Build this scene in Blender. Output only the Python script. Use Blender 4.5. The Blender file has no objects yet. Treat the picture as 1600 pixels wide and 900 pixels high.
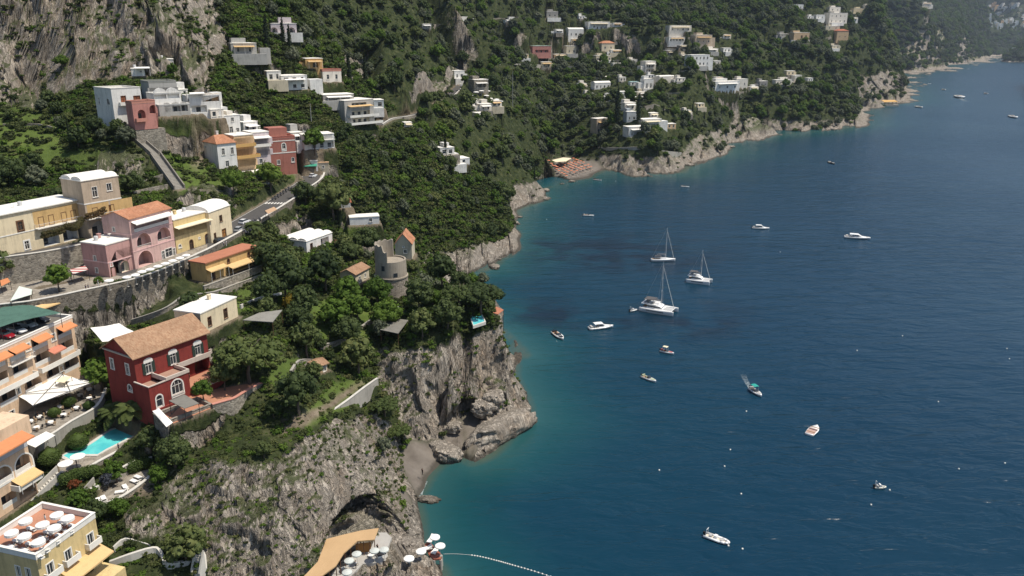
import bpy, bmesh, math, random
import numpy as np
from mathutils import Vector, Matrix
from mathutils.geometry import delaunay_2d_cdt

# ------------------------------------------------------------------ camera, sky, sun, exposure
S = bpy.context.scene
COL = S.collection
H = 100.0; F = 1265.0; TH = math.radians(17.5)
CT, ST = math.cos(TH), math.sin(TH)
cam_d = bpy.data.cameras.new("camera"); cam = bpy.data.objects.new("camera", cam_d); COL.objects.link(cam)
cam_d.sensor_width = 36.0; cam_d.lens = 36.0 * F / 1600.0
cam_d.clip_start = 1.0; cam_d.clip_end = 60000.0
cam.location = (0, 0, H); cam.rotation_euler = (math.pi / 2 - TH, 0, 0)
S.camera = cam
SUN_EL = math.radians(64); SUN_AZ = math.atan2(0.99, -0.10)      # azimuth from +Y towards +X
world = bpy.data.worlds.new("World"); S.world = world; world.use_nodes = True
wn = world.node_tree
sky = wn.nodes.new("ShaderNodeTexSky"); sky.sky_type = 'NISHITA'; sky.sun_disc = False
sky.sun_elevation = SUN_EL; sky.sun_rotation = SUN_AZ; sky.air_density = 1.0; sky.dust_density = 1.2; sky.ozone_density = 1.5
bg = wn.nodes["Background"]; bg.inputs[1].default_value = 0.105
wn.links.new(sky.outputs[0], bg.inputs[0])
sun_d = bpy.data.lights.new("sun", 'SUN'); sun = bpy.data.objects.new("sun", sun_d); COL.objects.link(sun)
sun_d.energy = 4.3; sun_d.angle = math.radians(0.53); sun_d.color = (1.0, 0.93, 0.82)
to_sun = Vector((math.sin(SUN_AZ) * math.cos(SUN_EL), math.cos(SUN_AZ) * math.cos(SUN_EL), math.sin(SUN_EL)))
sun.rotation_euler = to_sun.to_track_quat('Z', 'Y').to_euler(); sun.location = (200, -100, 400)
S.view_settings.view_transform = 'Standard'; S.view_settings.look = 'None'
S.view_settings.exposure = 0.22; S.view_settings.gamma = 1.0
S.render.engine = 'CYCLES'
S.cycles.use_denoising = True
S.cycles.max_bounces = 5; S.cycles.diffuse_bounces = 2; S.cycles.glossy_bounces = 2
S.cycles.transmission_bounces = 3; S.cycles.volume_bounces = 0; S.cycles.transparent_max_bounces = 6
S.cycles.caustics_reflective = False; S.cycles.caustics_refractive = False
random.seed(7); RNG = np.random.default_rng(11)

# ------------------------------------------------------------------ small tools
def P(px, py, e):
    """point of elevation e on the sight line through photo pixel (px, py)"""
    dx = (px - 800.0) / F; v = (py - 450.0) / F
    t = (H - e) / (ST + v * CT)
    return Vector((dx * t, t * (CT - v * ST), e))
def PZ(px, py, z):
    """point at optical depth z"""
    dx = (px - 800.0) / F; v = (py - 450.0) / F
    return Vector((dx * z, z * (CT - v * ST), H - z * (ST + v * CT)))
def proj(X, Y, Z):
    dz = Y * CT + (H - Z) * ST
    return 800 + F * X / dz, 450 + F * (-Y * ST + (H - Z) * CT) / dz, dz
def _hash(ix, iy, iz, seed):
    h = (ix * 374761393 + iy * 668265263 + iz * 2147483647 % 1000003 * 1274126177 + seed * 974634777) & 0xFFFFFFFF
    h = ((h ^ (h >> 13)) * 1274126177) & 0xFFFFFFFF
    h = ((h ^ (h >> 16)) * 2246822519) & 0xFFFFFFFF
    return ((h ^ (h >> 15)) & 0xFFFF) / 65535.0
def vnoise(x, y, z, seed=0):
    x0 = np.floor(x); y0 = np.floor(y); z0 = np.floor(z)
    fx, fy, fz = x - x0, y - y0, z - z0
    fx = fx * fx * (3 - 2 * fx); fy = fy * fy * (3 - 2 * fy); fz = fz * fz * (3 - 2 * fz)
    ix, iy, iz = x0.astype(np.int64), y0.astype(np.int64), z0.astype(np.int64)
    def c(a, b, d): return _hash(ix + a, iy + b, iz + d, seed)
    a = c(0,0,0) * (1-fx) + c(1,0,0) * fx; b = c(0,1,0) * (1-fx) + c(1,1,0) * fx
    d = c(0,0,1) * (1-fx) + c(1,0,1) * fx; e = c(0,1,1) * (1-fx) + c(1,1,1) * fx
    return (a * (1-fy) + b * fy) * (1-fz) + (d * (1-fy) + e * fy) * fz
def fbm(x, y, z, octv=4, seed=0, gain=0.5, ridged=False):
    s = 0; a = 1.0; t = 0
    for o in range(octv):
        n = vnoise(x, y, z, seed + o * 17)
        if ridged: n = 1 - np.abs(2 * n - 1)
        s = s + a * n; t += a; a *= gain; x = x * 2.03; y = y * 2.03; z = z * 2.03
    return s / t
def sstep(a, b, x):
    t = np.clip((x - a) / (b - a), 0, 1); return t * t * (3 - 2 * t)
def inpoly(px, py, poly):
    ins = np.zeros(np.shape(px), bool); n = len(poly)
    for i in range(n):
        x1, y1 = poly[i]; x2, y2 = poly[(i + 1) % n]
        if y1 == y2: continue
        c = ((y1 > py) != (y2 > py)) & (px < (x2 - x1) * (py - y1) / (y2 - y1) + x1)
        ins ^= c
    return ins

# ------------------------------------------------------------------ the lie of the land: sea line, then heights read along sight lines
COAST = [(700,990),(694,900),(688,884),(668,878),(664,850),(662,830),(657,805),(651,782),(668,746),(690,724),(718,714),
         (737,722),(762,712),(786,690),(815,664),(832,655),(828,632),(812,608),(803,585),(804,560),(806,535)]
coast_w = [P(x, y, 0) for x, y in COAST]
coast_w += [Vector((5, 243, 0)), Vector((-2, 262, 0)), Vector((-14, 288, 0)), Vector((-26, 312, 0))]     # behind the point
coast_w += [P(x, y, 0) for x, y in [(720,432),(752,424),(781,406),(800,398),(814,386),(814,368),(800,345),(806,326),(826,318),(847,316),(848,294),(880,287),(908,281),(930,272),
            (940,263),(968,268),(1000,273),(1036,272),(1062,271),(1072,259),(1098,250),(1128,243),(1140,234),(1132,226),(1160,219),(1200,212),(1240,207),(1280,205),(1318,201),(1345,196),
            (1344,182),(1340,170),(1352,160),(1380,162),(1408,162),(1411,152),(1406,138),(1401,121),(1420,115),(1445,110),(1475,104),(1500,99),(1530,93),(1545,88),(1575,86),(1605,85),(1650,82),(1750,80)]]
def ragged(w):
    rr = random.Random(2); out = []
    for p, q in zip(w[:-1], w[1:]):
        out.append(p); n = max(1, min(5, int((q - p).length / (0.014 * p.length + 1.5)))); d = (q - p); nn = Vector((d.y, -d.x, 0)).normalized()
        for k in range(1, n): out.append(p + d * (k / n) + nn * rr.uniform(-1, 1) * min(0.006 * p.length, d.length * .14))
    return out + [w[-1]]
coast_w = ragged(coast_w)
CP = []   # (X, Y, e)
for p in coast_w: CP.append((p.x, p.y, 0.0))
for i, p in enumerate(coast_w):       # the sea bed just outside
    a = coast_w[max(i - 1, 0)]; b = coast_w[min(i + 1, len(coast_w) - 1)]
    d = (b - a); d.z = 0; d.normalize(); n = Vector((d.y, -d.x, 0)); k = 0.03 * p.length
    q = p + n * k; CP.append((q.x, q.y, -5.0)); q = p + n * k * 4; CP.append((q.x, q.y, -25.0))
HT = """
622,705,3.2 632,742,3.0 641,770,2.2 650,690,3.2 690,680,3.2 725,668,3.6 690,700,1.6 715,690,2
640,686,5 600,600,16 580,545,23 600,490,27 650,540,24.5 612,468,29 720,500,27 750,512,25 788,508,24 792,540,15 798,575,6 740,470,29 770,480,27
700,560,22 660,620,13 720,610,11 760,600,9 690,650,6 760,640,5 800,640,2.5 800,610,4 770,670,2.5 745,700,2 700,520,26 680,480,28.5
610,700,6 605,650,12 590,605,18.5 560,640,19 600,720,9 610,760,5 640,800,4 630,840,4.5 650,850,2.5
560,700,16 520,720,18 540,760,14 590,770,9 500,760,17 475,684,24 470,720,22 450,760,19.5 430,830,14.5 480,830,11.5 470,890,6 540,830,7 580,880,5 640,890,3.5 680,892,2 520,880,5.5
560,815,6 620,860,4 
400,800,17 400,720,23.5 400,660,25 345,682,24 380,668,24.5 350,850,14.5 350,760,20.5 340,710,24.5 300,890,12.5 300,820,17 260,860,16 200,880,16 320,690,22.8 280,740,21.5 240,800,19.5 200,850,18
250,760,20 200,775,20 150,800,19.5 100,800,20 160,712,23 215,668,23 100,720,23 60,760,21.5 20,830,19 60,690,24 120,660,25 180,650,25 
232,650,25.5 300,640,29 380,600,30.5 420,600,30 470,640,26.5 440,560,31 500,600,24 540,600,21 520,560,23.5 480,520,29.5 540,500,28 560,460,29.5 500,460,32 440,480,35 400,500,36
380,540,33 330,500,37 250,530,35 180,522,33.8 150,600,27 130,560,33 60,640,26 0,640,25.5
200,506,34.6 262,478,36.6 120,500,35.5 330,470,40 280,455,40.5 360,458,35.8 400,452,35.4 420,400,40 460,420,34.5 450,380,38.5 500,420,34 480,350,41 520,330,42 520,400,34.5 560,400,31.5 600,390,30.5
650,430,27.5 700,440,28.5 745,440,29 775,445,26 640,410,28
0,470,44 60,455,44 120,445,44 180,432,44 240,415,44.5 300,398,44.8 350,370,45.3 390,345,45.8 430,318,46.3 470,295,46.8 490,272,47.3
0,400,50 60,396,50 130,384,50 165,372,50 220,310,56 240,330,52
0,300,57.5 0,250,63 0,200,70.5 100,200,70 50,150,77.6 120,150,78.5 0,50,100 0,0,112 100,0,113 100,60,98 200,0,114 250,50,99.8 320,100,88.5 340,60,98 350,0,114 330,130,82 300,60,98
100,240,64 100,290,57 200,240,64.5 240,290,56.5 280,300,54.5 280,250,60.5 330,290,54 330,330,48.5 310,200,68 250,200,70.5 270,240,62 190,195,72.5 180,150,79.5 220,120,84.7 300,160,76 350,200,67.4 380,240,60 400,280,51 420,240,57 440,280,49
380,80,92.5 360,110,86 400,160,72 440,130,79 480,120,81 400,60,97 500,60,97.5 440,200,63 500,180,66 520,215,58.5 460,215,61 530,250,51 520,285,47 560,240,53 540,350,36.5 600,330,33 560,300,43 560,200,58 590,190,57.5 600,160,64 540,130,77 560,90,86 480,0,120 560,0,122
640,0,122 600,50,99.5 640,100,83.5 690,157,58 640,162,62 735,125,63.5 700,100,77 740,80,83 700,200,48 650,200,54 640,250,43 700,250,35.5 660,320,27.5 700,330,20 740,330,16 780,300,20 760,370,5.5 700,385,8 660,395,11 790,350,7 640,370,22 720,290,27.5
800,240,26 830,275,13 830,300,6 760,200,44 790,150,57 750,165,54.5 780,105,67 850,252,4.5 890,246,4.8 925,252,4.2 870,270,2.5 905,270,2 870,200,23.5 860,150,45 860,100,70 830,50,100 760,40,102 720,0,124 800,0,130 880,0,136 930,45,104 930,200,25 930,236,11 965,240,12 1000,250,11 1050,245,10 1000,205,28 960,160,45 920,100,68 1000,100,69.5 1090,95,75 1030,150,50
1060,180,32 1125,180,25 1130,150,39 1120,200,14.6 830,110,65.8 820,160,47.4 835,200,27 1070,230,11 1100,215,14 1150,180,22 1150,208,5 1200,195,9 1250,190,9 1300,190,6 1250,120,47 1150,120,53 1330,150,28.5 1330,100,61.5 1250,50,100 1150,50,100 1060,50,101 1000,0,138 1060,0,140 1150,0,142 1300,0,150 1400,100,51 1395,130,25 1390,150,8 1360,140,24
1230,0,146 1340,50,101 1370,0,160 1440,60,85 1440,0,190 1430,95,25 1500,50,100 1500,0,227 1490,85,30 1560,30,164 1560,60,70 1600,0,265 1600,60,80 1640,0,270 1640,60,90 1750,0,290 1750,60,95
"""
for t in HT.split():
    a = t.split(','); p = P(float(a[0]), float(a[1]), float(a[2])) if abs(float(a[2]) - 100) > 6 else None
    if p is None:
        # near the camera's own height the sight line hardly drops: use listed depth instead (below)
        continue
    CP.append((p.x, p.y, p.z))
HZ = """
0,50,309 0,0,315 100,0,318 100,60,308 200,0,321 250,50,311 340,60,340 350,0,372 300,60,318 400,60,360 500,60,410 480,0,480 560,0,530 600,50,470 640,0,590 700,100,560 740,80,640 830,50,850 760,40,720 720,0,680 800,0,800 880,0,950 930,45,900
1250,50,1050 835,75,870 1150,50,950 1060,50,900 1000,0,1030 1060,0,1060 1150,0,1110 1230,0,1180 1300,0,1260 1340,50,1230 1370,0,1500 1440,60,2150 1440,0,2350 1500,50,2900 1500,0,3300 1560,30,3900 1600,0,4350 1640,0,4400 1750,0,4600
0,-60,325 100,-60,328 200,-60,334 350,-60,410 480,-60,540 640,-60,650 800,-60,880 1000,-60,1140 1200,-60,1280 1370,-60,1640 1500,-60,3600 1600,-60,4650 1750,-60,4900 -200,-60,340
-120,470,163 -120,400,190 -120,300,225 -120,200,260 -120,50,312 -120,0,325 -120,640,163 -120,720,145 -120,830,135 -100,900,128 100,900,132 0,900,131 200,930,131 300,960,131 430,960,141 560,960,146 640,960,150
"""
SEEN = {}
CP = [c for c in CP]
for t in HZ.split():
    a = [float(v) for v in t.split(',')]; p = PZ(*a); CP.append((p.x, p.y, p.z))
for w in [(-70, 262, 20), (-48, 262, 24), (-40, 285, 12), (-62, 290, 18), (-30, 262, 10), (-40, 318, 4)]: CP.append(w)   # saddle hidden behind the point
for w in [(-60, 60, 4), (-110, 60, 12), (-40, 90, -3), (-75, 85, 10), (-100, 95, 14), (0, 60, -20), (-20, 100, -12), (-5, 90, -20)]: CP.append(w)
for x, y, z in [(-2600, 5200, 700), (0, 5200, 700), (2600, 5600, 500), (4200, 5200, 400), (-400, 1500, 420), (-500, 600, 320), (0, 1700, 400), (600, 2600, 430), (1300, 4300, 600), (-350, 350, 220), (-300, 250, 160), (-300, 100, 60)]: CP.append((x, y, z))
for a, r in [(0.05, 900), (0.15, 900), (0.3, 900), (0.45, 1200), (0.5, 3000), (0.62, 4000), (0.6, 1000), (0.6, 300), (0.3, 300), (0.1, 150), (0.2, 80), (0.62, 80), (0.36, 1600), (0.43, 2300), (0.12, 560)]:
    CP.append((r * math.sin(a), r * math.cos(a), -25 if r > 140 else -20))

# ------------------------------------------------------------------ grid fanned out from the camera's foot: even detail at every distance
A0, A1, NA = math.radians(-43), math.radians(37), 900
R0, R1, NR = 62.0, 5900.0, 1250
ang = np.linspace(A0, A1, NA); rad = np.exp(np.linspace(math.log(R0), math.log(R1), NR))
GX = rad[:, None] * np.sin(ang)[None, :]; GY = rad[:, None] * np.cos(ang)[None, :]
def build_height():
    pts = [Vector((c[0], c[1])) for c in CP]
    vo, _, tri, ov, _, _ = delaunay_2d_cdt(pts, [(i, i + 1) for i in range(len(coast_w) - 1)], [], 0, 1e-4)
    ez = [CP[o[0]][2] if o else 0.0 for o in ov]
    Z = np.full(GX.shape, -25.0)
    la, lr = (A1 - A0) / (NA - 1), math.log(R1 / R0) / (NR - 1)
    for t in tri:
        (x0, y0), (x1, y1), (x2, y2) = [vo[i] for i in t]
        aa = [math.atan2(x, y) for x, y in ((x0, y0), (x1, y1), (x2, y2))]
        rr = [math.hypot(x, y) for x, y in ((x0, y0), (x1, y1), (x2, y2))]
        j0 = max(0, int((min(aa) - A0) / la)); j1 = min(NA, int((max(aa) - A0) / la) + 2)
        # a triangle side can come nearer than its corners
        rm = min(rr)
        for (xa, ya, xb, yb) in ((x0,y0,x1,y1),(x1,y1,x2,y2),(x2,y2,x0,y0)):
            d2 = (xb-xa)**2 + (yb-ya)**2; u = max(0, min(1, -((xb-xa)*xa + (yb-ya)*ya) / d2)) if d2 else 0
            rm = min(rm, math.hypot(xa + u*(xb-xa), ya + u*(yb-ya)))
        i0 = max(0, int(math.log(max(rm, 1) / R0) / lr)); i1 = min(NR, int(math.log(max(rr) / R0) / lr) + 2)
        if j1 <= j0 or i1 <= i0: continue
        X = GX[i0:i1, j0:j1]; Y = GY[i0:i1, j0:j1]
        den = (y1 - y2) * (x0 - x2) + (x2 - x1) * (y0 - y2)
        if abs(den) < 1e-9: continue
        b0 = ((y1 - y2) * (X - x2) + (x2 - x1) * (Y - y2)) / den
        b1 = ((y2 - y0) * (X - x2) + (x0 - x2) * (Y - y2)) / den
        b2 = 1 - b0 - b1
        m = (b0 >= -1e-6) & (b1 >= -1e-6) & (b2 >= -1e-6)
        zz = b0 * ez[t[0]] + b1 * ez[t[1]] + b2 * ez[t[2]]
        Z[i0:i1, j0:j1][m] = zz[m]
    return Z
def blur(Z, n):
    for _ in range(n):
        Z = np.pad(Z, 1, mode='edge'); Z = (Z[:-2, 1:-1] + 2 * Z[1:-1, 1:-1] + Z[2:, 1:-1]) / 4
        Z = np.pad(Z, ((0, 0), (1, 1)), mode='edge'); Z = (Z[:, :-2] + 2 * Z[:, 1:-1] + Z[:, 2:]) / 4
    return Z
GZ = blur(build_height(), 5)
def gidx(x, y):
    j = (np.arctan2(x, y) - A0) / (A1 - A0) * (NA - 1); i = np.log(np.maximum(np.hypot(x, y), 1) / R0) / math.log(R1 / R0) * (NR - 1)
    return np.clip(i, 0, NR - 1.001), np.clip(j, 0, NA - 1.001)
HG = None
def height(x, y):
    GZ = HG if HG is not None else globals()['GZ']
    i, j = gidx(np.asarray(x, float), np.asarray(y, float)); i0 = i.astype(int); j0 = j.astype(int); u = i - i0; v = j - j0
    return (GZ[i0, j0] * (1-u) * (1-v) + GZ[i0+1, j0] * u * (1-v) + GZ[i0, j0+1] * (1-u) * v + GZ[i0+1, j0+1] * u * v)
def hit(px, py, lift=0.0):
    """first land (or sea) met by the sight line through a photo pixel"""
    dx = (px - 800.0) / F; v = (py - 450.0) / F
    t = np.exp(np.linspace(math.log(80), math.log(6000), 1500))
    X = dx * t; Y = t * (CT - v * ST); Zr = H - t * (ST + v * CT)
    g = np.maximum(height(X, Y), 0) + lift
    k = np.argmax(Zr <= g)
    if Zr[k] > g[k]: return None
    if k:
        a, b = Zr[k-1] - g[k-1], Zr[k] - g[k]; u = a / (a - b); tt = t[k-1] + u * (t[k] - t[k-1])
    else: tt = t[0]
    x, y = dx * tt, tt * (CT - v * ST)
    return Vector((x, y, max(float(height(x, y)), 0.0)))
# ------------------------------------------------------------------ materials
MATS = {}
class NB:
    """tiny node-building helper"""
    def __init__(s, name):
        s.m = bpy.data.materials.new(name); s.m.use_nodes = True; s.t = s.m.node_tree; s.bsdf = s.t.nodes["Principled BSDF"]; s.out = s.t.nodes["Material Output"]
    def n(s, typ, **kw):
        x = s.t.nodes.new(typ)
        for k, v in kw.items():
            if k.startswith('i_'):
                key = k[2:]; key = int(key) if key.isdigit() else key.replace('_', ' ')
                x.inputs[key].default_value = v
            else: setattr(x, k, v)
        return x
    def l(s, a, b): s.t.links.new(a, b)
    def coord(s, kind='Object', scale=None, rot=None):
        c = s.n("ShaderNodeTexCoord"); o = c.outputs[kind]
        if scale or rot:
            mp = s.n("ShaderNodeMapping"); s.l(o, mp.inputs[0])
            if scale: mp.inputs['Scale'].default_value = scale
            if rot: mp.inputs['Rotation'].default_value = rot
            o = mp.outputs[0]
        return o
    def noise(s, scale, detail=4, rough=0.55, vec=None, dist=0.0):
        x = s.n("ShaderNodeTexNoise", i_Scale=scale, i_Detail=detail, i_Roughness=rough, i_Distortion=dist)
        if vec is not None: s.l(vec, x.inputs['Vector'])
        return x.outputs[0]
    def ramp(s, fac, stops):
        r = s.n("ShaderNodeValToRGB"); s.l(fac, r.inputs[0]); e = r.color_ramp.elements
        while len(e) < len(stops): e.new(0.5)
        for el, (p, c) in zip(e, stops):
            el.position = p; el.color = (c[0], c[1], c[2], 1) if not isinstance(c, (int, float)) else (c, c, c, 1)
        return r.outputs[0]
    def mix(s, fac, a, b, mode='MIX'):
        x = s.n("ShaderNodeMix", data_type='RGBA', blend_type=mode)
        for sock, v in ((x.inputs[0], fac), (x.inputs[6], a), (x.inputs[7], b)):
            if isinstance(v, (int, float)): sock.default_value = v if sock.type == "VALUE" else (v, v, v, 1)
            elif isinstance(v, tuple): sock.default_value = (v[0], v[1], v[2], 1)
            else: s.l(v, sock)
        return x.outputs[2]
    def math(s, op, a, b=0.0):
        x = s.n("ShaderNodeMath", operation=op)
        for sock, v in ((x.inputs[0], a), (x.inputs[1], b)):
            if isinstance(v, (int, float)): sock.default_value = v
            else: s.l(v, sock)
        return x.outputs[0]
    def bump(s, h, strength=0.5, dist=0.1, normal=None):
        b = s.n("ShaderNodeBump", i_Strength=strength, i_Distance=dist); s.l(h, b.inputs['Height'])
        if normal is not None: s.l(normal, b.inputs['Normal'])
        s.l(b.outputs[0], s.bsdf.inputs['Normal']); return b.outputs[0]
    def color(s, c):
        if isinstance(c, tuple): s.bsdf.inputs['Base Color'].default_value = (c[0], c[1], c[2], 1)
        else: s.l(c, s.bsdf.inputs['Base Color'])
    def rough(s, r, spec=0.3):
        s.bsdf.inputs['Roughness'].default_value = r; s.bsdf.inputs['Specular IOR Level'].default_value = spec
    def attr(s, name): return s.n("ShaderNodeAttribute", attribute_name=name).outputs['Fac']
def paint(name, c, var=0.25, rough=0.85, bump=0.0, scale=0.35, spec=0.25, metal=0.0):
    """weathered plain surface: broad blotches, fine grain, run-off streaks"""
    if name in MATS: return MATS[name]
    b = NB(name); co = b.coord('Object')
    n1 = b.noise(scale, 5, 0.65, co); st = b.noise(1.0, 4, 0.7, b.coord('Object', (1.6, 1.6, 0.16)))
    v = b.mix(0.5, n1, st)
    dk = tuple(x * (1 - var * 1.25) for x in c); lt = tuple(min(1, x * (1 + var * 0.45)) for x in c)
    b.color(b.ramp(v, [(0.28, dk), (0.5, c), (0.75, lt)])); b.rough(rough, spec)
    b.bsdf.inputs['Metallic'].default_value = metal
    if bump: b.bump(b.noise(6.0, 4, 0.6, co), bump, 0.05)
    MATS[name] = b.m; return b.m
def stone(name, c1, c2, cell=1.6, mortar=(0.3, 0.28, 0.24)):
    if name in MATS: return MATS[name]
    b = NB(name); co = b.coord('Object', (1, 1, 1.5))
    vo = b.n("ShaderNodeTexVoronoi", i_Scale=cell, feature='F1'); b.l(co, vo.inputs['Vector'])
    ed = b.n("ShaderNodeTexVoronoi", i_Scale=cell, feature='DISTANCE_TO_EDGE'); b.l(co, ed.inputs['Vector'])
    hv = b.n("ShaderNodeSeparateColor"); b.l(vo.outputs['Color'], hv.inputs[0])
    base = b.ramp(hv.outputs[0], [(0.0, c1), (0.6, c2), (1.0, tuple(min(1, x * 1.25) for x in c2))])
    big = b.noise(0.22, 5, 0.6, b.coord('Object')); base = b.mix(0.55, base, b.ramp(big, [(0.3, (0.35,)*3), (0.7, (1.0,)*3)]), 'MULTIPLY')
    mk = b.ramp(ed.outputs['Distance'], [(0.0, 1.0), (0.09, 0.0)])
    b.color(b.mix(b.math('MULTIPLY', mk, 0.6), base, mortar)); b.rough(0.95, 0.15)
    b.bump(b.ramp(ed.outputs['Distance'], [(0.0, 0.0), (0.15, 1.0)]), 0.7, 0.08)
    MATS[name] = b.m; return b.m
def tiles(name, c1, c2):
    if name in MATS: return MATS[name]
    b = NB(name); uv = b.coord('UV')
    w = b.n("ShaderNodeTexWave", wave_type='BANDS', bands_direction='X', i_Scale=1.25); b.l(uv, w.inputs['Vector'])
    w2 = b.n("ShaderNodeTexWave", wave_type='BANDS', bands_direction='Y', wave_profile='SAW', i_Scale=0.8); b.l(uv, w2.inputs['Vector'])
    mp = b.n("ShaderNodeMapping"); mp.inputs['Scale'].default_value = (4.0, 2.4, 1); b.l(uv, mp.inputs[0])
    wt = b.n("ShaderNodeTexWhiteNoise"); fl = b.n("ShaderNodeVectorMath", operation='FLOOR'); b.l(mp.outputs[0], fl.inputs[0]); b.l(fl.outputs[0], wt.inputs['Vector'])
    cb = b.mix(wt.outputs['Value'], c1, c2); n = b.noise(0.35, 5, 0.65, b.coord('Object'))
    cb = b.mix(0.6, cb, b.ramp(n, [(0.3, (0.5,)*3), (0.65, (1.0,)*3)]), 'MULTIPLY'); b.color(cb); b.rough(0.9, 0.2)
    b.bump(b.math('ADD', w.outputs['Fac'], b.math('MULTIPLY', w2.outputs['Fac'], 0.5)), 0.9, 0.06)
    MATS[name] = b.m; return b.m
def glassy(name, c=(0.02, 0.025, 0.03)):
    if name in MATS: return MATS[name]
    b = NB(name); b.color(b.mix(b.noise(0.7, 2, 0.5, b.coord('Object')), c, tuple(x * 2.2 + 0.01 for x in c))); b.rough(0.12, 0.5); MATS[name] = b.m; return b.m

def rock_nodes(b, co):
    """limestone: pale tilted beds broken by dark fissures, ochre and grey water stains; returns colour and height"""
    def mapped(rot, sc):
        m = b.n("ShaderNodeMapping"); m.inputs['Rotation'].default_value = rot; m.inputs['Scale'].default_value = sc; b.l(co, m.inputs[0]); return m.outputs[0]
    bed = mapped((0.3, -0.62, 0.25), (1.0, 1.0, 0.16)); joint = mapped((-0.5, 0.75, 0.9), (1.0, 1.0, 0.3))
    big = b.noise(0.05, 5, 0.6, co); mid = b.noise(0.30, 8, 0.68, bed, 0.9); fine = b.noise(1.5, 7, 0.72, bed, 0.5); blk = b.noise(0.22, 4, 0.55, joint, 0.6)
    def seam(n, w): return b.ramp(b.math('ABSOLUTE', b.math('SUBTRACT', n, 0.5)), [(0.0, 0.0), (w, 1.0)])
    crack = b.math('MULTIPLY', seam(b.noise(0.26, 5, 0.6, bed, 0.6), 0.035), b.math('MULTIPLY', seam(b.noise(0.17, 5, 0.6, joint, 0.5), 0.028), seam(b.noise(0.8, 4, 0.6, bed, 0.4), 0.05)))
    col = b.ramp(b.mix(0.5, mid, fine), [(0.26, (0.105, 0.09, 0.075)), (0.40, (0.27, 0.232, 0.187)), (0.52, (0.44, 0.385, 0.317)), (0.72, (0.62, 0.56, 0.475))])
    col = b.mix(b.math('MULTIPLY', b.ramp(b.mix(.6, big, blk), [(0.5, 0.0), (0.68, 1.0)]), 0.5), col, (0.33, 0.225, 0.14))
    col = b.mix(b.math('MULTIPLY', b.ramp(b.mix(.4, big, mid), [(0.30, 1.0), (0.47, 0.0)]), 0.38), col, (0.15, 0.145, 0.138))
    col = b.mix(b.math('MULTIPLY', b.math('SUBTRACT', 1.0, crack), 0.5), col, (0.07, 0.063, 0.055))
    hgt = b.math('ADD', b.math('MULTIPLY', mid, 1.3), b.math('ADD', b.math('MULTIPLY', fine, 0.45), b.math('MULTIPLY', crack, 0.3)))
    return col, hgt
def m_terrain():
    b = NB("hillside"); co = b.coord('Object')
    rock, hgt = rock_nodes(b, co)
    g = b.noise(0.35, 6, 0.7, co); g2 = b.noise(0.045, 4, 0.6, co)
    scrub = b.ramp(g, [(0.3, (0.016, 0.022, 0.009)), (0.5, (0.036, 0.047, 0.017)), (0.7, (0.085, 0.088, 0.04))])
    grass = b.ramp(b.mix(0.5, g, g2), [(0.3, (0.05, 0.075, 0.018)), (0.55, (0.095, 0.135, 0.03)), (0.75, (0.16, 0.16, 0.06))])
    soil = b.ramp(g, [(0.3, (0.11, 0.085, 0.058)), (0.7, (0.25, 0.205, 0.15))])
    sand = b.ramp(b.noise(0.25, 6, 0.6, co), [(0.3, (0.125, 0.107, 0.09)), (0.7, (0.2, 0.175, 0.148))])
    geo = b.n("ShaderNodeNewGeometry"); sx = b.n("ShaderNodeSeparateXYZ"); b.l(geo.outputs['Normal'], sx.inputs[0]); ps = b.n("ShaderNodeSeparateXYZ"); b.l(geo.outputs['Position'], ps.inputs[0])
    # ledges of the rock carry scrub: level places and a patchy noise
    ledge = b.ramp(b.math('ADD', b.math('MULTIPLY', sx.outputs[2], 0.55), b.math('MULTIPLY', b.noise(0.16, 6, 0.7, co), 0.8)), [(0.745, 0.0), (0.86, 0.8)])
    ledge = b.math('MULTIPLY', ledge, b.ramp(b.math('DIVIDE', ps.outputs[2], 30.0), [(0.13, 0.0), (0.3, 1.0)]))
    rockc = b.mix(ledge, rock, b.mix(0.5, scrub, grass))
    wet = b.ramp(b.math('ADD', ps.outputs[2], b.math('MULTIPLY', b.noise(0.5, 3, 0.6, co), 1.6)), [(0.0, 0.0), (1.0, 1.0)])
    c = b.mix(b.attr('grass'), scrub, grass); c = b.mix(b.attr('soil'), c, soil)
    rm = b.ramp(b.math('ADD', b.attr('rock'), b.math('MULTIPLY', b.math('SUBTRACT', b.noise(0.3, 5, 0.7, co), 0.5), 0.7)), [(0.42, 0.0), (0.58, 1.0)])
    c = b.mix(rm, c, rockc); c = b.mix(b.attr('sand'), c, sand)
    c = b.mix(b.math('MULTIPLY', b.math('SUBTRACT', 1.0, b.ramp(b.math('DIVIDE', b.math('ADD', ps.outputs[2], b.noise(0.6, 3, 0.6, co)), 3.0), [(0.32, 0.0), (0.5, 1.0)])), 0.72), c, (0.035, 0.032, 0.024))   # dark tide band
    b.color(c); b.rough(0.95, 0.12)
    h2 = b.mix(rm, b.math('MULTIPLY', g, 0.8), hgt); h2 = b.mix(b.attr('sand'), h2, 0.4)
    b.bump(h2, 1.0, 1.1)
    return b.m
def m_rock():
    if 'rock' in MATS: return MATS['rock']
    b = NB("limestone"); co = b.coord('Object'); col, h = rock_nodes(b, co)
    geo = b.n("ShaderNodeNewGeometry"); ps = b.n("ShaderNodeSeparateXYZ"); b.l(geo.outputs['Position'], ps.inputs[0])
    tide = b.ramp(b.math('DIVIDE', b.math('ADD', ps.outputs[2], b.noise(0.6, 3, 0.6, co)), 3.0), [(0.3, 1.0), (0.5, 0.0)])
    col = b.mix(b.math('MULTIPLY', tide, 0.75), col, (0.04, 0.036, 0.026))
    b.color(col); b.rough(0.95, 0.12); b.bump(h, 1.0, 0.7); MATS['rock'] = b.m; return b.m
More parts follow.
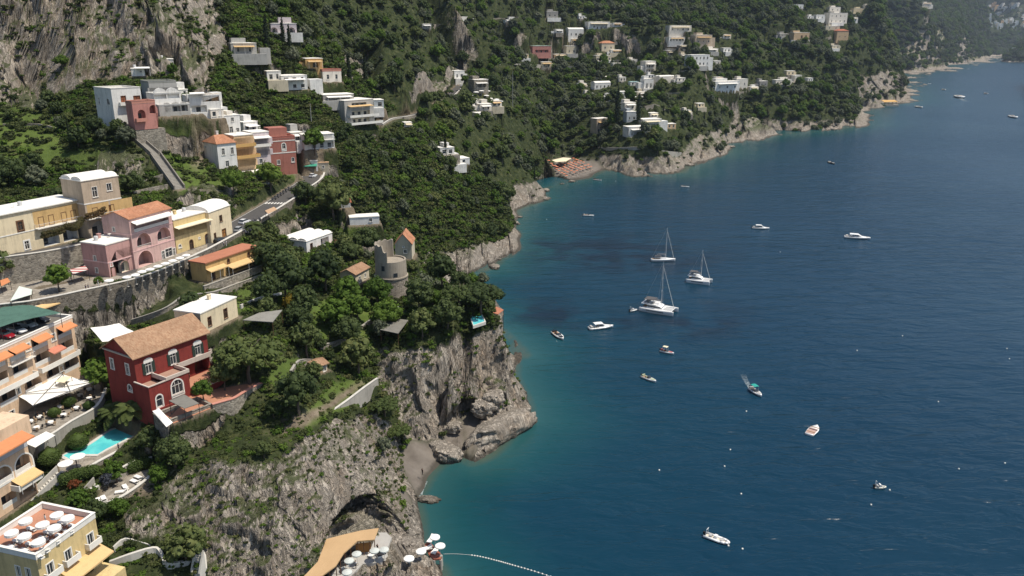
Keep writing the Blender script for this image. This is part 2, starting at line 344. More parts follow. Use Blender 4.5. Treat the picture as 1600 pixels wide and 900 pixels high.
def m_water():
    b = NB("sea_water"); co = b.coord('Object')
    dep = b.attr('depth'); pat = b.noise(0.012, 4, 0.6, co); pat2 = b.noise(0.05, 4, 0.6, co)
    d2 = b.math('ADD', dep, b.math('MULTIPLY', b.math('SUBTRACT', pat, 0.5), 0.35))
    c = b.ramp(d2, [(0.0, (0.055, 0.082, 0.062)), (0.10, (0.018, 0.075, 0.078)), (0.35, (0.007, 0.054, 0.064)), (0.7, (0.003, 0.032, 0.054)), (1.0, (0.0022, 0.0255, 0.051))])
    weed = b.math('MULTIPLY', b.attr('weed'), b.ramp(pat2, [(0.4, 0.0), (0.55, 1.0)]))
    c = b.mix(b.math('MULTIPLY', weed, 0.9), c, (0.003, 0.012, 0.024))
    b.color(c); b.rough(0.24, 0.40); b.bsdf.inputs['IOR'].default_value = 1.33
    m1 = b.n("ShaderNodeMapping"); m1.inputs['Rotation'].default_value = (0, 0, math.radians(-35)); m1.inputs['Scale'].default_value = (0.35, 1.0, 1); b.l(co, m1.inputs[0])
    w1 = b.noise(0.23, 3, 0.55, m1.outputs[0], 0.6); w2 = b.noise(0.9, 4, 0.6, m1.outputs[0], 0.3)
    m2 = b.n("ShaderNodeMapping"); m2.inputs['Rotation'].default_value = (0, 0, math.radians(20)); m2.inputs['Scale'].default_value = (0.45, 1.0, 1); b.l(co, m2.inputs[0])
    w3 = b.noise(0.07, 2, 0.5, m2.outputs[0], 0.5)
    calm = b.math('ADD', 0.35, b.math('MULTIPLY', b.ramp(dep, [(0.15, 0.0), (0.9, 1.0)]), 0.65)); gust = b.ramp(b.noise(0.006, 3, 0.5, co), [(0.35, 0.45), (0.65, 1.0)])
    h = b.math('ADD', b.math('MULTIPLY', w1, 1.1), b.math('ADD', b.math('MULTIPLY', w2, 0.14), b.math('MULTIPLY', w3, 1.0)))
    h = b.math('MULTIPLY', h, b.math('MULTIPLY', calm, gust)); b.bump(h, 0.75, 1.5)
    return b.m
# ------------------------------------------------------------------ level places: roads, terraces and house plots pressed into the hillside
PADM = np.zeros(GX.shape)
def _box(xs, ys, m):
    i, j = gidx(np.array([x for x in xs for _ in ys]), np.array([y for _ in xs for y in ys]))
    # generous index window round the area
    pts = [(x + dx, y + dy) for x in xs for y in ys for dx in (-m, m) for dy in (-m, m)]
    i, j = gidx(np.array([p[0] for p in pts]), np.array([p[1] for p in pts]))
    return slice(max(0, int(i.min()) - 2), int(i.max()) + 3), slice(max(0, int(j.min()) - 2), int(j.max()) + 3)
def press(poly, e, blend=1.2, mark=True, only_up=False, only_down=False):
    """poly: world (x, y) corners; e: level, or a list of levels per corner (plane fitted)"""
    s = _box([p[0] for p in poly], [p[1] for p in poly], blend + 2); X, Y = GX[s], GY[s]
    ins = inpoly(X, Y, poly); D = np.full(X.shape, 1e9)
    for k in range(len(poly)):
        x0, y0 = poly[k]; x1, y1 = poly[(k + 1) % len(poly)]; dx, dy = x1 - x0, y1 - y0
        t = np.clip(((X - x0) * dx + (Y - y0) * dy) / (dx * dx + dy * dy + 1e-9), 0, 1); D = np.minimum(D, np.hypot(X - x0 - t * dx, Y - y0 - t * dy))
    w = np.where(ins, 1.0, 1 - sstep(0, blend, D)); Z = GZ[s]
    if isinstance(e, (list, tuple)):
        M = np.array([[p[0], p[1], 1] for p in poly]); c, *_ = np.linalg.lstsq(M, np.array(e), rcond=None); e = c[0] * X + c[1] * Y + c[2]
    N = Z * (1 - w) + e * w
    if only_up: N = np.maximum(N, Z)
    if only_down: N = np.minimum(N, Z)
    GZ[s] = N
    if mark: PADM[s] = np.maximum(PADM[s], w)
def press_path(pts, hw, blend=1.5, mark=True):
    """pts: Vectors with level; a strip of half width hw is flattened along it"""
    s = _box([p.x for p in pts], [p.y for p in pts], hw + blend + 3); X, Y = GX[s], GY[s]; D = np.full(X.shape, 1e9); E = np.zeros(X.shape)
    for p, q in zip(pts[:-1], pts[1:]):
        dx, dy = q.x - p.x, q.y - p.y; t = np.clip(((X - p.x) * dx + (Y - p.y) * dy) / (dx * dx + dy * dy + 1e-9), 0, 1)
        d = np.hypot(X - p.x - t * dx, Y - p.y - t * dy); m = d < D; D[m] = d[m]; E[m] = (p.z + t * (q.z - p.z))[m]
    w = 1 - sstep(hw, hw + blend, D); GZ[s] = GZ[s] * (1 - w) + E * w
    if mark: PADM[s] = np.maximum(PADM[s], w)
def spline(pts, n=6):
    """Catmull-Rom through Vectors"""
    out = []; q = [pts[0]] + list(pts) + [pts[-1]]
    for i in range(1, len(q) - 2):
        a, b, c, d = q[i-1], q[i], q[i+1], q[i+2]
        for k in range(n):
            t = k / n; out.append(0.5 * (2*b + (c - a)*t + (2*a - 5*b + 4*c - d)*t*t + (3*b - a - 3*c + d)*t**3))
    out.append(pts[-1]); return out
# ------------------------------------------------------------------ mesh and naming helpers
def tag(o, label=None, cat=None, group=None, kind=None):
    if label: o['label'] = label
    if cat: o['category'] = cat
    if group: o['group'] = group
    if kind: o['kind'] = kind
    return o
def thing(name, label, cat, loc=(0, 0, 0), rz=0.0, group=None):
    o = bpy.data.objects.new(name, None); COL.objects.link(o); o.empty_display_size = 0.1
    o.location = loc; o.rotation_euler = (0, 0, rz); return tag(o, label, cat, group)
def copy_tree(o, loc=None, rz=None, label=None, parent=None, scale=None, rot=None):
    c = o.copy(); COL.objects.link(c)
    if parent: c.parent = parent
    if loc is not None: c.location = loc
    if rz is not None: c.rotation_euler = (0, 0, rz)
    if rot is not None: c.rotation_euler = rot
    if scale is not None: c.scale = scale
    if label: c['label'] = label
    for ch in KIDS.get(o.name, []): 
        copy_tree(ch, parent=c)
    return c
KIDS = {}
def kid(parent, o):
    o.parent = parent; KIDS.setdefault(parent.name, []).append(o); return o
class MB:
    def __init__(s): s.v = []; s.f = []; s.uv = []
    def add(s, vs, fs):
        n = len(s.v); s.v += [tuple(v) for v in vs]; s.f += [tuple(i + n for i in f) for f in fs]; return s
    def box(s, x0, y0, z0, x1, y1, z1):
        return s.add([(x, y, z) for z in (z0, z1) for y in (y0, y1) for x in (x0, x1)], [(0,2,3,1),(4,5,7,6),(0,1,5,4),(2,6,7,3),(0,4,6,2),(1,3,7,5)])
    def prism(s, poly, z0, z1):
        n = len(poly); v = [(p[0], p[1], z0) for p in poly] + [(p[0], p[1], z1) for p in poly]
        return s.add(v, [tuple(range(n - 1, -1, -1)), tuple(range(n, 2 * n))] + [(i, (i + 1) % n, n + (i + 1) % n, n + i) for i in range(n)])
    def slab(s, quad, t):
        """quad of 4 world points thickened downwards by t"""
        q = [Vector(p) for p in quad]; b = [p - Vector((0, 0, t)) for p in q]; n = len(q)
        return s.add(q + b, [tuple(range(n)), tuple(range(2*n - 1, n - 1, -1))] + [(i, n + i, n + (i + 1) % n, (i + 1) % n) for i in range(n)])
    def tube(s, p, q, r, r2=None, n=6):
        p, q = Vector(p), Vector(q); d = q - p
        if d.length < 1e-6: return s
        r2 = r if r2 is None else r2; a = d.orthogonal().normalized(); b = d.normalized().cross(a); vs = []
        for c, rr in ((p, r), (q, r2)): vs += [c + (a * math.cos(2*math.pi*k/n) + b * math.sin(2*math.pi*k/n)) * rr for k in range(n)]
        return s.add(vs, [(k, (k+1) % n, n + (k+1) % n, n + k) for k in range(n)] + [tuple(range(n - 1, -1, -1)), tuple(range(n, 2*n))])
    def lathe(s, prof, n=14, c=(0, 0, 0)):
        m = len(prof); vs = [(c[0] + r * math.cos(2*math.pi*k/n), c[1] + r * math.sin(2*math.pi*k/n), c[2] + z) for r, z in prof for k in range(n)]
        return s.add(vs, [(i*n + k, i*n + (k+1) % n, (i+1)*n + (k+1) % n, (i+1)*n + k) for i in range(m - 1) for k in range(n)])
    def panel(s, o, ux, n, outer, holes, t):
        """upright wall skin with openings: o origin, ux along, n outward normal, reveals t deep"""
        o, ux, n = Vector(o), Vector(ux), Vector(n); up = Vector((0, 0, 1)); loops = [outer] + holes
        from mathutils.geometry import tessellate_polygon
        tri = tessellate_polygon([[Vector((p[0], p[1], 0)) for p in lp] for lp in loops]); flat = [p for lp in loops for p in lp]
        P3 = [o + ux * p[0] + up * p[1] for p in flat]; fs = []
        for a, b, c in tri:
            if (P3[b] - P3[a]).cross(P3[c] - P3[a]).dot(n) < 0: a, c = c, a
            fs.append((a, b, c))
        s.add(P3, fs)
        for h in holes:
            f = [o + ux * p[0] + up * p[1] for p in h]; k = len(f)
            s.add(f + [p - n * t for p in f], [(i, (i + 1) % k, k + (i + 1) % k, k + i) for i in range(k)])
        return s
    def build(s, name, mat, parent=None, smooth=False, uv=None):
        me = bpy.data.meshes.new(name); me.from_pydata(s.v, [], s.f); me.materials.append(mat)
        if smooth: me.polygons.foreach_set('use_smooth', [True] * len(me.polygons))
        me.update(); o = bpy.data.objects.new(name, me); COL.objects.link(o)
        if parent is not None: kid(parent, o)
        return o
def arch(u, z, w, h, n=8, flat=0.0):
    """opening outline: rectangle with a round head (flat=1 gives a plain rectangle)"""
    if flat >= 1: return [(u - w/2, z), (u + w/2, z), (u + w/2, z + h), (u - w/2, z + h)]
    r = w / 2; rise = min(r * (1 - flat), h * 0.9); zs = z + h - rise
    return [(u - r, z), (u + r, z)] + [(u + r * math.cos(math.pi * k / n), zs + rise * math.sin(math.pi * k / n)) for k in range(n + 1)]
def grow(poly, d):
    cx = sum(p[0] for p in poly) / len(poly); cz = sum(p[1] for p in poly) / len(poly)
    w = max(p[0] for p in poly) - cx; h = max(p[1] for p in poly) - cz
    return [(cx + (p[0] - cx) * (w + d) / w, cz + (p[1] - cz) * (h + d) / h) for p in poly]
def ring3(mb, o, ux, n, inner, outer, y0, y1):
    """flat frame between two outlines, from y0 to y1 along the outward normal"""
    o, ux, n = Vector(o), Vector(ux), Vector(n); up = Vector((0, 0, 1)); k = len(inner)
    f = lambda p, y: o + ux * p[0] + up * p[1] + n * y
    v = [f(p, y1) for p in inner] + [f(p, y1) for p in outer] + [f(p, y0) for p in inner] + [f(p, y0) for p in outer]
    fs = []
    for i in range(k):
        j = (i + 1) % k; fs += [(i, j, k + j, k + i), (k + i, k + j, 3*k + j, 3*k + i), (2*k + i, 2*k + j, j, i)]
    mb.add(v, fs)
WHITE = lambda: paint("white_lime", (0.80, 0.765, 0.69), 0.16, 0.9, scale=0.5)
C = {}   # wall colours, made on first use
WALL = {'white': (0.74, 0.72, 0.67), 'cream': (0.70, 0.59, 0.40), 'yellow': (0.64, 0.49, 0.24), 'ochre': (0.56, 0.37, 0.16), 'pink': (0.56, 0.37, 0.33), 'rose': (0.48, 0.28, 0.25),
        'salmon': (0.50, 0.23, 0.19), 'brick': (0.36, 0.145, 0.11), 'red': (0.225, 0.04, 0.032), 'beige': (0.47, 0.375, 0.275), 'grey': (0.42, 0.405, 0.37), 'bluegrey': (0.42, 0.45, 0.46), 'peach': (0.68, 0.47, 0.27),
        'warmwhite': (0.74, 0.68, 0.585), 'hotel': (0.68, 0.49, 0.33), 'lilac': (0.60, 0.52, 0.52), 'sand': (0.56, 0.49, 0.36), 'tan': (0.50, 0.36, 0.22), 'dim': (0.30, 0.285, 0.26)}
def wallm(k): return stone("rubble_wall", (0.20, 0.175, 0.14), (0.36, 0.32, 0.26), 1.7) if k == 'stone' else paint("plaster_" + k, WALL[k], 0.36, 0.92, 0.22)
TILE = lambda k='orange': tiles("tiles_" + k, *{'orange': ((0.44, 0.19, 0.10), (0.56, 0.28, 0.165)), 'brown': ((0.36, 0.205, 0.12), (0.47, 0.30, 0.185)), 'red': ((0.36, 0.12, 0.07), (0.46, 0.17, 0.10))}[k])
TRIM = lambda: paint("trim_white", (0.78, 0.75, 0.68), 0.12, 0.8)
AWN = {'orange': (0.58, 0.23, 0.10), 'ochre': (0.62, 0.42, 0.20), 'white': (0.84, 0.81, 0.75), 'cream': (0.76, 0.66, 0.46), 'grey': (0.30, 0.285, 0.25), 'green': (0.06, 0.30, 0.20), 'terra': (0.52, 0.20, 0.13)}
def awnm(k): return paint("cloth_" + k, AWN[k], 0.10, 0.9, scale=0.8)
GLASS = lambda: glassy("window_glass"); 
WOOD = lambda: paint("dark_wood", (0.15, 0.075, 0.04), 0.3, 0.7); SHUT = lambda: paint("shutter_green", (0.028, 0.045, 0.036), 0.2, 0.7)
DARK = lambda: paint("dark_metal", (0.035, 0.035, 0.037), 0.2, 0.5); RAIL = lambda: paint("rail_white", (0.70, 0.68, 0.63), 0.1, 0.6)
HOUSES = []
def RES(k):
    if not isinstance(k, str): return k
    if k in WALL or k == 'stone': return wallm(k)
    if k == 'W': return WOOD()
    if k == 'S': return glassy("dim_room", (0.022, 0.02, 0.018))  # near-black pane colour carries the shade of the room inside
    if k == 'L': return paint("terrace_lime", (0.60, 0.565, 0.50), 0.25, 0.9, scale=0.5)
    if k == 'V': return paint("roof_grass", (0.12, 0.15, 0.045), 0.4, 0.95, scale=0.6)
    n, c = {'P': ("pale_pink_trim", (0.70, 0.45, 0.42)), 'O': ("ochre_door", (0.40, 0.19, 0.06)), 'D': ("slate_door", (0.06, 0.07, 0.08)), 'C': ("inner_cream", (0.66, 0.60, 0.47)), 'G': ("inner_grey", (0.47, 0.48, 0.48)), 'H': ("inner_peach", (0.55, 0.36, 0.20)),
            'T': ("terracotta_door", (0.36, 0.12, 0.055)), 'A': ("worn_asphalt", (0.16, 0.145, 0.125)), 'B': ("blue_grey_trim", (0.50, 0.51, 0.53)), 'K': ("grey_trim", (0.36, 0.35, 0.31)), 'N': ("salmon_trim", (0.52, 0.24, 0.18)), 'Q': ("brick_trim", (0.44, 0.15, 0.11)),
            'Y': ("ochre_trim", (0.62, 0.38, 0.14)), 'X': ("terracotta_strip", (0.42, 0.17, 0.10)), 'X2': ("tan_roof", (0.50, 0.33, 0.20)), 'U': ("pale_turquoise", (0.42, 0.60, 0.58)), 'U2': ("pale_green", (0.42, 0.52, 0.44))}[k]
    return paint(n, c, 0.2, 0.85)
def solve_e(p, py):
    v = (py - 450) / F; return H - p.y * (v * CT + ST) / (CT - v * ST)
def house(name, label, A, B, e, depth, wall='white', top=None, bot=None, h=None, roof='flat', front=(), left=(), found=4.0, pad=True, cat=None, group=None, **kw):
    """A, B: photo pixels of the front edge, left and right, at level e - the roof edge unless `top` (pixel row above A's foot) is given"""
    a = P(A[0], A[1], e)
    if B[0] == 'w':      # width in pixels and the angle the front turns away by
        yw = math.radians(B[2]); c_, s_ = math.cos(yw), math.sin(yw); dz = proj(a.x, a.y, a.z)[2]; k = (A[0] + B[1] - 800) / F
        b = a + Vector((c_, s_, 0)) * ((k * dz - a.x) / (c_ - k * s_ * CT))
    else: b = P(B[0], B[1], e)
    if top is not None: z0 = e; h = solve_e(a, top) - e
    else:
        if bot is not None: h = e - solve_e(a, bot)
        z0 = e - h
    d = dict(name=name, label=label, o=Vector((a.x, a.y, z0)), L=(b - a).length, rz=math.atan2(b.y - a.y, b.x - a.x), h=h, depth=depth, wall=wall, roof=roof, front=list(front), left=list(left), found=found,
             cat=cat or 'house', group=group, kw=kw)
    HOUSES.append(d); ux = (b - a).normalized(); uy = Vector((-ux.y, ux.x, 0)); g = 0.7
    if pad:
        q = [a - ux * g - uy * g, b + ux * g - uy * g, b + ux * g + uy * (depth + g), a - ux * g + uy * (depth + g)]
        press([(p.x, p.y) for p in q], z0, 1.5)
    return d
def opening(root, kind, o, ux, n, L, spec, wallmat, inner):
    """one window, door or loggia; returns its outline for the wall skin. spec = (kind, u, z, w, h, options)"""
    k, u, z, w, h = spec[:5]; opt = {a_: (RES(b_) if a_ in ('mat', 'pane', 'trimmat', 'railmat') and b_ else b_) for a_, b_ in (spec[5] if len(spec) > 5 else {}).items()}
    u = u * L if u <= 1.0 else u; flat = 1.0 if k[0] in 'wdlp' else opt.get('flat', 0.0)
    out = arch(u, z, w, h, 8, flat); o, ux, n = Vector(o), Vector(ux), Vector(n); up = Vector((0, 0, 1)); f = lambda a, b, y: o + ux * a + up * b + n * y
    if k in ('w', 'aw', 'd', 'ad'):
        trim = opt.get('trim', 0.14); mb = MB()
        if trim: ring3(mb, o, ux, n, out, grow(out, trim), 0.0, 0.06)
        ring3(mb, o, ux, n, grow(out, -0.09), out, -0.14, -0.07)
        q = MB()
        def bar(x0, z0, x1, z1): mb.add([f(x0, z0, -0.09), f(x1, z0, -0.09), f(x1, z1, -0.09), f(x0, z1, -0.09), f(x0, z0, -0.15), f(x1, z0, -0.15), f(x1, z1, -0.15), f(x0, z1, -0.15)], [(0,1,2,3),(0,3,7,4),(1,5,6,2),(3,2,6,7),(0,4,5,1)])
        nb = opt.get('bars', 1)
        for i in range(nb): x = u - w/2 + w * (i + 1) / (nb + 1); bar(x - 0.045, z, x + 0.045, z + h * (0.97 if flat >= 1 else 0.93))
        if h > 1.9: bar(u - w/2, z + h * 0.62, u + w/2, z + h * 0.62 + 0.07)
        if k[-1] == 'w': 
            zz = z - 0.08; mb.add([f(u - w/2 - .2, zz, 0), f(u + w/2 + .2, zz, 0), f(u + w/2 + .2, zz, .16), f(u - w/2 - .2, zz, .16), f(u - w/2 - .2, z, 0), f(u + w/2 + .2, z, 0), f(u + w/2 + .2, z, .16), f(u - w/2 - .2, z, .16)], [(4,7,6,5),(0,1,2,3),(3,2,6,7),(0,3,7,4),(1,5,6,2)])
        wn = mb.build('door' if k[-1] == 'd' else 'window', opt.get('mat') or TRIM(), root)
        pm = MB(); pm.add([f(p[0], p[1], -0.2) for p in out], [tuple(range(len(out)))]); pm.build('pane' if k[-1] == 'w' or opt.get('glass', 1) else 'leaf', opt.get('pane') or GLASS(), wn)
        if opt.get('shut'):
            for sx in (-1, 1):
                sb = MB(); x0 = u + sx * (w/2 + 0.05); x1 = x0 + sx * w * 0.52; a, b = min(x0, x1), max(x0, x1)
                sb.add([f(a, z, .03), f(b, z, .03), f(b, z + h * .93, .03), f(a, z + h * .93, .03), f(a, z, .10), f(b, z, .10), f(b, z + h * .93, .10), f(a, z + h * .93, .10)], [(4,5,6,7),(0,4,7,3),(1,2,6,5),(3,7,6,2),(0,1,5,4)])
                sb.build('shutter', SHUT() if opt['shut'] == 1 else WOOD(), root)
        if opt.get('hood'):
            hb = MB(); ho = arch(u, z + h * 0.86, w * 1.55, h * 0.36, 8, 0.45); kk = len(ho)
            hb.add([f(p[0], p[1], .12) for p in ho] + [f(p[0], p[1], 0.0) for p in ho], [tuple(range(kk))] + [(i, kk + i, kk + (i+1) % kk, (i+1) % kk) for i in range(kk)]); hb.build('window_hood', TRIM(), root)
    else:   # 'l' square loggia, 'al' arched loggia, 'p' plain recess
        dp = opt.get('deep', 1.8); lm = MB(); kk = len(out); bz = [f(p[0], p[1], -0.25) for p in out] + [f(p[0], p[1], -dp) for p in out]
        lm.add(bz, [(i, (i + 1) % kk, kk + (i + 1) % kk, kk + i) for i in range(kk)] + [tuple(range(kk, 2 * kk))])
        lg = lm.build('loggia' if k != 'p' else 'recess', opt.get('mat') or wallmat, root)
        dw = opt.get('door', min(1.5, w * 0.42))
        if dw:
            pm = MB(); dh = min(2.2, h * 0.75); nd = opt.get('ndoor', 1)
            for i in range(nd):
                du = u + (i - (nd - 1) / 2) * w / nd; pm.add([f(du - dw/2, z + .02, -dp + .03), f(du + dw/2, z + .02, -dp + .03), f(du + dw/2, z + dh, -dp + .03), f(du - dw/2, z + dh, -dp + .03)], [(0, 1, 2, 3)])
            pm.build('door', opt.get('pane') or GLASS(), lg)
        if opt.get('rail', 0):
            rb = MB(); rh = opt.get('rail'); solid = opt.get('solid', 0)
            if solid: rb.add([f(u - w/2, z, -.02), f(u + w/2, z, -.02), f(u + w/2, z + rh, -.02), f(u - w/2, z + rh, -.02), f(u - w/2, z, -.14), f(u + w/2, z, -.14), f(u + w/2, z + rh, -.14), f(u - w/2, z + rh, -.14)], [(0,1,2,3),(3,2,6,7),(7,6,5,4)])
            else:
                rb.tube(f(u - w/2, z + rh, -.06), f(u + w/2, z + rh, -.06), .045, n=4); nb = max(3, int(w / 0.3))
                for i in range(nb + 1): x = u - w/2 + w * i / nb; rb.tube(f(x, z, -.06), f(x, z + rh, -.06), .028, n=4)
            rb.build('railing', opt.get('railmat') or RAIL(), root)
        if opt.get('trim'):
            tb = MB(); ring3(tb, o, ux, n, out, grow(out, opt['trim']), 0.0, 0.06); tb.build('arch_trim', opt.get('trimmat') or TRIM(), root)
    return out
def gable_roof(root, L, D, z, rise, mat, over=0.45, axis='x', hip=0.0, t=0.16, x0=0.0, y0=0.0):
    """two (or four) pitched planes of tiles; uv in metres so the tile courses run down the slope"""
    x1, y1 = x0 + L, y0 + D; a, b, c, d = x0 - over, x1 + over, y0 - over, y1 + over; dz = -over * rise / ((D if axis == 'x' else L) / 2)
    if axis == 'x':
        m = (c + d) / 2; r0, r1 = (a + hip * L, m), (b - hip * L, m)
        planes = [[(a, c, dz), (b, c, dz), (r1[0], m, rise), (r0[0], m, rise)], [(b, d, dz), (a, d, dz), (r0[0], m, rise), (r1[0], m, rise)]]
        if hip: planes += [[(a, d, dz), (a, c, dz), (r0[0], m, rise)], [(b, c, dz), (b, d, dz), (r1[0], m, rise)]]
        ends = [] if hip else [[(x0, y0, 0), (x0, y1, 0), (x0, m, rise - .12)], [(x1, y1, 0), (x1, y0, 0), (x1, m, rise - .12)]]
    else:
        m = (a + b) / 2; planes = [[(a, d, dz), (a, c, dz), (m, c, rise), (m, d, rise)], [(b, c, dz), (b, d, dz), (m, d, rise), (m, c, rise)]]
        ends = [[(x0, y0, 0), (m, y0, rise - .12), (x1, y0, 0)][::-1], [(x1, y1, 0), (m, y1, rise - .12), (x0, y1, 0)][::-1]]
    vs, fs, uvs = [], [], []
    for p in planes:
        q = [Vector(v) for v in p]; u = (q[1] - q[0]).normalized(); nn = u.cross(q[2] - q[0]).normalized(); w = nn.cross(u); k = len(q); n = len(vs)
        vs += [(v.x, v.y, v.z + z) for v in q] + [(v.x, v.y, v.z + z - t) for v in q]
        fs.append(tuple(range(n, n + k))); uvs.append([((v - q[0]).dot(u), (v - q[0]).dot(w)) for v in q])
        fs.append(tuple(range(n + 2*k - 1, n + k - 1, -1))); uvs.append([(0, 0)] * k)
        for i in range(k): fs.append((n + i, n + k + i, n + k + (i + 1) % k, n + (i + 1) % k)); uvs.append([(0, 0)] * 4)
    me = bpy.data.meshes.new('roof'); me.from_pydata(vs, [], fs); me.materials.append(mat); ul = me.uv_layers.new(name='uv'); i = 0
    for uv in uvs:
        for c_ in uv: ul.data[i].uv = c_; i += 1
    o = bpy.data.objects.new('roof', me); COL.objects.link(o); kid(root, o); return o, ends
def build_house(d):
    L, D, h, kw = d['L'], d['depth'], d['h'], d['kw']; wm = wallm(d['wall']); kw.update({a_: RES(kw[a_]) for a_ in ('parmat', 'roofmat') if kw.get(a_)}); kw['extra'] = [tuple((wm if v == 'plaster' else RES(v)) if isinstance(v, str) and i > 1 and not (e[0] == 'awn') else v for i, v in enumerate(e)) for e in kw.get('extra', [])]; root = thing(d['name'], d['label'], d['cat'], d['o'], d['rz'], d['group']); d['root'] = root
    r = random.Random(d['label']); mb = MB(); zb = -d['found']
    def side(o, ux, n, ln, specs, z1=h, base=zb):
        holes = []
        for s in specs: holes.append(opening(root, s[0], o, ux, n, ln, s, wm, None))
        mb.panel(o, ux, n, [(0, base), (ln, base), (ln, z1), (0, z1)], holes, 0.25)
    side((0, 0, 0), (1, 0, 0), (0, -1, 0), L, d['front']); side((0, D, 0), (0, -1, 0), (-1, 0, 0), D, d['left'])
    side((L, 0, 0), (0, 1, 0), (1, 0, 0), D, kw.get('right', [])); side((L, D, 0), (-1, 0, 0), (0, 1, 0), L, [])
    rf = d['roof']
    if rf in ('flat', 'terrace', 'deck', 'vault'):
        mb.add([(0, 0, h), (L, 0, h), (L, D, h), (0, D, h)], [(0, 1, 2, 3)])
    wall = None
    if rf.startswith('gable') or rf.startswith('hip'):
        rm = TILE(kw.get('tile', 'orange')); ax = 'y' if rf.endswith('y') else 'x'
        ro, ends = gable_roof(root, L, D, h, kw.get('rise', 1.6), rm, kw.get('over', 0.4), ax, kw.get('hipf', 0.28) if rf.startswith('hip') else 0)
        for e in ends: mb.add([(v[0], v[1], v[2] + h) for v in e], [(0, 1, 2)])
        if kw.get('chimney', 1):
            cb = MB(); x = L * r.uniform(.2, .8); y = D * .7; cb.box(x, y, h, x + .7, y + .7, h + kw.get('rise', 1.6) + .8); cb.box(x - .1, y - .1, h + kw.get('rise', 1.6) + .8, x + .8, y + .8, h + kw.get('rise', 1.6) + .95); cb.build('chimney', wm, root)
    elif rf == 'flat':
        ov = kw.get('over', 0.12); rb = MB(); nx_, ny_ = max(2, int(L / 2.2)), max(2, int(D / 2.2)); bulge = kw.get('bulge', 0.18)
        rb.box(-ov, -ov, h + .003, L + ov, D + ov, h + .26)
        # lime-washed roof skin, gently uneven as old terrace roofs are
        gv = []; 
        for j in range(ny_ * 2 + 1):
            for i in range(nx_ * 2 + 1):
                u, v = i / (nx_ * 2), j / (ny_ * 2); edge = min(u, 1 - u, v, 1 - v) * 2
                gv.append((-ov + (L + 2*ov) * u, -ov + (D + 2*ov) * v, h + .262 + bulge * (min(1, edge * 2.2)) * (0.6 + 0.4 * math.sin(u * 9 + d['o'].x) * math.sin(v * 7)) ))
        w_ = nx_ * 2 + 1; rb.add(gv, [(j*w_ + i, j*w_ + i + 1, (j+1)*w_ + i + 1, (j+1)*w_ + i) for j in range(ny_*2) for i in range(nx_*2)])
        ro = rb.build('roof', kw.get('roofmat') or WHITE(), root)
    elif rf == 'vault':
        rb = MB(); rb.box(-.15, -.15, h + .003, L + .15, D + .15, h + .2); n = 10; nv = kw.get('vaults', 2); w = D / nv
        for q in range(nv):
            vs = []
            for i in range(n + 1):
                a = math.pi * i / n; y = q * w + w/2 - math.cos(a) * w * .48; z = h + .2 + math.sin(a) * w * .2; vs += [(.1, y, z), (L - .1, y, z)]
            rb.add(vs, [(2*i, 2*i + 1, 2*i + 3, 2*i + 2) for i in range(n)] + [tuple(2*i for i in range(n + 1)), tuple(2*i + 1 for i in range(n, -1, -1))])
        ro = rb.build('roof', kw.get('roofmat') or WHITE(), root)
    else:   # terrace or deck: floor inside a parapet
        rb = MB(); rb.box(.02, .02, h + .003, L - .02, D - .02, h + .08); ro = rb.build('roof_terrace', kw.get('roofmat') or paint("terracotta_floor", (0.44, 0.21, 0.13), 0.25, 0.9), root)
        pb = MB(); t, ph = .28, kw.get('parapet', 0.9)
        for q in ((-.05, -.05, L + .05, t), (-.05, D - t, L + .05, D + .05), (-.05, t, t, D - t), (L - t, t, L + .05, D - t)): pb.box(q[0], q[1], h + .085, q[2], q[3], h + .085 + ph)
        pb.box(-.12, -.12, h + .085 + ph, L + .12, t + .06, h + .2 + ph); pb.box(-.12, D - t - .06, h + .085 + ph, L + .12, D + .12, h + .2 + ph)
        pb.box(-.12, t + .06, h + .085 + ph, t + .06, D - t - .06, h + .2 + ph); pb.box(L - t - .06, t + .06, h + .085 + ph, L + .12, D - t - .06, h + .2 + ph)
        pb.build('parapet', kw.get('parmat') or TRIM(), root)
    if rf == 'flat' and kw.get('kit', 1):       # what stands on such roofs
        top = h + .27
        for k in range(kw.get('kit', 1)):
            x, y = r.uniform(.15, .8) * L, r.uniform(.45, .8) * D; q = MB(); typ = r.choice('ctd')
            if typ == 'c': q.box(x, y, top, x + .7, y + .6, top + 1.1); q.box(x - .1, y - .1, top + 1.1, x + .8, y + .7, top + 1.22); q.build('chimney', wm, root)
            elif typ == 't': q.lathe([(0, 0), (.5, 0), (.52, .1), (.52, .95), (.42, 1.12), (0, 1.15)], 12, (x, y, top)); q.build('water_tank', paint("tank_grey", (0.55, 0.55, 0.54), 0.1, 0.5), root)
            else:
                q.tube((x, y, top), (x, y, top + .9), .04); q.lathe([(0, 0), (.25, .03), (.45, .12)], 10, (x, y, top + .85)); q.build('satellite_dish', TRIM(), root)
    wall = mb.build('wall', wm, root); d['wallobj'] = wall
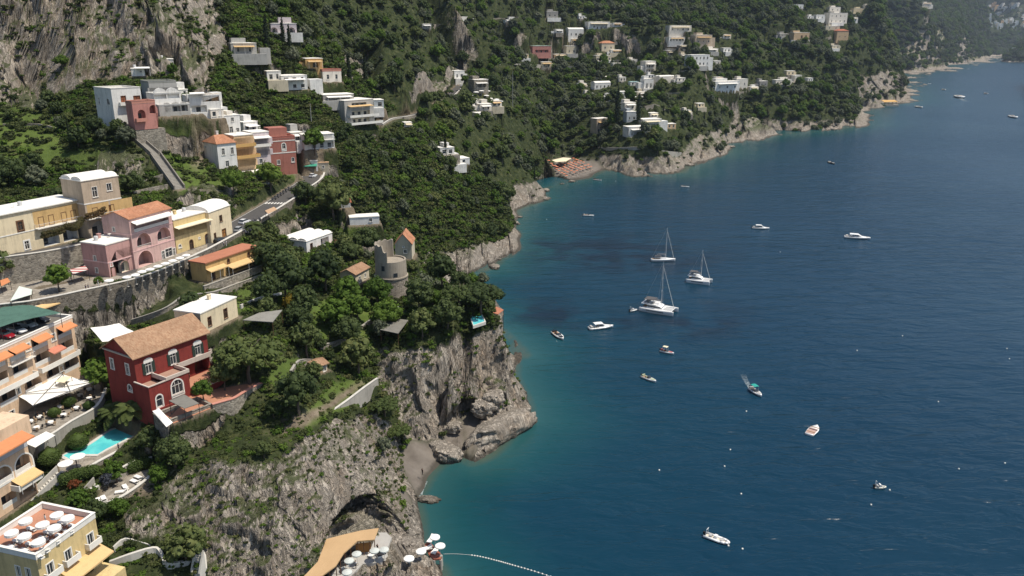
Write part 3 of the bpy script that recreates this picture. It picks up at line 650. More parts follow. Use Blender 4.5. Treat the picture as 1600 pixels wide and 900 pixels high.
    for e in kw.get('extra', []):
        k = e[0]
        if k == 'band':      # string course
            q = MB(); z = e[1]; q.box(-.08, -.08, z, L + .08, -.005, z + e[2]); q.box(-.08, 0, z, -.005, D, z + e[2]); q.build('string_course', e[3] if len(e) > 3 else TRIM(), root)
        elif k == 'corner':
            q = MB()
            for x0, x1 in ((-.05, .3), (L - .3, L + .05)): q.box(x0, -.05, 0, x1, -.003, h)
            q.build('corner_band', TRIM(), root)
        elif k == 'bal':     # balcony: u0, u1, z, out, solid?, material
            u0, u1, z, out = e[1] * L, e[2] * L, e[3], e[4]; solid = e[5] if len(e) > 5 else 0; q = MB(); q.box(u0, -out, z - .18, u1, -.004, z); bo = q.build('balcony', e[6] if len(e) > 6 and e[6] else TRIM(), root); q = MB()
            if solid: q.box(u0, -out, z + .003, u1, -out + .12, z + .9); q.box(u0, -out + .12, z + .003, u0 + .12, -.004, z + .9); q.box(u1 - .12, -out + .12, z + .003, u1, -.004, z + .9)
            else:
                pts = [(u0, -.05), (u0, -out + .05), (u1, -out + .05), (u1, -.05)]
                for p, s_ in zip(pts[:-1], pts[1:]):
                    q.tube((p[0], p[1], z + .95), (s_[0], s_[1], z + .95), .045, n=4); n = max(2, int(math.hypot(s_[0] - p[0], s_[1] - p[1]) / .35))
                    for i in range(n + 1): x = p[0] + (s_[0] - p[0]) * i / n; y = p[1] + (s_[1] - p[1]) * i / n; q.tube((x, y, z), (x, y, z + .95), .03, n=4)
            q.build('railing', RAIL() if not solid else (e[6] if len(e) > 6 and e[6] else TRIM()), bo)
        elif k == 'awn':     # awning: u0, u1, z, out, drop, colour, posts?
            u0, u1, z, out, drop, cm = e[1] * L, e[2] * L, e[3], e[4], e[5], e[6]; q = MB(); n = max(2, int((u1 - u0) / 1.2)); vs = []
            for i in range(n + 1):
                x = u0 + (u1 - u0) * i / n; s_ = .05 * math.sin(i * 2.4)
                vs += [(x, -.02, z), (x, -out * .5, z - drop * .5 - .06 + s_), (x, -out, z - drop), (x, -out - .02, z - drop - .22)]
            q.add(vs, [(4*i + a, 4*i + 4 + a, 4*i + 5 + a, 4*i + 1 + a) for i in range(n) for a in range(3)])
            q.add([(x, y, z_ - .03) for x, y, z_ in vs], [(4*i + 1 + a, 4*i + 5 + a, 4*i + 4 + a, 4*i + a) for i in range(n) for a in range(3)])
            ao = q.build('awning', awnm(cm), root)
            if len(e) > 7 and e[7]:
                for x in (u0 + .1, u1 - .1, (u0 + u1) / 2): q = MB(); q.tube((x, -out + .05, z - drop - .1), (x, -out + .05, e[7]), .05, n=5); q.build('post', RAIL(), ao)
        elif k == 'box':     # an added block: name, x0,y0,z0,x1,y1,z1, material
            q = MB(); q.box(*e[2:8]); q.build(e[1], e[8], root)
        
    return root
# ------------------------------------------------------------------ what stands where: roads first
ROAD_LOW = spline([P(-60,482,44), P(0,462,44), P(60,451,44), P(120,443,44), P(180,428,44.3), P(240,411,44.5), P(300,390,44.8), P(350,366,45.3), P(390,342,45.8), P(430,318,46.3), P(462,297,46.8), P(484,281,47.1), P(487,268,47.3), P(476,258,47.5)])
ROAD_UP = spline([P(-60,415,50), P(0,403,50), P(65,394,50), P(130,381,50), P(176,370,50)])
ROAD_FAR = spline([PZ(588,196,395), PZ(604,187,412), PZ(630,183,432), PZ(660,176,465), PZ(690,160,505), PZ(705,148,535), PZ(718,135,570), PZ(728,124,610)])
press_path(ROAD_LOW, 4.6, 1.5); press_path(ROAD_UP, 3.0, 1.0); press_path(ROAD_FAR, 3.4, 2.5)
press([(p.x, p.y) for p in (P(0,440,44), P(125,412,44), P(215,423,44), P(180,446,44), P(100,463,44), P(0,480,44))], 44, 1.0)     # the little square
a_, b_, c_ = P(281,296,55.6), P(243,243,63.5), P(189,196,72.0)
press_path([c_, b_, a_], 1.7, 1.2)
CAFE_EDGE = [P(-30,486,44), P(0,481,44), P(45,476,44), P(92,467,44), P(128,459,44.1), P(165,451,44.2), P(208,441,44.3), P(245,429,44.4), P(275,416.5,44.6), P(302,404,44.75), P(324,394,44.9)]
_in = [P(324,378,45.0), P(300,390,44.8), P(240,408,44.5), P(180,426,44.3), P(60,448,44), P(-30,470,44)]
press([(p.x, p.y) for p in CAFE_EDGE + _in], [p.z for p in CAFE_EDGE + _in], 0.7)
def wq(pts, e): return [(p.x, p.y) for p in (P(x, y, e) for x, y in pts)]
POOL_E = 23.0
press(wq([(84,716),(130,695),(170,668),(212,656),(232,668),(215,690),(180,706),(150,722),(118,742),(92,738)], POOL_E), POOL_E, 0.8)
press(wq([(150,778),(195,742),(240,728),(246,738),(195,778),(160,792)], 20.0), 20.0, 0.8)                     # sun terrace
press(wq([(90,605),(140,580),(165,610),(150,640),(70,690),(20,690),(0,650)], 26.5), 26.5, 0.8)             # restaurant terrace
press(wq([(262,652),(300,612),(400,596),(408,606),(330,640),(268,664)], 29.3), 29.3, 0.8)                  # lemon terrace below the red villa
LIDO = [(513,905),(525,886),(545,864),(580,855),(590,832),(604,832),(612,840),(604,860),(606,869),(595,879),(567,881),(548,900),(540,910)]
press(wq(LIDO, 5.2), 5.2, 0.6)
w_, l_, al_, d_, ad_, aw_ = 'w', 'l', 'al', 'd', 'ad', 'aw'
Wn = lambda *us, z=1.0, w=1.0, h=1.5, **o: [('w', u, z, w, h, o) for u in us]
# ---- the red villa and the houses round the pool
house("red_villa", "dark red villa with brown tiled roof and white hooded windows", (208,557), (322,517), 39.7, 10.0, 'red', h=13.6, roof='hip', tile='brown', rise=3.0, over=0.6, hipf=0.0, cat='villa', found=3,
      chimney=0,
      front=[('w', .17, 9.0, 1.3, 2.7, dict(shut=1, hood=1)), ('w', .50, 9.0, 1.3, 2.7, dict(shut=1, hood=1)), ('w', .85, 9.0, 1.3, 2.7, dict(shut=1, hood=1)), ('al', .62, 4.9, 2.0, 2.8, dict(deep=2, door=0)), ('al', .87, 4.9, 3.2, 3.2, dict(deep=2.2, door=1.0, pane='W'))],
      left=[('w', .22, 9.2, 1.0, 2.2, dict(trim=.2)), ('w', .74, 9.2, 1.0, 2.2, dict(trim=.2)), ('aw', .72, 5.6, 1.3, 1.3, dict(trim=.2))])
house("yellow_cottage", "pale yellow cottage with flat white roof behind the red villa", (312.5,491), (369,465), 42, 7.0, 'cream', h=4.6, kit=1,
      front=[('w', .22, 1.0, 1.0, 2.0, dict(mat='W', pane='S')), ('w', .66, 1.0, 1.1, 2.2, dict(mat='W', pane='S'))])
house("cliff_hotel", "cream hotel on the steep slope with a car park on its roof", (-34,563), (113,497), 41, 11, 'hotel', h=15.4, roof='terrace', parapet=.55, found=6, cat='hotel', roofmat='A',
      front=[('l', x, z, w, 2.5, dict(deep=2.0, rail=.9, solid=1, ndoor=2, door=1.2)) for x, w in ((.17, 3.2), (.36, 3.6), (.60, 4.0), (.885, 3.8)) for z in (12.2, 8.6)] + [('al', x, 4.2, 4.4, 2.9, dict(deep=2.2, rail=.9, solid=1, flat=.45, ndoor=2, door=1.2)) for x in (.2, .46, .70, .90)] +
      [('w', .475, 12.8, 1.0, 1.5, dict(trim=.25)), ('w', .755, 12.4, 1.0, 1.5, dict(trim=.25)), ('w', .30, 5.2, .9, 1.2, dict(trim=.25)), ('w', .78, 5.2, .9, 1.2, dict(trim=.25)), ('d', .2, .2, 1.2, 2.4), ('d', .5, .2, 1.2, 2.4)],
      extra=[('awn', .08, .26, 14.9, 1.7, .7, 'orange'), ('awn', .28, .445, 14.9, 1.7, .7, 'orange'), ('awn', .52, .69, 14.9, 1.7, .7, 'orange'), ('awn', .80, .97, 14.9, 1.7, .7, 'orange'), ('awn', .66, .81, 11.2, 1.6, .7, 'terra'), ('bal', .03, .48, 7.5, 1.3, 1), ('bal', .53, .98, 7.5, 1.1, 1), ('bal', .25, .5, 11.6, 1.0, 0)])
house("balcony_hotel", "cream hotel wing with arched loggias beside the pool stairs", (-34,742), (43,697), 30, 9, 'hotel', h=9.6, roof='terrace', found=6, cat='hotel', parmat='B',
      front=[('al', .86, 5.6, 3.6, 3.0, dict(deep=1.6, rail=.8, solid=1, trim=.3, ndoor=1)), ('al', .42, 5.6, 3.6, 3.0, dict(deep=1.6, rail=.8, solid=1, trim=.3)), ('al', .84, .6, 3.8, 2.7, dict(deep=2, flat=.3, door=0)), ('l', .45, 1.0, 3.0, 2.4, dict(deep=1.6, rail=.8, solid=1))],
      extra=[('awn', .55, 1.04, 5.3, 2.0, .8, 'ochre', 2.8), ('bal', .52, 1.02, 3.6, 1.8, 1), ('box', 'upper_storey', 1.0, 3.2, 9.7, 14.5, 9, 13.2, 'plaster'), ('awn', .1, .95, 13.0, 2.6, .7, 'orange')])
house("roof_terrace_house", "yellow house with white parasols on its terracotta roof terrace", (57,876), (149,810), 26, 10.5, 'yellow', h=12.5, roof='terrace', found=5,
      front=[('w', .17, 8.8, 1.1, 1.9, dict(trim=.2)), ('w', .47, 8.8, 1.1, 1.9, dict(trim=.2)), ('w', .86, 8.8, 1.1, 1.9, dict(trim=.2)), ('al', .3, 3.6, 2.6, 2.6, {}), ('al', .72, 3.6, 2.6, 2.6, {})],
      left=[('w', .80, 8.8, .8, 1.9, {}), ('w', .62, 8.8, .8, 1.9, {})],
      extra=[('bal', .06, .30, 8.7, .9, 1), ('bal', .36, .60, 8.7, .9, 1), ('bal', .75, .98, 8.7, .9, 1), ('awn', .30, 1.0, 7.9, 2.6, .9, 'ochre'), ('box', 'lower_terrace', 2.5, -4.2, 0, 11.5, -.01, 4.2, 'plaster')])
house("stone_wing", "rubble stone wing with white windows under the red villa", (262,664), (331,637), 29.2, 5.0, 'stone', h=6.6, roof='terrace', parapet=.7, found=4, pad=False, parmat='stone',
      front=[('aw', .60, 3.2, 2.3, 1.9, dict(bars=2, trim=.08)), ('w', .60, .4, 2.3, 1.6, dict(bars=2, trim=.08)), ('aw', .1, 3.6, 1.5, 1.4, dict(bars=1))])
# ---- along the coast road
house("pink_house", "pink three-storey house with tiled roof and big arched loggias", (212,421), (276,399), 44.5, 8.5, 'pink', top=342, roof='gable', tile='orange', rise=1.5, over=.25, chimney=0,
      front=[('l', .5, 9.0, 11.5, 2.5, dict(deep=1.5, rail=.8, solid=1, door=0)), ('al', .27, 4.7, 4.6, 3.6, dict(deep=1.6, rail=.7, ndoor=1, trim=.2, trimmat='P')), ('al', .75, 4.7, 4.6, 3.6, dict(deep=1.6, rail=.7, door=1.6, trim=.2, trimmat='P')),
             ('al', .25, .1, 4.8, 3.8, dict(deep=3, trim=.25, trimmat='P', door=0)), ('d', .68, .1, 1.0, 2.2), ('w', .82, .3, 2.4, 2.2, dict(bars=1)), ('d', .95, .1, .8, 2.0)],
      left=[('w', .4, 9.2, .7, 1.0, {})], extra=[('awn', .04, .94, 11.8, 1.6, .5, 'white'), ('band', 8.6, .25, 'P'), ('band', 4.3, .22, 'P')])
house("rose_annex", "low rose-coloured annex with white roof beside the pink house", (172,434), (212,421), 44.3, 8.0, 'rose', top=384, roof='flat', kit=3, pad=True,
      front=[('l', .68, 4.0, 5.2, 2.0, dict(deep=1.2, rail=.9, door=0)), ('al', .62, .2, 2.4, 2.8, dict(deep=1.0, mat='C')), ('ad', .16, .1, 1.0, 2.2, dict(mat='W', pane='S')), ('w', .12, 2.6, .6, .8)], left=[('w', .5, 3.8, .8, 1.2, {}), ('w', .5, .8, .8, 1.2, {})], extra=[('band', 3.5, .3, 'P')])
house("yellow_terrace_house", "long yellow house with covered balcony and white roof by the road", (277,398), (331,381), 44.6, 8.0, 'yellow', top=345, roof='flat', kit=3,
      front=[('l', .5, 4.7, 12.6, 2.0, dict(deep=1.8, door=1.2, ndoor=4, pane='S')), ('ad', .42, .1, 1.2, 2.7, dict(mat='W', pane='S')), ('ad', .88, .1, 1.3, 3.0, dict(mat='W', pane='D')), ('aw', .1, 1.6, .9, .9, {}), ('w', .66, 2.4, .5, .4, {})], extra=[('awn', .0, 1.0, 7.4, 1.4, .35, 'cream')])
house("cream_garage_house", "cream two-storey house with orange garage door at the road bend", (331,381), (364,367), 44.9, 8.0, 'cream', top=333, roof='vault', vaults=1,
      front=[('d', .60, .1, 1.9, 2.6, dict(mat='W', pane='O', glass=0, trim=.1)), ('w', .18, .9, .8, 1.6, dict(mat='W', pane='S')), ('w', .52, 5.0, 1.3, 1.8, dict(mat='W', pane='S', trim=.05))])
house("arcade_house", "long yellow house with arcade, upper terrace and white roof above the road", (-30,343), (132,311), 59.5, 10, 'cream', h=9.8, roof='flat', kit=3, over=.4, found=2,
      front=[('w', .33, 5.4, 1.2, 2.1, dict(trim=.35, mat='W', pane='S')), ('w', .36, .6, 1.1, 2.0, dict(trim=.35, pane='S')), ('w', .05, 5.4, 1.1, 1.8, dict(trim=.3, pane='S')), ('w', .05, .8, 1.1, 1.8, dict(trim=.3, pane='S'))] + [('al', x, .1, 4.3, 4.0, dict(deep=2.4, door=1.2, mat='G')) for x in (.60, .80, .955)] + [('d', x, 5.2, 1.2, 2.3, dict(mat='W', pane='O')) for x in (.53, .63, .76, .86, .95)], extra=[('band', 4.75, .25), ('bal', .46, 1.0, 5.1, 1.2, 0), ('box', 'ochre_panel', 12.2, -.03, 5.3, 25.5, -.004, 9.2, 'ochre')])
house("beige_block", "plain beige block with white vaulted roof and bare brick walls", (126,284), (184,275), 64.6, 9.0, 'beige', h=14.6, roof='vault', vaults=2, found=1,
      front=[('w', .32, 10.2, 1.3, 2.6, dict(trim=.1, pane='S')), ('w', .72, 11.2, 1.3, 1.9, dict(trim=.1, pane='S')), ('al', .3, .1, 4.2, 4.0, dict(deep=2.4, mat='G')), ('al', .77, .1, 4.0, 4.0, dict(deep=2.4, mat='G')), ('d', .25, 5.2, 1.2, 2.3, dict(mat='W', pane='O')), ('d', .7, 5.2, 1.2, 2.3, dict(mat='W', pane='O'))],
      extra=[('band', 8.7, .3), ('band', 4.75, .2), ('box', 'ochre_panel', .5, -.03, 5.3, 6.4, -.004, 8.6, 'ochre'), ('box', 'ochre_panel', 6.9, -.03, 5.3, 13.0, -.004, 8.6, 'ochre'), ('bal', 0, 1, 5.1, 1.1, 0)])
house("ochre_roadside_house", "ochre house below the road with terracotta roof strip and awnings", (324,441), (404,412), 40.3, 5.0, 'ochre', top=412, roof='flat', kit=0, over=.35, roofmat='X', bulge=0.05,
      front=[('aw', .42, 3.0, .8, 1.1, dict(mat='W')), ('aw', .82, 3.0, .8, 1.1, dict(mat='W')), ('l', .64, .2, 10, 2.0, dict(deep=2.2, door=0)), ('d', .12, .2, 1.0, 2.0, dict(mat='W'))], extra=[('awn', .0, .33, 3.4, 1.6, .5, 'ochre', .1), ('awn', .36, 1.0, 2.7, 2.2, .6, 'ochre', .1)])
# ---- up the hill on the left
house("grey_corner_house", "pale grey house with terracotta doors at the top of the stairs", (173,140), ('w', 46, 50), 83, 12, 'white', h=12.3, roof='terrace', parapet=.25, roofmat='L', found=5,
      front=[('d', .38, 7.6, 1.6, 2.6, dict(mat='W', pane='T', trim=.05)), ('d', .84, 7.6, 2.2, 2.4, dict(mat='W', pane='T', trim=.05))], left=[('aw', .75, 7.4, 2.0, 2.0, {}), ('w', .22, 7.4, 1.0, 2.0, {}), ('w', .1, 1.2, 1.2, 1.6, {})], extra=[('bal', .2, .75, 7.4, 1.2, 1)])
house("salmon_house", "salmon pink house over a stone arch beside the long stairs", (206,163), ('w', 36, 48), 79.0, 4.5, 'salmon', h=6.4, roof='terrace', parapet=.8, parmat='N', roofmat='L', found=1.5, pad=False,
      front=[('al', .36, 1.2, 2.4, 3.4, dict(deep=1.5)), ('al', .9, 3.2, 2.6, 2.6, dict(deep=2, door=0))], extra=[('bal', .05, .5, 1.2, 1.0, 1, 'N'), ('box', 'stone_base', .1, .1, -12, 9.5, 7.5, -1.51, 'stone')])
house("terrace_garden_house", "grey-green house with a grassy roof under the cliff", (232,130), ('w', 43, 38), 83.7, 10, 'grey', h=8.5, roof='terrace', parapet=.5, parmat='K', roofmat='V', found=6,
      front=[('l', .5, 2.2, 10.5, 2.5, dict(deep=1.6, rail=.9, ndoor=4, door=1.4)), ('l', .5, 5.6, 10.0, 1.3, dict(deep=.4, door=0, mat='C'))])
house("cliff_top_house", "white house with flat roofs tucked against the foot of the cliff", (252,112.5), ('w', 21, 25), 85.9, 6, 'white', top=93, roof='flat', kit=1, found=3,
      front=[('w', .35, 2.0, 1.6, 1.2, {}), ('w', .72, 2.0, 1.4, 1.2, {})])
house("whitewashed_shed", "small whitewashed shed with canopy under the cliff", (206,119), ('w', 21, 25), 85.1, 5, 'white', top=108, roof='flat', kit=1, found=3, front=[('w', .7, 1.2, .8, .6, {})], extra=[('awn', .3, 1.4, 3.2, 2.5, .3, 'white', .1)])
house("arched_house", "white house with two blind arches and a grey terrace roof", (242,163), ('w', 42, 42), 78, 7, 'white', top=148, roof='terrace', parapet=.3, roofmat='L', found=6, front=[('al', .25, 1.6, 4.2, 3.4, dict(deep=.8, door=0)), ('al', .70, 1.6, 4.2, 3.4, dict(deep=.8, door=0))])
house("grey_arcade_house", "grey house with three small arches above a concrete wall", (250,182), ('w', 48, 40), 74.3, 8, 'grey', top=166, roof='terrace', parapet=.3, roofmat='L', found=7, front=[('al', .28, 1.2, 1.9, 3.0, dict(deep=1.2)), ('al', .56, 1.2, 2.6, 3.0, dict(deep=1.2)), ('al', .82, 1.2, 2.2, 3.0, dict(deep=1.2))])
house("veranda_house", "white house with glazed veranda and cluttered roof by the cliff edge", (298,178), ('w', 47, 35), 74, 9, 'white', top=152, roof='terrace', parapet=.25, roofmat='L', found=6, front=[('l', .25, 4.2, 6.0, 2.2, dict(deep=1.0, rail=.9, ndoor=3, door=1.6)), ('l', .72, 3.8, 6, 2.4, dict(deep=1.4, mat='H', door=1.0)), ('l', .3, .4, 5.0, 2.2, dict(deep=1.2))], extra=[('awn', .02, .5, 7.0, 1.4, .3, 'white')])
house("white_stair_house", "white house with flat roof and small windows above the orange roof", (344,212), ('w', 33, 42), 66, 8, 'white', top=182, roof='flat', kit=2, found=5, front=[('w', .25, 4.2, 1.0, 1.5, {}), ('w', .65, 4.4, 1.0, 1.5, {}), ('d', .55, .6, 1.2, 2.2, {}), ('w', .85, .8, 1.0, 1.4, {})], left=[('w', .5, 4.2, .8, .9, {})])
house("orange_roof_house", "blue-grey and white house with a bright orange hipped roof", (343,266), ('w', 29, 46), 56.5, 9.5, 'white', top=224, roof='hip', tile='orange', rise=2.2, over=.35, hipf=.3, found=4,
      front=[('w', .3, 4.8, 1.0, 2.2, dict(trim=.25, pane='S')), ('w', .78, 4.8, 1.0, 2.2, dict(trim=.25, pane='S')), ('w', .45, .8, 1.2, 2.0, dict(trim=.3))], left=[('w', .1, 6.4, .9, .9, {})])
house("peach_house", "peach house with deep terraces stepping down to the road", (370,262), ('w', 30, 44), 56, 8, 'peach', top=213, roof='flat', kit=1, found=7,
      front=[('l', .5, 7.2, 7.6, 2.6, dict(deep=1.6, ndoor=2, door=1.3)), ('l', .5, 3.6, 8.4, 2.4, dict(deep=1.6, ndoor=2, door=1.3)), ('l', .5, .2, 8.4, 2.2, dict(deep=1.6, ndoor=3, door=1.3))], extra=[('bal', -.05, 1.0, 7.1, 1.6, 1, 'Y'), ('bal', -.1, 1.1, 3.4, 2.8, 1, 'Y')])
house("glazed_house", "white house with glazed verandas on two floors beside the red house", (398,258), ('w', 26, 40), 55, 8, 'lilac', top=208, roof='flat', kit=1, found=7,
      front=[('l', .5, 7.0, 8.6, 2.4, dict(deep=.8, ndoor=4, door=1.6)), ('l', .5, 3.2, 8.2, 2.0, dict(deep=.8, ndoor=3, door=1.8)), ('w', .4, .4, 1.2, 1.6, {})], extra=[('bal', 0, 1, 6.5, 1.4, 1), ('awn', 0, 1, 10.0, 2.0, .4, 'white')])
house("brick_red_house", "tall brick-red house with white bands and an arched window", (425,275), ('w', 40, 34), 49.5, 9, 'brick', top=218, roof='terrace', parapet=.7, roofmat='L', parmat='Q', found=4,
      front=[('aw', .55, 9.4, 1.3, 2.2, dict(trim=.3)), ('aw', .86, 4.4, 1.1, 1.8, dict(trim=.1)), ('w', .3, 4.0, 1.0, 1.6, {})], extra=[('band', 8.0, .35), ('band', 12.4, .3), ('box', 'upper_storey', 1.2, 3.0, 13.5, 8.0, 8.9, 17.0, 'brick')])
house("hillside_white_house", "white house with flat roof and long balcony above the green awning", (476,234), ('w', 47, 30), 57, 8, 'white', top=212, roof='flat', kit=2, found=5, front=[('l', .5, 3.6, 10.5, 2.0, dict(deep=1.2, ndoor=4, door=1.2)), ('l', .6, .3, 9.0, 2.2, dict(deep=1.0, rail=.9, ndoor=3, door=1.4))], left=[('aw', .3, 3.4, 1.4, 2.0, {})], extra=[('bal', .12, 1, 3.4, 1.1, 0)])
house("green_awning_garage", "low white garage with a green awning at the road bend", (474,267), ('w', 23, 12), 49.0, 6, 'white', top=252, roof='flat', kit=1, found=2, pad=False, front=[('l', .5, .1, 4.2, 2.1, dict(deep=1.0, door=0))], extra=[('awn', .05, .95, 2.6, 1.3, .6, 'green')])
house("tan_roof_lodge", "small lodge with tan roof on the outer edge of the road bend", (497,266), ('w', 17, 10), 49.0, 4, 'sand', top=255, roof='flat', kit=0, roofmat='X2', pad=False, found=4, front=[('w', .5, .8, .8, .9, {})])
house("roadside_pavilion", "low white pavilion with strip windows half hidden by trees", (386,292), ('w', 35, 44), 50, 5, 'bluegrey', top=272, roof='flat', kit=0, over=.4, found=4, front=[('l', .5, 2.2, 9.5, 1.6, dict(deep=.5, door=1.8, ndoor=4)), ('l', .6, .2, 6, 1.4, dict(deep=.5))], extra=[('bal', .1, 1, 2.0, .8, 1)])
# ---- by the tower and down the gully
house("garden_villa", "white villa with scalloped white roof among trees", (480,398), (520,383), 34.8, 10, 'white', top=378, roof='vault', vaults=3, found=4, cat='villa', front=[('w', .18, .6, 1.0, 2.4, dict(mat='W')), ('l', .7, .8, 4.0, 2.6, dict(deep=1.6))], left=[('w', .3, 1.0, 1.0, 1.6, {}), ('w', .75, 1.0, 1.0, 1.6, {})], extra=[('bal', .4, 1.1, .7, 2.0, 1, 'N')])
house("orange_gable_house", "sand-coloured house with steep orange roof behind the round tower", (618,405), (644,405), 29.2, 8, 'sand', top=380, roof='hipy', tile='orange', rise=3.2, over=.3, found=4, chimney=0, front=[('w', .6, 2.0, 1.0, 1.2, {}), ('w', .5, 3.9, .5, .5, {})])
house("tiled_hut", "small tiled cottage with vine pergola left of the round tower", (556,446), (577,434), 31, 5, 'sand', top=428, roof='gable', tile='brown', rise=1.2, found=3, chimney=0, front=[('w', .7, .8, .7, 1.2, {}), ('d', .3, .1, .9, 1.9, {})])
house("white_flat_house", "long low white house on the wooded slope", (547,352), ('w', 46, 15), 38.5, 5, 'white', top=341, roof='flat', kit=0, found=3, front=[('w', .7, .8, 1.0, 1.2, {})])
house("red_roof_cottage", "small white cottage with a dull red roof among trees", (533,325), ('w', 15, 25), 43.5, 5, 'white', top=316, roof='gable', tile='red', rise=1.2, found=3, chimney=0, front=[('w', .6, .7, .8, 1.0, {})])
house("garden_shed", "tiny garden shed with clay roof on the cliff garden", (494,586), (512,579), 24.3, 4, 'tan', top=573, roof='gable', tile='brown', rise=.7, found=2, chimney=0, front=[('w', .3, .8, .5, .7, {}), ('d', .75, .1, .8, 1.8, {})])
house("pump_hut", "tiny stone pump hut with pale roof beneath the round tower", (613,493), (624,489), 27.5, 2.2, 'stone', top=485, roof='flat', kit=0, found=2, front=[('d', .5, .1, .6, 1.2, dict(mat='W'))])
# ---- farther houses: foot pixel, width, turn, row of the roof
def far(name, label, x, y, w, top, yaw=18, depth=8, wall='white', roof='flat', nw=0, rows=1, lift=0.0, group=None, **kw):
    p = hit(x, y); e = p.z + lift; fr = []; pr = proj(p.x, p.y, p.z)[2]; a = p; hh = solve_e(Vector((p.x, p.y, e)), top) - e; Lm = w * pr / F
    if wall == 'white' and random.Random(label).random() < .45: wall = 'warmwhite'
    if nw < 2 and 'front' not in kw: nw = int(max(2, min(5, Lm / 3.2)))
    for rr in range(rows):
        for i in range(nw): fr.append(('w', (i + .6) / (nw + .2), hh * (rr + .25) / rows, min(1.7, Lm / nw * .5) * random.Random(i * 7 + rr + len(label)).choice((.7, 1, 1.25)), min(2.1, hh / rows * .55), dict(trim=0, bars=0)))
    fr += kw.pop('front', [])
    yaw += 14; rx = random.Random(name + label); ex = kw.pop('extra', []); wmt = wall; Lw = Lm / max(.5, math.cos(math.radians(yaw)))
    if roof == 'flat':
        if rx.random() < .55: x0 = rx.uniform(0, .45) * Lw; ex = ex + [('box', 'upper_storey', x0, depth * .35, hh + .28, x0 + Lw * rx.uniform(.35, .55), depth - .2, hh + rx.uniform(2.2, 3.0), wmt), ]
        if rx.random() < .6: ex = ex + [('box', 'front_terrace', rx.uniform(-.3, .1) * Lw, -rx.uniform(2.0, 4.0), -4, rx.uniform(.7, 1.25) * Lw, -.01, rx.uniform(.2, .9), rx.choice(['white', 'grey', 'sand', 'stone']))]
        if rx.random() < .55: s_ = rx.choice((0, 1)); w2 = Lw * rx.uniform(.3, .55); ex = ex + [('box', 'side_wing', -w2 if s_ else Lw + .01, depth * .2, -4, -.01 if s_ else Lw + w2, depth * .9, hh * rx.uniform(.5, .8), wmt)]
        if rx.random() < .35: ex = ex + [('awn', .1, .9, hh * .8, 2.4, .3, rx.choice(['white', 'cream', 'ochre']), .1)]
    kw['extra'] = ex
    return house(name, label, proj(p.x, p.y, e)[:2], ('w', w, yaw), e, depth, wall, top=top, roof=roof, front=fr, found=kw.pop('found', 5), kit=kw.pop('kit', 0), group=group, chimney=0, **kw)
LG = lambda u, z, w, h, **o: ('l', u, z, w, h, dict(dict(deep=1.5, ndoor=3), **o))
far("pergola_villa", "white hillside villa with pillared pergola on its terrace", 441, 141, 40, 119, 20, 9, nw=3, rows=2)
far("pergola_annex", "white pillar annex left of the pergola villa", 418, 128, 22, 112, 15, 6)
far("mustard_house", "mustard yellow house with cream roof under the rock face", 478, 107, 27, 92, 15, 8, 'ochre', front=[('al', .55, .4, 2.6, 2.6, {})])
far("red_terrace_house", "white house with a dark red terrace below the mustard house", 505, 128, 29, 112, 15, 8, nw=2, parmat='N', roof='terrace', roofmat='N')
far("pink_ruin", "dusty pink house with two arches high in the woods", 424, 52, 40, 37, 5, 8, 'lilac', nw=0, front=[('al', .12, .3, 3, 2.4, {}), ('al', .8, .3, 3.0, 2.4, {})])
far("wood_edge_house", "pale house with long white parapet at the edge of the cliff", 362, 86, 40, 68, 12, 8, 'grey', nw=2)
far("terraced_hotel", "grey and white hotel with stacked terraces above the road bend", 540, 196, 45, 158, 32, 12, 'grey', cat='hotel', front=[LG(.55, .5, 9, 2.2, mat='C'), LG(.55, 3.8, 10, 2.2, mat='C'), LG(.5, 7.4, 8, 2.2)], extra=[('bal', .1, 1.1, 3.4, 1.8, 1), ('bal', .1, 1.2, .2, 2.5, 1)])
far("long_roof_house", "low house with a broad cream roof left of the terraced hotel", 505, 158, 48, 149, 18, 9, 'dim', nw=3)
far("pale_blue_house", "pale blue house with flat roof beside the road bend", 577, 170, 23, 157, 8, 8, 'bluegrey', nw=0)
far("white_gatehouse", "small white house where the road squeezes past the rock", 710, 124, 16, 111, 20, 8, nw=2)
far("terrace_restaurant", "stone restaurant house with terraces of white parasols", 741, 146, 22, 125, 15, 9, 'stone', cat='restaurant', front=[LG(.5, 4, 7, 2.2)])
far("ravine_villa", "white villa with stepped flat roofs over the wooded ravine", 700, 258, 34, 250, 15, 9, nw=2)
far("ravine_annex", "white annex behind the ravine villa", 688, 244, 22, 232, 15, 7)
far("slope_kiosk", "tiny white kiosk on the wooded slope by the road", 632, 198, 12, 192, 10, 4)
far("slope_store", "low white store with round roof in the woods", 666, 210, 16, 205, 10, 5, roof='vault', vaults=1)
far("beach_gate_house", "stone house with white roof on the left above the orange beach", 932, 209, 18, 186, 20, 8, 'beige', nw=3, rows=2)
far("seaside_villa", "white villa with balustraded terrace right above the low cliff", 982, 215, 34, 199, 6, 10, cat='villa', front=[LG(.5, .6, 12, 3.2, rail=.9)], nw=3)
far("blue_shadow_house", "pale house with tall windows next to a cypress", 979, 191, 16, 175, 4, 7, 'bluegrey', nw=2)  # wall colour itself is blue-grey
far("veranda_villa", "white villa with wide veranda and tent-like roof", 1004, 201, 29, 187, 10, 9, cat='villa', front=[LG(.5, .4, 13, 3.0, deep=3)])
far("stepped_villa", "white cubic villa stepping down in three levels", 960, 160, 22, 144, 16, 8, nw=3, rows=2)
far("stepped_villa_annex", "lower white block under the stepped villa", 976, 173, 17, 161, 14, 7, nw=2)
far("round_roof_house", "white house with rounded roof and blank front wall", 929, 140, 25, 130, 12, 7, roof='vault', vaults=1, nw=1)
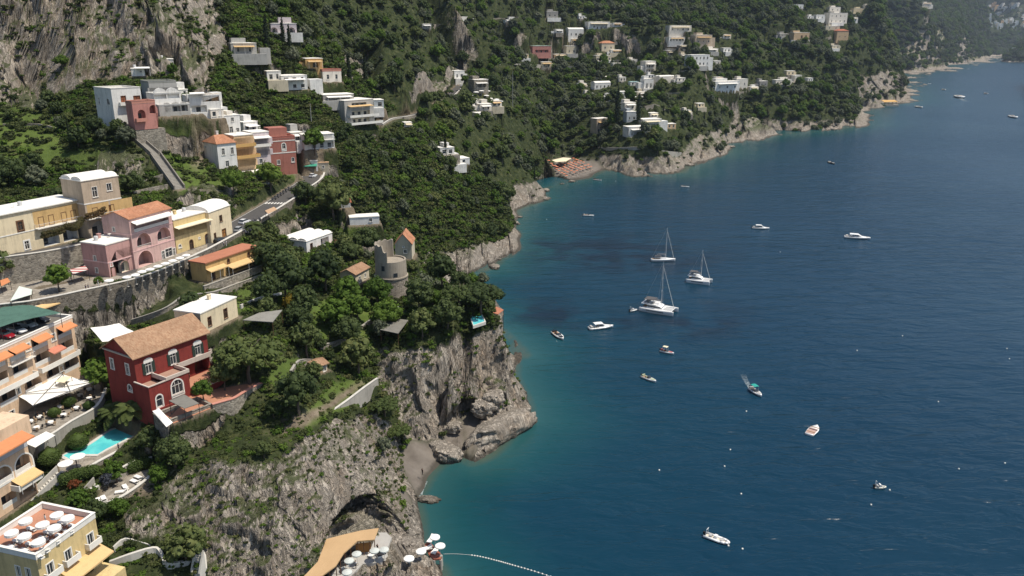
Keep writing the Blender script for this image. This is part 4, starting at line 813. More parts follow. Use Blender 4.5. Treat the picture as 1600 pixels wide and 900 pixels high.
far("arcade_cube", "white cube house with tall dark arches", 1006, 139, 15, 124, 10, 7, front=[('al', .3, .4, 2.4, 4.5, dict(deep=1.5)), ('al', .72, .4, 2.4, 4.5, dict(deep=1.5))])
far("gabled_white_house", "white house with pale roof and a short chimney spike", 1030, 134, 23, 120, 16, 8, nw=3, roof='vault', vaults=2)
far("pool_terrace", "low terrace house with a pale turquoise roof", 985, 134, 13, 128, 5, 5, roofmat='U')
far("pillar_house", "tall narrow white house with open pillared floors", 1008, 114, 16, 96, 14, 8, front=[LG(.5, .5, 9, 3.0), LG(.5, 4.8, 9, 3.4)])
far("small_white_house", "small white house on the terraces left of the pillar house", 981, 101, 15, 93, 8, 7, nw=2)
far("orange_tile_house", "beige house with an orange tiled roof on the terraces", 940, 79, 20, 67, 12, 8, 'sand', roof='hip', tile='orange', rise=2.2, nw=2)
far("stone_barn", "long stone barn on the terraces under the orange roof", 931, 96, 24, 87, 8, 8, 'sand', nw=1)
far("tiny_store", "tiny white store left of the stone barn", 913, 98, 12, 91, 4, 5)
far("red_front_house", "house with terracotta front and pale green roof strip", 832, 83, 29, 72, 6, 9, 'salmon', front=[LG(.5, .5, 14, 2.5)], roofmat='U2')
far("cream_tower_house", "small square cream house on the upper terraces", 885, 85, 16, 72, 10, 8, 'sand', nw=2)
far("domed_house", "white house with a small dome high on the hill", 888, 58, 24, 46, 8, 9, nw=3, roof='vault', vaults=1)
far("loggia_house", "long white house with loggia near the top of the picture", 919, 46, 34, 34, 8, 9, front=[LG(.62, .5, 14, 4.0)], nw=2)
far("grey_upper_house", "grey house half hidden in the woods near the top edge", 854, 28, 18, 18, 4, 9, 'dim', nw=2)
far("long_white_house", "long white house with square windows high on the right slope", 1046, 50, 34, 40, 8, 9, nw=4)
far("flat_white_house", "low white house just under the long white house", 1045, 66, 25, 58, 8, 8, nw=1)
far("double_roof_house", "beige house with two white roofs on a stone wall", 1086, 70, 26, 55, 14, 9, 'beige', nw=3)
far("wide_window_villa", "white villa with rows of tall dark windows", 1079, 104, 29, 86, 14, 9, nw=5, rows=2, cat='villa')
far("stone_ruin", "ruined stone farmhouse left of the wide window villa", 1041, 90, 28, 79, 8, 8, 'stone', nw=2)
far("twin_roof_villa", "group of low white villa roofs on the right slope", 1117, 142, 38, 128, 14, 9, nw=3, cat='villa')
far("garden_lodge", "white lodge behind the twin-roofed villa", 1150, 136, 18, 124, 12, 7, nw=2)
far("grey_ruin", "small grey ruin by the cliff woods", 1187, 136, 12, 127, 10, 7, 'dim')
far("white_bungalow", "long white bungalow above the wooded headland", 1212, 133, 25, 125, 10, 7)
far("tall_bungalow", "upright white house right of the long bungalow", 1241, 129, 11, 118, 10, 7, nw=1)
far("cream_bungalow", "small cream house above the long bungalow", 1229, 118, 13, 111, 6, 6, 'cream')
far("arched_ruin", "tan ruin with tall arches on the far hillside", 1240, 63, 24, 51, 14, 8, 'tan', front=[('al', .5, .4, 3.4, 6, dict(door=0)), ('al', .78, .4, 3.4, 6, dict(door=0))])
far("brown_roof_house", "brown house with red roof amid dark trees on the far hill", 1307, 62, 18, 48, 10, 9, 'tan', roof='hip', tile='red', rise=2.5, nw=2)
far("upper_white_house", "white house at the top edge above the far hill", 1240, 14, 15, 7, 6, 9, nw=2)
far("stacked_white_houses", "white house with two levels high on the far hill", 1295, 36, 28, 20, 12, 11, nw=4, rows=2)
far("hill_crest_house", "white house with flat roof above the stacked one", 1296, 18, 17, 11, 6, 9, nw=2)
far("ridge_house", "cream house on the far ridge near the top edge", 1333, 22, 16, 13, 6, 9, 'cream', nw=2)
far("headland_house", "pale house on the wooded ridge far to the right", 1441, 11, 14, 4, 6, 12)
for nm, lb, *a in [
    ("restaurant_terrace_house", "white terrace house just under the stone restaurant, left", 733, 168, 15, 159, 12, 8), ("restaurant_terrace_house", "white terrace house just under the stone restaurant, middle", 750, 174, 18, 163, 12, 8), ("restaurant_terrace_house", "white terrace house just under the stone restaurant, right", 768, 168, 16, 158, 10, 8), ("restaurant_terrace_house", "lowest white house under the stone restaurant", 744, 184, 13, 177, 10, 7),
    ("slope_house", "pale house high in the woods at the top centre", 660, 44, 14, 38, 8, 7, 'grey'), ("slope_house", "white strip house below the top edge centre", 790, 36, 16, 31, 6, 7), ("slope_house", "beige house left of the red fronted house", 812, 92, 14, 85, 8, 7, 'sand'), ("slope_house", "cream house right under the red fronted house", 846, 104, 16, 97, 8, 7, 'cream'), ("slope_house", "white house left of the rounded roof house", 905, 138, 12, 131, 8, 6), ("slope_house", "white house below the rounded roof house", 915, 152, 12, 146, 8, 6), ("slope_house", "white cube left of the arcade cube", 968, 128, 10, 121, 8, 6), ("slope_house", "tan terrace house between arcade cube and stepped villa", 996, 150, 13, 144, 8, 6, 'sand'),
    ("slope_house", "white house right of the long white houses on the upper slope", 1130, 82, 12, 75, 10, 7), ("slope_house", "low white house on the terrace right of the twin-roofed villa", 1172, 142, 13, 136, 10, 6), ("slope_house", "cream house at the woods edge over the low cliff", 1090, 168, 11, 162, 8, 6, 'cream'), ("slope_house", "white house standing alone right of the veranda villa's garden", 1070, 180, 10, 173, 8, 6),
    ("slope_house", "small white house directly left of the domed house", 868, 52, 12, 46, 8, 7), ("slope_house", "grey-white house below the domed house", 893, 68, 18, 61, 10, 8, 'sand'), ("slope_house", "white house right of the long loggia house", 958, 42, 14, 36, 8, 7), ("slope_house", "low house with brown front left of the cream tower house", 866, 92, 20, 85, 8, 8, 'tan'),
    ("slope_house", "white terrace house under the orange tiled roof", 955, 84, 18, 78, 10, 7), ("slope_house", "white strip house on the terrace above the pillar house", 958, 104, 16, 99, 8, 6), ("slope_house", "tiny white lodge above the twin-roofed villa", 1118, 126, 12, 121, 10, 6), ("slope_house", "cream house between stone ruin and wide window villa", 1064, 92, 12, 85, 10, 7, 'sand'),
    ("slope_house", "low white house right of the gabled white house", 1058, 128, 13, 122, 8, 6, 'white'), ("slope_house", "white annex right of the wide window villa", 1112, 102, 14, 95, 10, 7), ("slope_house", "small sand-coloured house above the rounded roof house", 935, 124, 14, 118, 8, 6, 'sand'), ("slope_house", "white lodge right under the pillar house", 1012, 122, 10, 117, 8, 5), 
    ("slope_house", "white pergola house left of the stepped villa", 944, 158, 14, 151, 10, 6), ("slope_house", "white terrace lodge right of the stepped villa", 992, 158, 14, 152, 8, 6), ("slope_house", "little white house behind the veranda villa", 1016, 184, 12, 177, 10, 6), ("slope_house", "tan house with an orange parasol roof right of the veranda villa", 1042, 201, 14, 194, 8, 6, 'peach'),
    ("slope_house", "white house with a long terrace below the double roofs", 1100, 82, 22, 76, 12, 7), ("slope_house", "grey stone store under the flat white house", 1062, 76, 16, 71, 8, 6, 'stone'), ("slope_house", "tiny white house high above the loggia house", 905, 30, 9, 25, 6, 6), ("slope_house", "white house in the woods right of the top edge centre", 1130, 60, 12, 54, 10, 7),
    ("hill_house", "white house left of the stacked houses on the far hill", 1275, 30, 13, 23, 8, 9), ("hill_house", "low cream house under the stacked houses on the far hill", 1290, 46, 22, 41, 10, 9, 'sand'), ("hill_house", "white house right of the stacked houses on the far hill", 1326, 34, 14, 27, 10, 9), ("hill_house", "grey wall house left of the tan arched ruin", 1218, 58, 16, 53, 10, 8, 'dim'),
    ("hill_house", "white speck of a house high above the tan arched ruin", 1262, 30, 9, 25, 6, 7), ("hill_house", "small white house between ridge house and far headland", 1352, 14, 10, 8, 6, 9), ("hill_house", "little cream house below the brown red-roofed house", 1300, 76, 12, 71, 10, 8, 'sand'), ("hill_house", "white hut on the coast woods right of the cream bungalow", 1262, 128, 8, 122, 8, 6),
    ("cliff_house", "low white annex between veranda house and stair house", 330, 186, 20, 172, 35, 6), ("cliff_house", "narrow white house with roof terrace right of the stair house", 382, 212, 22, 192, 38, 7, 'white'), ("cliff_house", "small grey house with flat roof left of the hillside white house", 455, 222, 18, 208, 28, 6, 'grey'), ("cliff_house", "low white store against the cliff behind the arched house", 276, 150, 18, 141, 35, 5), ("cliff_house", "white porch house at the right end of the cliff village", 326, 170, 22, 158, 30, 6)]: far(nm, lb, *a[:6], *(a[6:]), nw=2)
# the far town: one white block each
r_ = random.Random(5)
TOWN = []
for i in range(46):
    TOWN.append((1546 + r_.uniform(0, 54), 6 + r_.uniform(0, 38), r_.uniform(3.0, 6.5), r_.uniform(2.2, 4.2)))
TOWN += [(1505, 8, 5, 3), (1514, 16, 4, 2.5), (1523, 7, 4, 3), (1580, 80, 9, 3), (1590, 78, 8, 3), (1572, 84, 8, 3)]
press_path([c_, b_, a_], 1.7, 1.2)
CAVES = [(545, 845, 2.2, 11.0, 8.5, 10.0, (0.45, -0.9)), (722, 650, 3.5, 6.0, 6.0, 7.0, (0.15, -1))]
# ------------------------------------------------------------------ ground mesh
def mesh_obj(name, verts, faces, mat=None, parent=None, smooth=False, mats=None, midx=None):
    me = bpy.data.meshes.new(name); me.from_pydata([tuple(v) for v in verts], [], faces)
    for m in (mats or ([mat] if mat else [])): me.materials.append(m)
    if midx is not None: me.polygons.foreach_set('material_index', midx)
    if smooth: me.polygons.foreach_set('use_smooth', [True] * len(me.polygons))
    me.update(); o = bpy.data.objects.new(name, me); COL.objects.link(o)
    if parent: o.parent = parent
    return o
def np_mesh(name, V, Q, smooth=True):
    me = bpy.data.meshes.new(name); n, k = len(V), len(Q)
    me.vertices.add(n); me.vertices.foreach_set('co', V.astype(np.float32).ravel())
    w = Q.shape[1]; me.loops.add(k * w); me.loops.foreach_set('vertex_index', Q.astype(np.int32).ravel())
    me.polygons.add(k); me.polygons.foreach_set('loop_start', np.arange(0, k * w, w, dtype=np.int32)); me.polygons.foreach_set('loop_total', np.full(k, w, np.int32))
    if smooth: me.polygons.foreach_set('use_smooth', np.ones(k, bool))
    me.update(calc_edges=True); me.validate(); return me
def vattr(me, name, a): t = me.attributes.new(name, 'FLOAT', 'POINT'); t.data.foreach_set('value', np.asarray(a, np.float32).ravel())

dZr = np.gradient(GZ, axis=0) / np.gradient(rad)[:, None]; dZa = np.gradient(GZ, axis=1) / (rad[:, None] * (ang[1] - ang[0]))
HG = GZ
# spread the rows of every sight column evenly along the ground itself, so that cliffs get as many as gentle slopes
def respread(n):
    ds = np.sqrt((np.diff(rad) / rad[:-1])[:, None] ** 2 + (np.diff(HG, axis=0) / rad[:-1, None]) ** 2); ds = np.where(HG[1:] < -7, ds * .2, ds)
    cum = np.concatenate([np.zeros((1, NA)), np.cumsum(ds, axis=0)]); out = np.empty((n, NA))
    for j in range(NA): out[:, j] = np.interp(np.linspace(0, cum[-1, j], n), cum[:, j], np.arange(NR))
    return out
FI = respread(1500); FI = np.clip(FI, 0, NR - 1.001)
FI = (np.pad(FI, ((0,0),(2,2)), mode='edge')[:, :-4] + np.pad(FI, ((0,0),(2,2)), mode='edge')[:, 4:] + FI * 2 + np.pad(FI, ((0,0),(1,1)), mode='edge')[:, :-2] + np.pad(FI, ((0,0),(1,1)), mode='edge')[:, 2:]) / 6
_i0 = FI.astype(int); _u = FI - _i0; _jj = np.arange(NA)[None, :]
def RS(A): return A[_i0, _jj] * (1 - _u) + A[_i0 + 1, _jj] * _u
RR = np.exp(math.log(R0) + FI * (math.log(R1 / R0) / (NR - 1))); ux_, uy_ = np.sin(ang)[None, :], np.cos(ang)[None, :]
GX, GY, GZ, PADM, dZr, dZa = RR * ux_, RR * uy_, RS(HG), RS(PADM), RS(dZr), RS(dZa)
GPX, GPY, GPD = proj(GX, GY, GZ)
SLOPE = np.hypot(dZr, dZa)
ROCKP = [[(-50,-60),(330,-60),(350,60),(322,150),(270,120),(190,125),(130,135),(60,170),(-50,160)],
         [(590,540),(640,548),(700,538),(760,520),(806,500),(835,655),(770,690),(735,725),(660,690),(640,700),(622,640),(585,590)],
         [(250,742),(330,722),(420,720),(520,660),(590,645),(628,690),(660,790),(700,905),(340,905),(270,850),(200,840),(190,800),(250,790)],
         [(640,398),(700,392),(780,375),(820,362),(820,400),(740,435),(660,425)], [(800,290),(850,280),(850,322),(806,330)],
         [(930,240),(1000,246),(1060,240),(1062,275),(930,270)],[(1062,235),(1110,205),(1150,205),(1150,250),(1062,272)],[(1140,190),(1200,190),(1345,180),(1350,200),(1200,225),(1140,240)],
         [(1340,130),(1390,110),(1412,120),(1412,160),(1340,165)],[(1400,68),(1440,70),(1450,84),(1430,92),(1400,100)],[(1462,44),(1475,46),(1480,80),(1462,84)],[(1500,62),(1520,64),(1518,84),(1500,86)],[(1420,98),(1540,84),(1540,94),(1420,116)],
         [(540,88),(575,90),(570,125),(535,128)],[(665,130),(700,125),(712,150),(670,160)],[(720,100),(735,110),(712,120),(690,110)],
         [(150,240),(235,240),(225,290),(150,290)],[(290,290),(370,290),(372,330),(270,320)]]
GRASSP = [[(-20,165),(60,168),(110,235),(200,238),(215,258),(140,262),(60,262),(-20,260)],[(480,470),(560,460),(596,495),(560,545),(490,540)],[(240,205),(300,215),(330,270),(370,300),(280,300),(240,240)],
          [(400,260),(420,230),(470,240),(470,280)],[(530,352),(570,352),(560,372),(530,372)],[(420,560),(470,560),(460,600),(420,600)],[(520,600),(570,590),(575,620),(480,670),(470,650)],[(370,455),(420,440),(410,480),(360,490)]]
SOILP = [[(440,655),(500,636),(572,590),(576,596),(480,664),(440,680)],[(150,760),(245,730),(240,770),(170,800)],[(300,205),(330,205),(330,260),(300,260)]]
SANDP = [[(600,640),(760,640),(742,716),(700,730),(672,750),(655,800),(630,800),(605,700)],[(838,240),(938,250),(955,275),(840,330)]]
vis = np.ones(GX.shape, bool)
def mask(polys):
    m = np.zeros(GX.shape, bool)
    for p in polys: m |= inpoly(GPX, GPY, p)
    return m.astype(float)
rockm = np.maximum(mask(ROCKP), sstep(2.2, 3.2, SLOPE)); rockm[(GZ < 1.2 + 3.0 * fbm(GX / 30, GY / 30, GZ * 0, 2, 5))] = 1.0
sandm = mask(SANDP) * (GZ < 5.0) * (SLOPE < 0.9)
padm = PADM if 'PADM' in globals() else np.zeros(GX.shape)
rockm = blur(rockm, 10); rockm = np.where((padm > 0.5) & ~((GPX > 470) & (GPY > 770)), 0.0, rockm)
grassm = blur(mask(GRASSP), 3); soilm = np.maximum(blur(mask(SOILP), 3), np.where((padm > 0.93) & ~((GPX > 470) & (GPY > 770)), 0.9, 0))
sandm = blur(sandm, 3); rockm = blur(rockm, 2) * (1 - sandm)
LAND = GZ
# the surface itself: roughened along its normal, strongly on bare rock
nx, ny = -(dZr * (GX / RR) - dZa * (GY / RR)), -(dZr * (GY / RR) + dZa * (GX / RR))
nx = blur(nx, 2); ny = blur(ny, 2)
ln = np.sqrt(nx**2 + ny**2 + 1); NXg, NYg, NZg = nx / ln, ny / ln, 1 / ln
keep = GZ > -8
idx = np.where(keep)
def terrain_offset():
    D = np.zeros(GX.shape); x, y, z = GX[idx], GY[idx], GZ[idx]
    sc = np.clip(RR[idx] / 260.0, 0.75, 5.0)
    # tilted beds
    u = (x * 0.93 + z * 0.35) / sc; v = y / sc; w = (z * 0.5 - x * 0.32 + y * 0.12) / sc
    a = fbm(u / 9, v / 9, w / 4.5, 4, 3) - 0.5; r = fbm(u / 4.0, v / 4.0, w / 2.2, 5, 31, 0.55, True) - 0.55; r2 = fbm(u / 1.5, v / 1.5, w / 0.8, 3, 61, 0.55, True) - 0.5
    blk = fbm(u / 14, v / 14, w / 20, 2, 77) - 0.5
    rk = rockm[idx]; wu, wv = (fbm(u / 6, v / 6, w / 6, 2, 13) - .5) * 5, (fbm(u / 6 + 9, v / 6, w / 6, 2, 14) - .5) * 5
    def cells(a_, b_, c_, sd): return _hash(np.floor((u + wu) / a_).astype(np.int64), np.floor((v + wv) / b_).astype(np.int64), np.floor((w + wu * .35) / c_).astype(np.int64), sd) - .5
    block = cells(3.6, 3.6, 2.4, 7) * 2.0 + cells(1.7, 1.7, 1.1, 8) * 1.1 + cells(7.5, 7.5, 9, 9) * 2.6
    d = rk * sc * (a * 4.2 + r * 2.6 + r2 * 1.0 + block * .8 + np.sign(blk) * np.abs(blk)**0.7 * 2.6) + (1 - rk) * sc * (fbm(x / 11, y / 11, z / 11, 4, 9) - 0.5) * 1.4
    d *= 1 + 0.9 * blur(mask([ROCKP[0]]), 6)[idx]
    d *= (1 - padm[idx]) * (1 - sandm[idx]) * np.where(GZ[idx] < 0.5, 0.35, 1.0)
    D[idx] = d; return D
OFF = terrain_offset()
TX, TY, TZ = GX + OFF * NXg, GY + OFF * NYg, GZ + OFF * NZg
# hollows worn into the cliff foot (cave over the lido, cave over the cove)
def cave(px, py, e, rx, rz, depth, face):
    global TX, TY
    c = P(px, py, e); fx, fy = face; fl = math.hypot(fx, fy); fx, fy = fx / fl, fy / fl; tx, ty = -fy, fx
    al = (TX - c.x) * tx + (TY - c.y) * ty; th = (TX - c.x) * fx + (TY - c.y) * fy; up = TZ - c.z
    wgt = np.clip(1 - (al / rx)**2 - np.where(up > 0, up / rz, up / (rz * 1.2))**2, 0, 1)**0.6 * (np.abs(th) < 14)
    TX = TX - fx * depth * wgt; TY = TY - fy * depth * wgt
for cv in (globals().get('CAVES') or []): cave(*cv)
def build_ground():
    vid = np.full(GX.shape, -1, np.int64); vid[idx] = np.arange(len(idx[0]))
    a, b, c, d = vid[:-1, :-1], vid[:-1, 1:], vid[1:, 1:], vid[1:, :-1]
    ok = (a >= 0) & (b >= 0) & (c >= 0) & (d >= 0)
    # nothing behind the skyline or under the open sea is kept
    Q = np.stack([a[ok], d[ok], c[ok], b[ok]], 1)
    V = np.stack([TX[idx], TY[idx], TZ[idx]], 1)
    me = np_mesh("hillside", V, Q)
    vattr(me, 'rock', rockm[idx]); vattr(me, 'grass', grassm[idx]); vattr(me, 'soil', soilm[idx]); vattr(me, 'sand', sandm[idx])
    me.materials.append(m_terrain())
    o = bpy.data.objects.new("hillside", me); COL.objects.link(o); o['kind'] = 'structure'; return o
ground = build_ground()
# the sea: one sheet out past the horizon; shallow near the rocks
def build_sea():
    na, nr = 420, 330
    an = np.linspace(math.radians(-75), math.radians(75), na); ra = np.exp(np.linspace(math.log(25), math.log(26000), nr))
    X = ra[:, None] * np.sin(an); Y = ra[:, None] * np.cos(an)
    D = np.full(X.shape, 1e9)
    for p, q in zip(coast_w[:-1], coast_w[1:]):
        dx, dy = q.x - p.x, q.y - p.y; t = np.clip(((X - p.x) * dx + (Y - p.y) * dy) / (dx * dx + dy * dy + 1e-9), 0, 1)
        D = np.minimum(D, np.hypot(X - p.x - t * dx, Y - p.y - t * dy))
    dep = 1 - np.exp(-D / (17 + 0.03 * ra[:, None]))
    px, py, _ = proj(X, Y, np.zeros(X.shape)); wd = np.zeros(X.shape)
    for cx, cy, rx, ry in [(870,490,85,22),(930,395,110,30),(900,500,60,16),(1000,400,130,30),(960,505,40,12),(850,385,30,12),(1080,500,90,30)]:
        wd = np.maximum(wd, np.clip(1.4 - np.hypot((px - cx) / rx, (py - cy) / ry), 0, 1))
    V = np.stack([X.ravel(), Y.ravel(), np.zeros(X.size)], 1); i = np.arange(X.size).reshape(X.shape)
    Q = np.stack([i[:-1, :-1].ravel(), i[:-1, 1:].ravel(), i[1:, 1:].ravel(), i[1:, :-1].ravel()], 1)
    me = np_mesh("sea", V, Q); vattr(me, 'depth', dep); vattr(me, 'weed', wd); me.materials.append(m_water())
    o = bpy.data.objects.new("sea", me); COL.objects.link(o); o['kind'] = 'structure'
    bm = bmesh.new(); bm.from_mesh(me); bm.normal_update()
    if sum(f.normal.z for f in list(bm.faces)[:50]) < 0: bmesh.ops.reverse_faces(bm, faces=bm.faces); bm.to_mesh(me)
    bm.free()
build_sea()
# ------------------------------------------------------------------ houses
for d_ in HOUSES: build_house(d_)
def villa_extras(d):
    root, L = d['root'], d['L']; red = wallm('red'); T = TRIM()
    def block(name, x0, y0, z0, x1, y1, z1, m): q = MB(); q.box(x0, y0, z0, x1, y1, z1); return q.build(name, m, root)
    # eave cornice
    q = MB(); q.box(-.35, -.35, 13.15, L + .35, -.01, 13.4); q.box(-.35, 0, 13.15, -.01, 10, 13.4); q.build('cornice', paint("stone_cornice", (0.45, 0.40, 0.33), .15, .9), root)
    # the front wing with its terrace
    wing = MB(); o = (-.6, -4.6, 0); hs = [opening(root, 'aw', o, (1,0,0), (0,-1,0), 9.0, ('aw', 6.1, 4.7, 2.5, 3.0, dict(bars=2, trim=.28)), red, None), opening(root, 'aw', o, (1,0,0), (0,-1,0), 9.0, ('ad', 1.9, 3.4, 1.3, 2.6, dict(bars=0, trim=.25)), red, None)]
    wing.panel(o, (1,0,0), (0,-1,0), [(0,-3),(9.0,-3),(9.0,8.3),(0,8.3)], hs, .25); wing.panel((-.6,-.01,0), (0,-1,0), (-1,0,0), [(0,-3),(4.59,-3),(4.59,8.3),(0,8.3)], [], .2); wing.panel((8.4,-4.6,0), (0,1,0), (1,0,0), [(0,-3),(4.59,-3),(4.59,8.3),(0,8.3)], [], .2); wing.build('front_wing', red, root)
    q = MB(); q.box(-.58, -4.58, 7.2, 3.4, -.02, 7.4); q.box(3.4, -4.58, 7.9, 8.38, -.02, 8.1); q.build('wing_terrace', paint("terrace_tiles", (0.36, 0.22, 0.16), .25, .9), root)
    q = MB()
    for b in ((3.2, -4.75, 8.31, 8.55, -4.45, 9.0), (3.2, -4.44, 8.1, 3.45, -.02, 9.0), (8.3, -4.44, 8.31, 8.55, -.02, 9.0), (-.75, -4.75, 8.31, 3.19, -4.45, 8.5), (-.75, -4.44, 8.31, -.45, -.02, 8.5)): q.box(*b)
    q.build('terrace_parapet', paint("pale_stone_trim", (0.55, 0.47, 0.40), .15, .9), root)
    # right terrace under the arches, and the narrow balcony above
    q = MB(); q.box(8.42, -6.2, -3, 19.5, -.02, 4.75); q.build('terrace_base', red, root); q = MB(); q.box(8.45, -6.18, 4.753, 19.48, -.04, 4.85); q.build('terrace_floor', paint("terracotta_floor", (0.44, 0.21, 0.13), 0.25, 0.9), root)
    q = MB(); q.box(8.42, -6.4, 4.6, 19.7, -6.15, 5.35); q.box(19.45, -6.14, 4.6, 19.7, -.02, 5.35); q.build('terrace_parapet', paint("pale_stone_trim", (0.55, 0.47, 0.40), .15, .9), root)
    q = MB(); q.box(8.6, -1.3, 8.3, L + .2, -.02, 8.55); q.box(8.6, -1.3, 8.55, L + .2, -1.1, 9.35); q.box(L, -1.09, 8.55, L + .2, -.02, 9.35); q.build('balcony', paint("pale_stone_trim", (0.55, 0.47, 0.40), .15, .9), root)
    q = MB(); q.box(-.61, -4.95, -3, 8.6, -4.62, 3.3); q.build('plinth', red, root)
    for (x, y, z), r_, c in (((10, -5, 5.5), .6, 'leaf'), ((8.2, -.6, 9.6), .55, 'leaf'), ((12.5, -.7, 9.3), .6, 'leaf'), ((1.5, -3, 7.9), .9, 'leaf')):
        pass
for d_ in HOUSES:
    if d_['name'] == 'red_villa': villa_extras(d_)
# ------------------------------------------------------------------ roads, walls, stairs
ASPH = paint("asphalt", (0.085, 0.08, 0.074), 0.25, 0.95, scale=0.2); CONC = paint("old_concrete", (0.36, 0.335, 0.29), 0.3, 0.95, scale=0.25)
STONE = wallm('stone'); LIME = paint("lime_cap", (0.58, 0.55, 0.49), 0.2, 0.9); PAVE = stone("stone_paving", (0.26, 0.225, 0.18), (0.34, 0.30, 0.245), 1.2)
def offset(pts, d):
    out = []
    for i, p in enumerate(pts):
        a = pts[max(0, i - 1)]; b = pts[min(len(pts) - 1, i + 1)]; t = Vector((b.x - a.x, b.y - a.y, 0)).normalized(); out.append(p + Vector((t.y, -t.x, 0)) * d)
    return out
def ribbon(name, pts, hw, lift, mat, kind='structure', parent=None):
    l, r = offset(pts, -hw), offset(pts, hw); n = len(pts); up = Vector((0, 0, lift)); mb = MB()
    mb.add([p + up for p in l] + [p + up for p in r], [(i, n + i, n + i + 1, i + 1) for i in range(n - 1)])
    o = mb.build(name, mat, parent); 
    if kind: o['kind'] = kind
    return o
def wall_strip(name, label, pts, up, down, th, mat, cap=None, cat='wall', group=None, capname='coping'):
    """an upright wall following pts (Vectors on its top line before `up`)"""
    l, r = offset(pts, -th / 2), offset(pts, th / 2); n = len(pts); mb = MB(); vs = []
    for a, b in zip(l, r): vs += [(a.x, a.y, a.z + up), (b.x, b.y, b.z + up), (b.x, b.y, b.z - down), (a.x, a.y, a.z - down)]
    fs = [(4*i + a, 4*i + (a + 1) % 4, 4*i + 4 + (a + 1) % 4, 4*i + 4 + a) for i in range(n - 1) for a in range(4)]; fs += [(3, 2, 1, 0), (4*n - 4, 4*n - 3, 4*n - 2, 4*n - 1)]
    mb.add(vs, fs); o = mb.build(name, mat); tag(o, label, cat, group)
    if cap:
        q = MB(); l, r = offset(pts, -th/2 - .08), offset(pts, th/2 + .08); vs = []
        for a, b in zip(l, r): vs += [(a.x, a.y, a.z + up + .14), (b.x, b.y, b.z + up + .14), (b.x, b.y, b.z + up + .004), (a.x, a.y, a.z + up + .004)]
        q.add(vs, fs); q.build(capname, cap, o)
    return o
ribbon("coast_road", ROAD_LOW, 3.9, .10, ASPH); ribbon("coast_road", ROAD_UP, 2.6, .10, ASPH); ribbon("coast_road", ROAD_FAR, 2.9, .16, ASPH)
for off in (-3.55, 3.55): ribbon("road_marking", offset(ROAD_LOW, off), .09, .115, LIME)
zi = min(range(len(ROAD_LOW)), key=lambda i: abs(proj(*ROAD_LOW[i])[0] - 428)); zt = (ROAD_LOW[zi + 1] - ROAD_LOW[zi - 1]).normalized(); zn = Vector((zt.y, -zt.x, 0))
for k in range(7): c = ROAD_LOW[zi] + zn * (k - 3) * 1.0; ribbon("road_marking", [c - zt * 1.1, c + zt * 1.1], .26, .118, TRIM())      # zebra crossing before the bend
ribbon("footpath", offset(ROAD_LOW[26:], 4.25), .45, .16, LIME)
mb = MB(); cp_ = CAFE_EDGE + _in; mb.add([(p.x, p.y, p.z + .09) for p in cp_], [tuple(range(len(cp_)))]); o = mb.build("cafe_paving", PAVE); o['kind'] = 'structure'
mb = MB(); mb.add([(p.x, p.y, 44.12) for p in (P(-10,446,44), P(120,414,44), P(205,424,44), P(175,441,44), P(100,458,44), P(-10,478,44))], [(0,5,4,3,2,1)]); o = mb.build("square_paving", PAVE); o['kind'] = 'structure'
wall_strip("retaining_wall", "long dark stone wall carrying the coast road and the small square", spline(CAFE_EDGE, 4) + offset([p for p in ROAD_LOW[:58] if proj(*p)[0] > 338 and p.z > 44.5], 4.65), .75, 11, .6, stone('dark_rubble', (0.10, 0.085, 0.068), (0.22, 0.19, 0.15), 1.7), LIME)  # darker pair of tones than the other rubble walls
wall_strip("retaining_wall", "stone wall along the outside of the road bend by the white car", offset(ROAD_LOW[57:72], 4.65), .8, 9, .5, STONE, LIME)
wall_strip("retaining_wall", "stone wall with small windows holding up the upper road above the square", offset(ROAD_UP, 2.9), .7, 6.8, .6, STONE, LIME)
wall_strip("road_wall", "low pale wall on the outside of the far road around the rock", offset(ROAD_FAR, 3.1), .7, 6, .5, CONC, LIME)
def pxwall(name, label, pts, up, down, th, mat, cap=None, n=4, **k): return wall_strip(name, label, spline([P(*p) for p in pts], n), up, down, th, mat, cap, **k)
pxwall("terrace_wall", "tall rubble wall right of the red villa with brick coping", [(332,637,29.4), (350,632,29.4), (366,627,29.4), (384,616,29.4), (402,606,29.4), (412,602,29.4)], .7, 7.5, .6, STONE, RES('N'))
pxwall("garden_wall", "sloping wall along the cliff garden path", [(466,686,21.6), (500,660,21.6), (540,632,21.0), (570,609,20.0), (590,595,19.0)], .7, 3.5, .4, CONC, LIME)
pxwall("pool_wall", "stone wall below the long turquoise pool", [(96,740,23), (120,743,23), (152,724,23), (182,708,23), (214,692,23)], .25, 5.5, .5, STONE, LIME)
pxwall("terrace_wall", "curved balustrade wall of the sun lounger terrace", [(150,794,20), (172,790,20), (198,777,20), (226,757,20), (247,738,20)], .7, 5.5, .45, STONE, LIME)
pxwall("terrace_wall", "pale wall behind the sun lounger terrace under the hedge", [(160,752,21.5), (185,738,21.5), (215,722,21.5), (238,718,21.5)], .5, 2.5, .3, CONC, LIME)
pxwall("restaurant_wall", "balustrade wall along the white awning terrace", [(28,694,26.5), (70,690,26.5), (112,664,26.5), (152,640,26.5), (166,612,26.5)], .8, 5, .4, CONC, LIME)
pxwall("retaining_wall", "rubble garden wall right below the ochre house", [(318,447,40.2), (362,431,40.2), (408,414,40.2)], -.1, 6.5, .5, STONE, CONC)
def groundwall(name, label, pts, up, down, th, mat, cap=None):
    q = [p for p in (hit(x, y) for x, y in pts) if p]; return wall_strip(name, label, spline(q, 3), up, down, th, mat, cap)
groundwall("cliff_path_wall", "zigzag stair wall at the bottom edge below the cliff", [(172,884), (205,872), (240,862), (252,868), (262,886), (300,880), (318,868), (322,895)], .9, 2, .5, LIME)
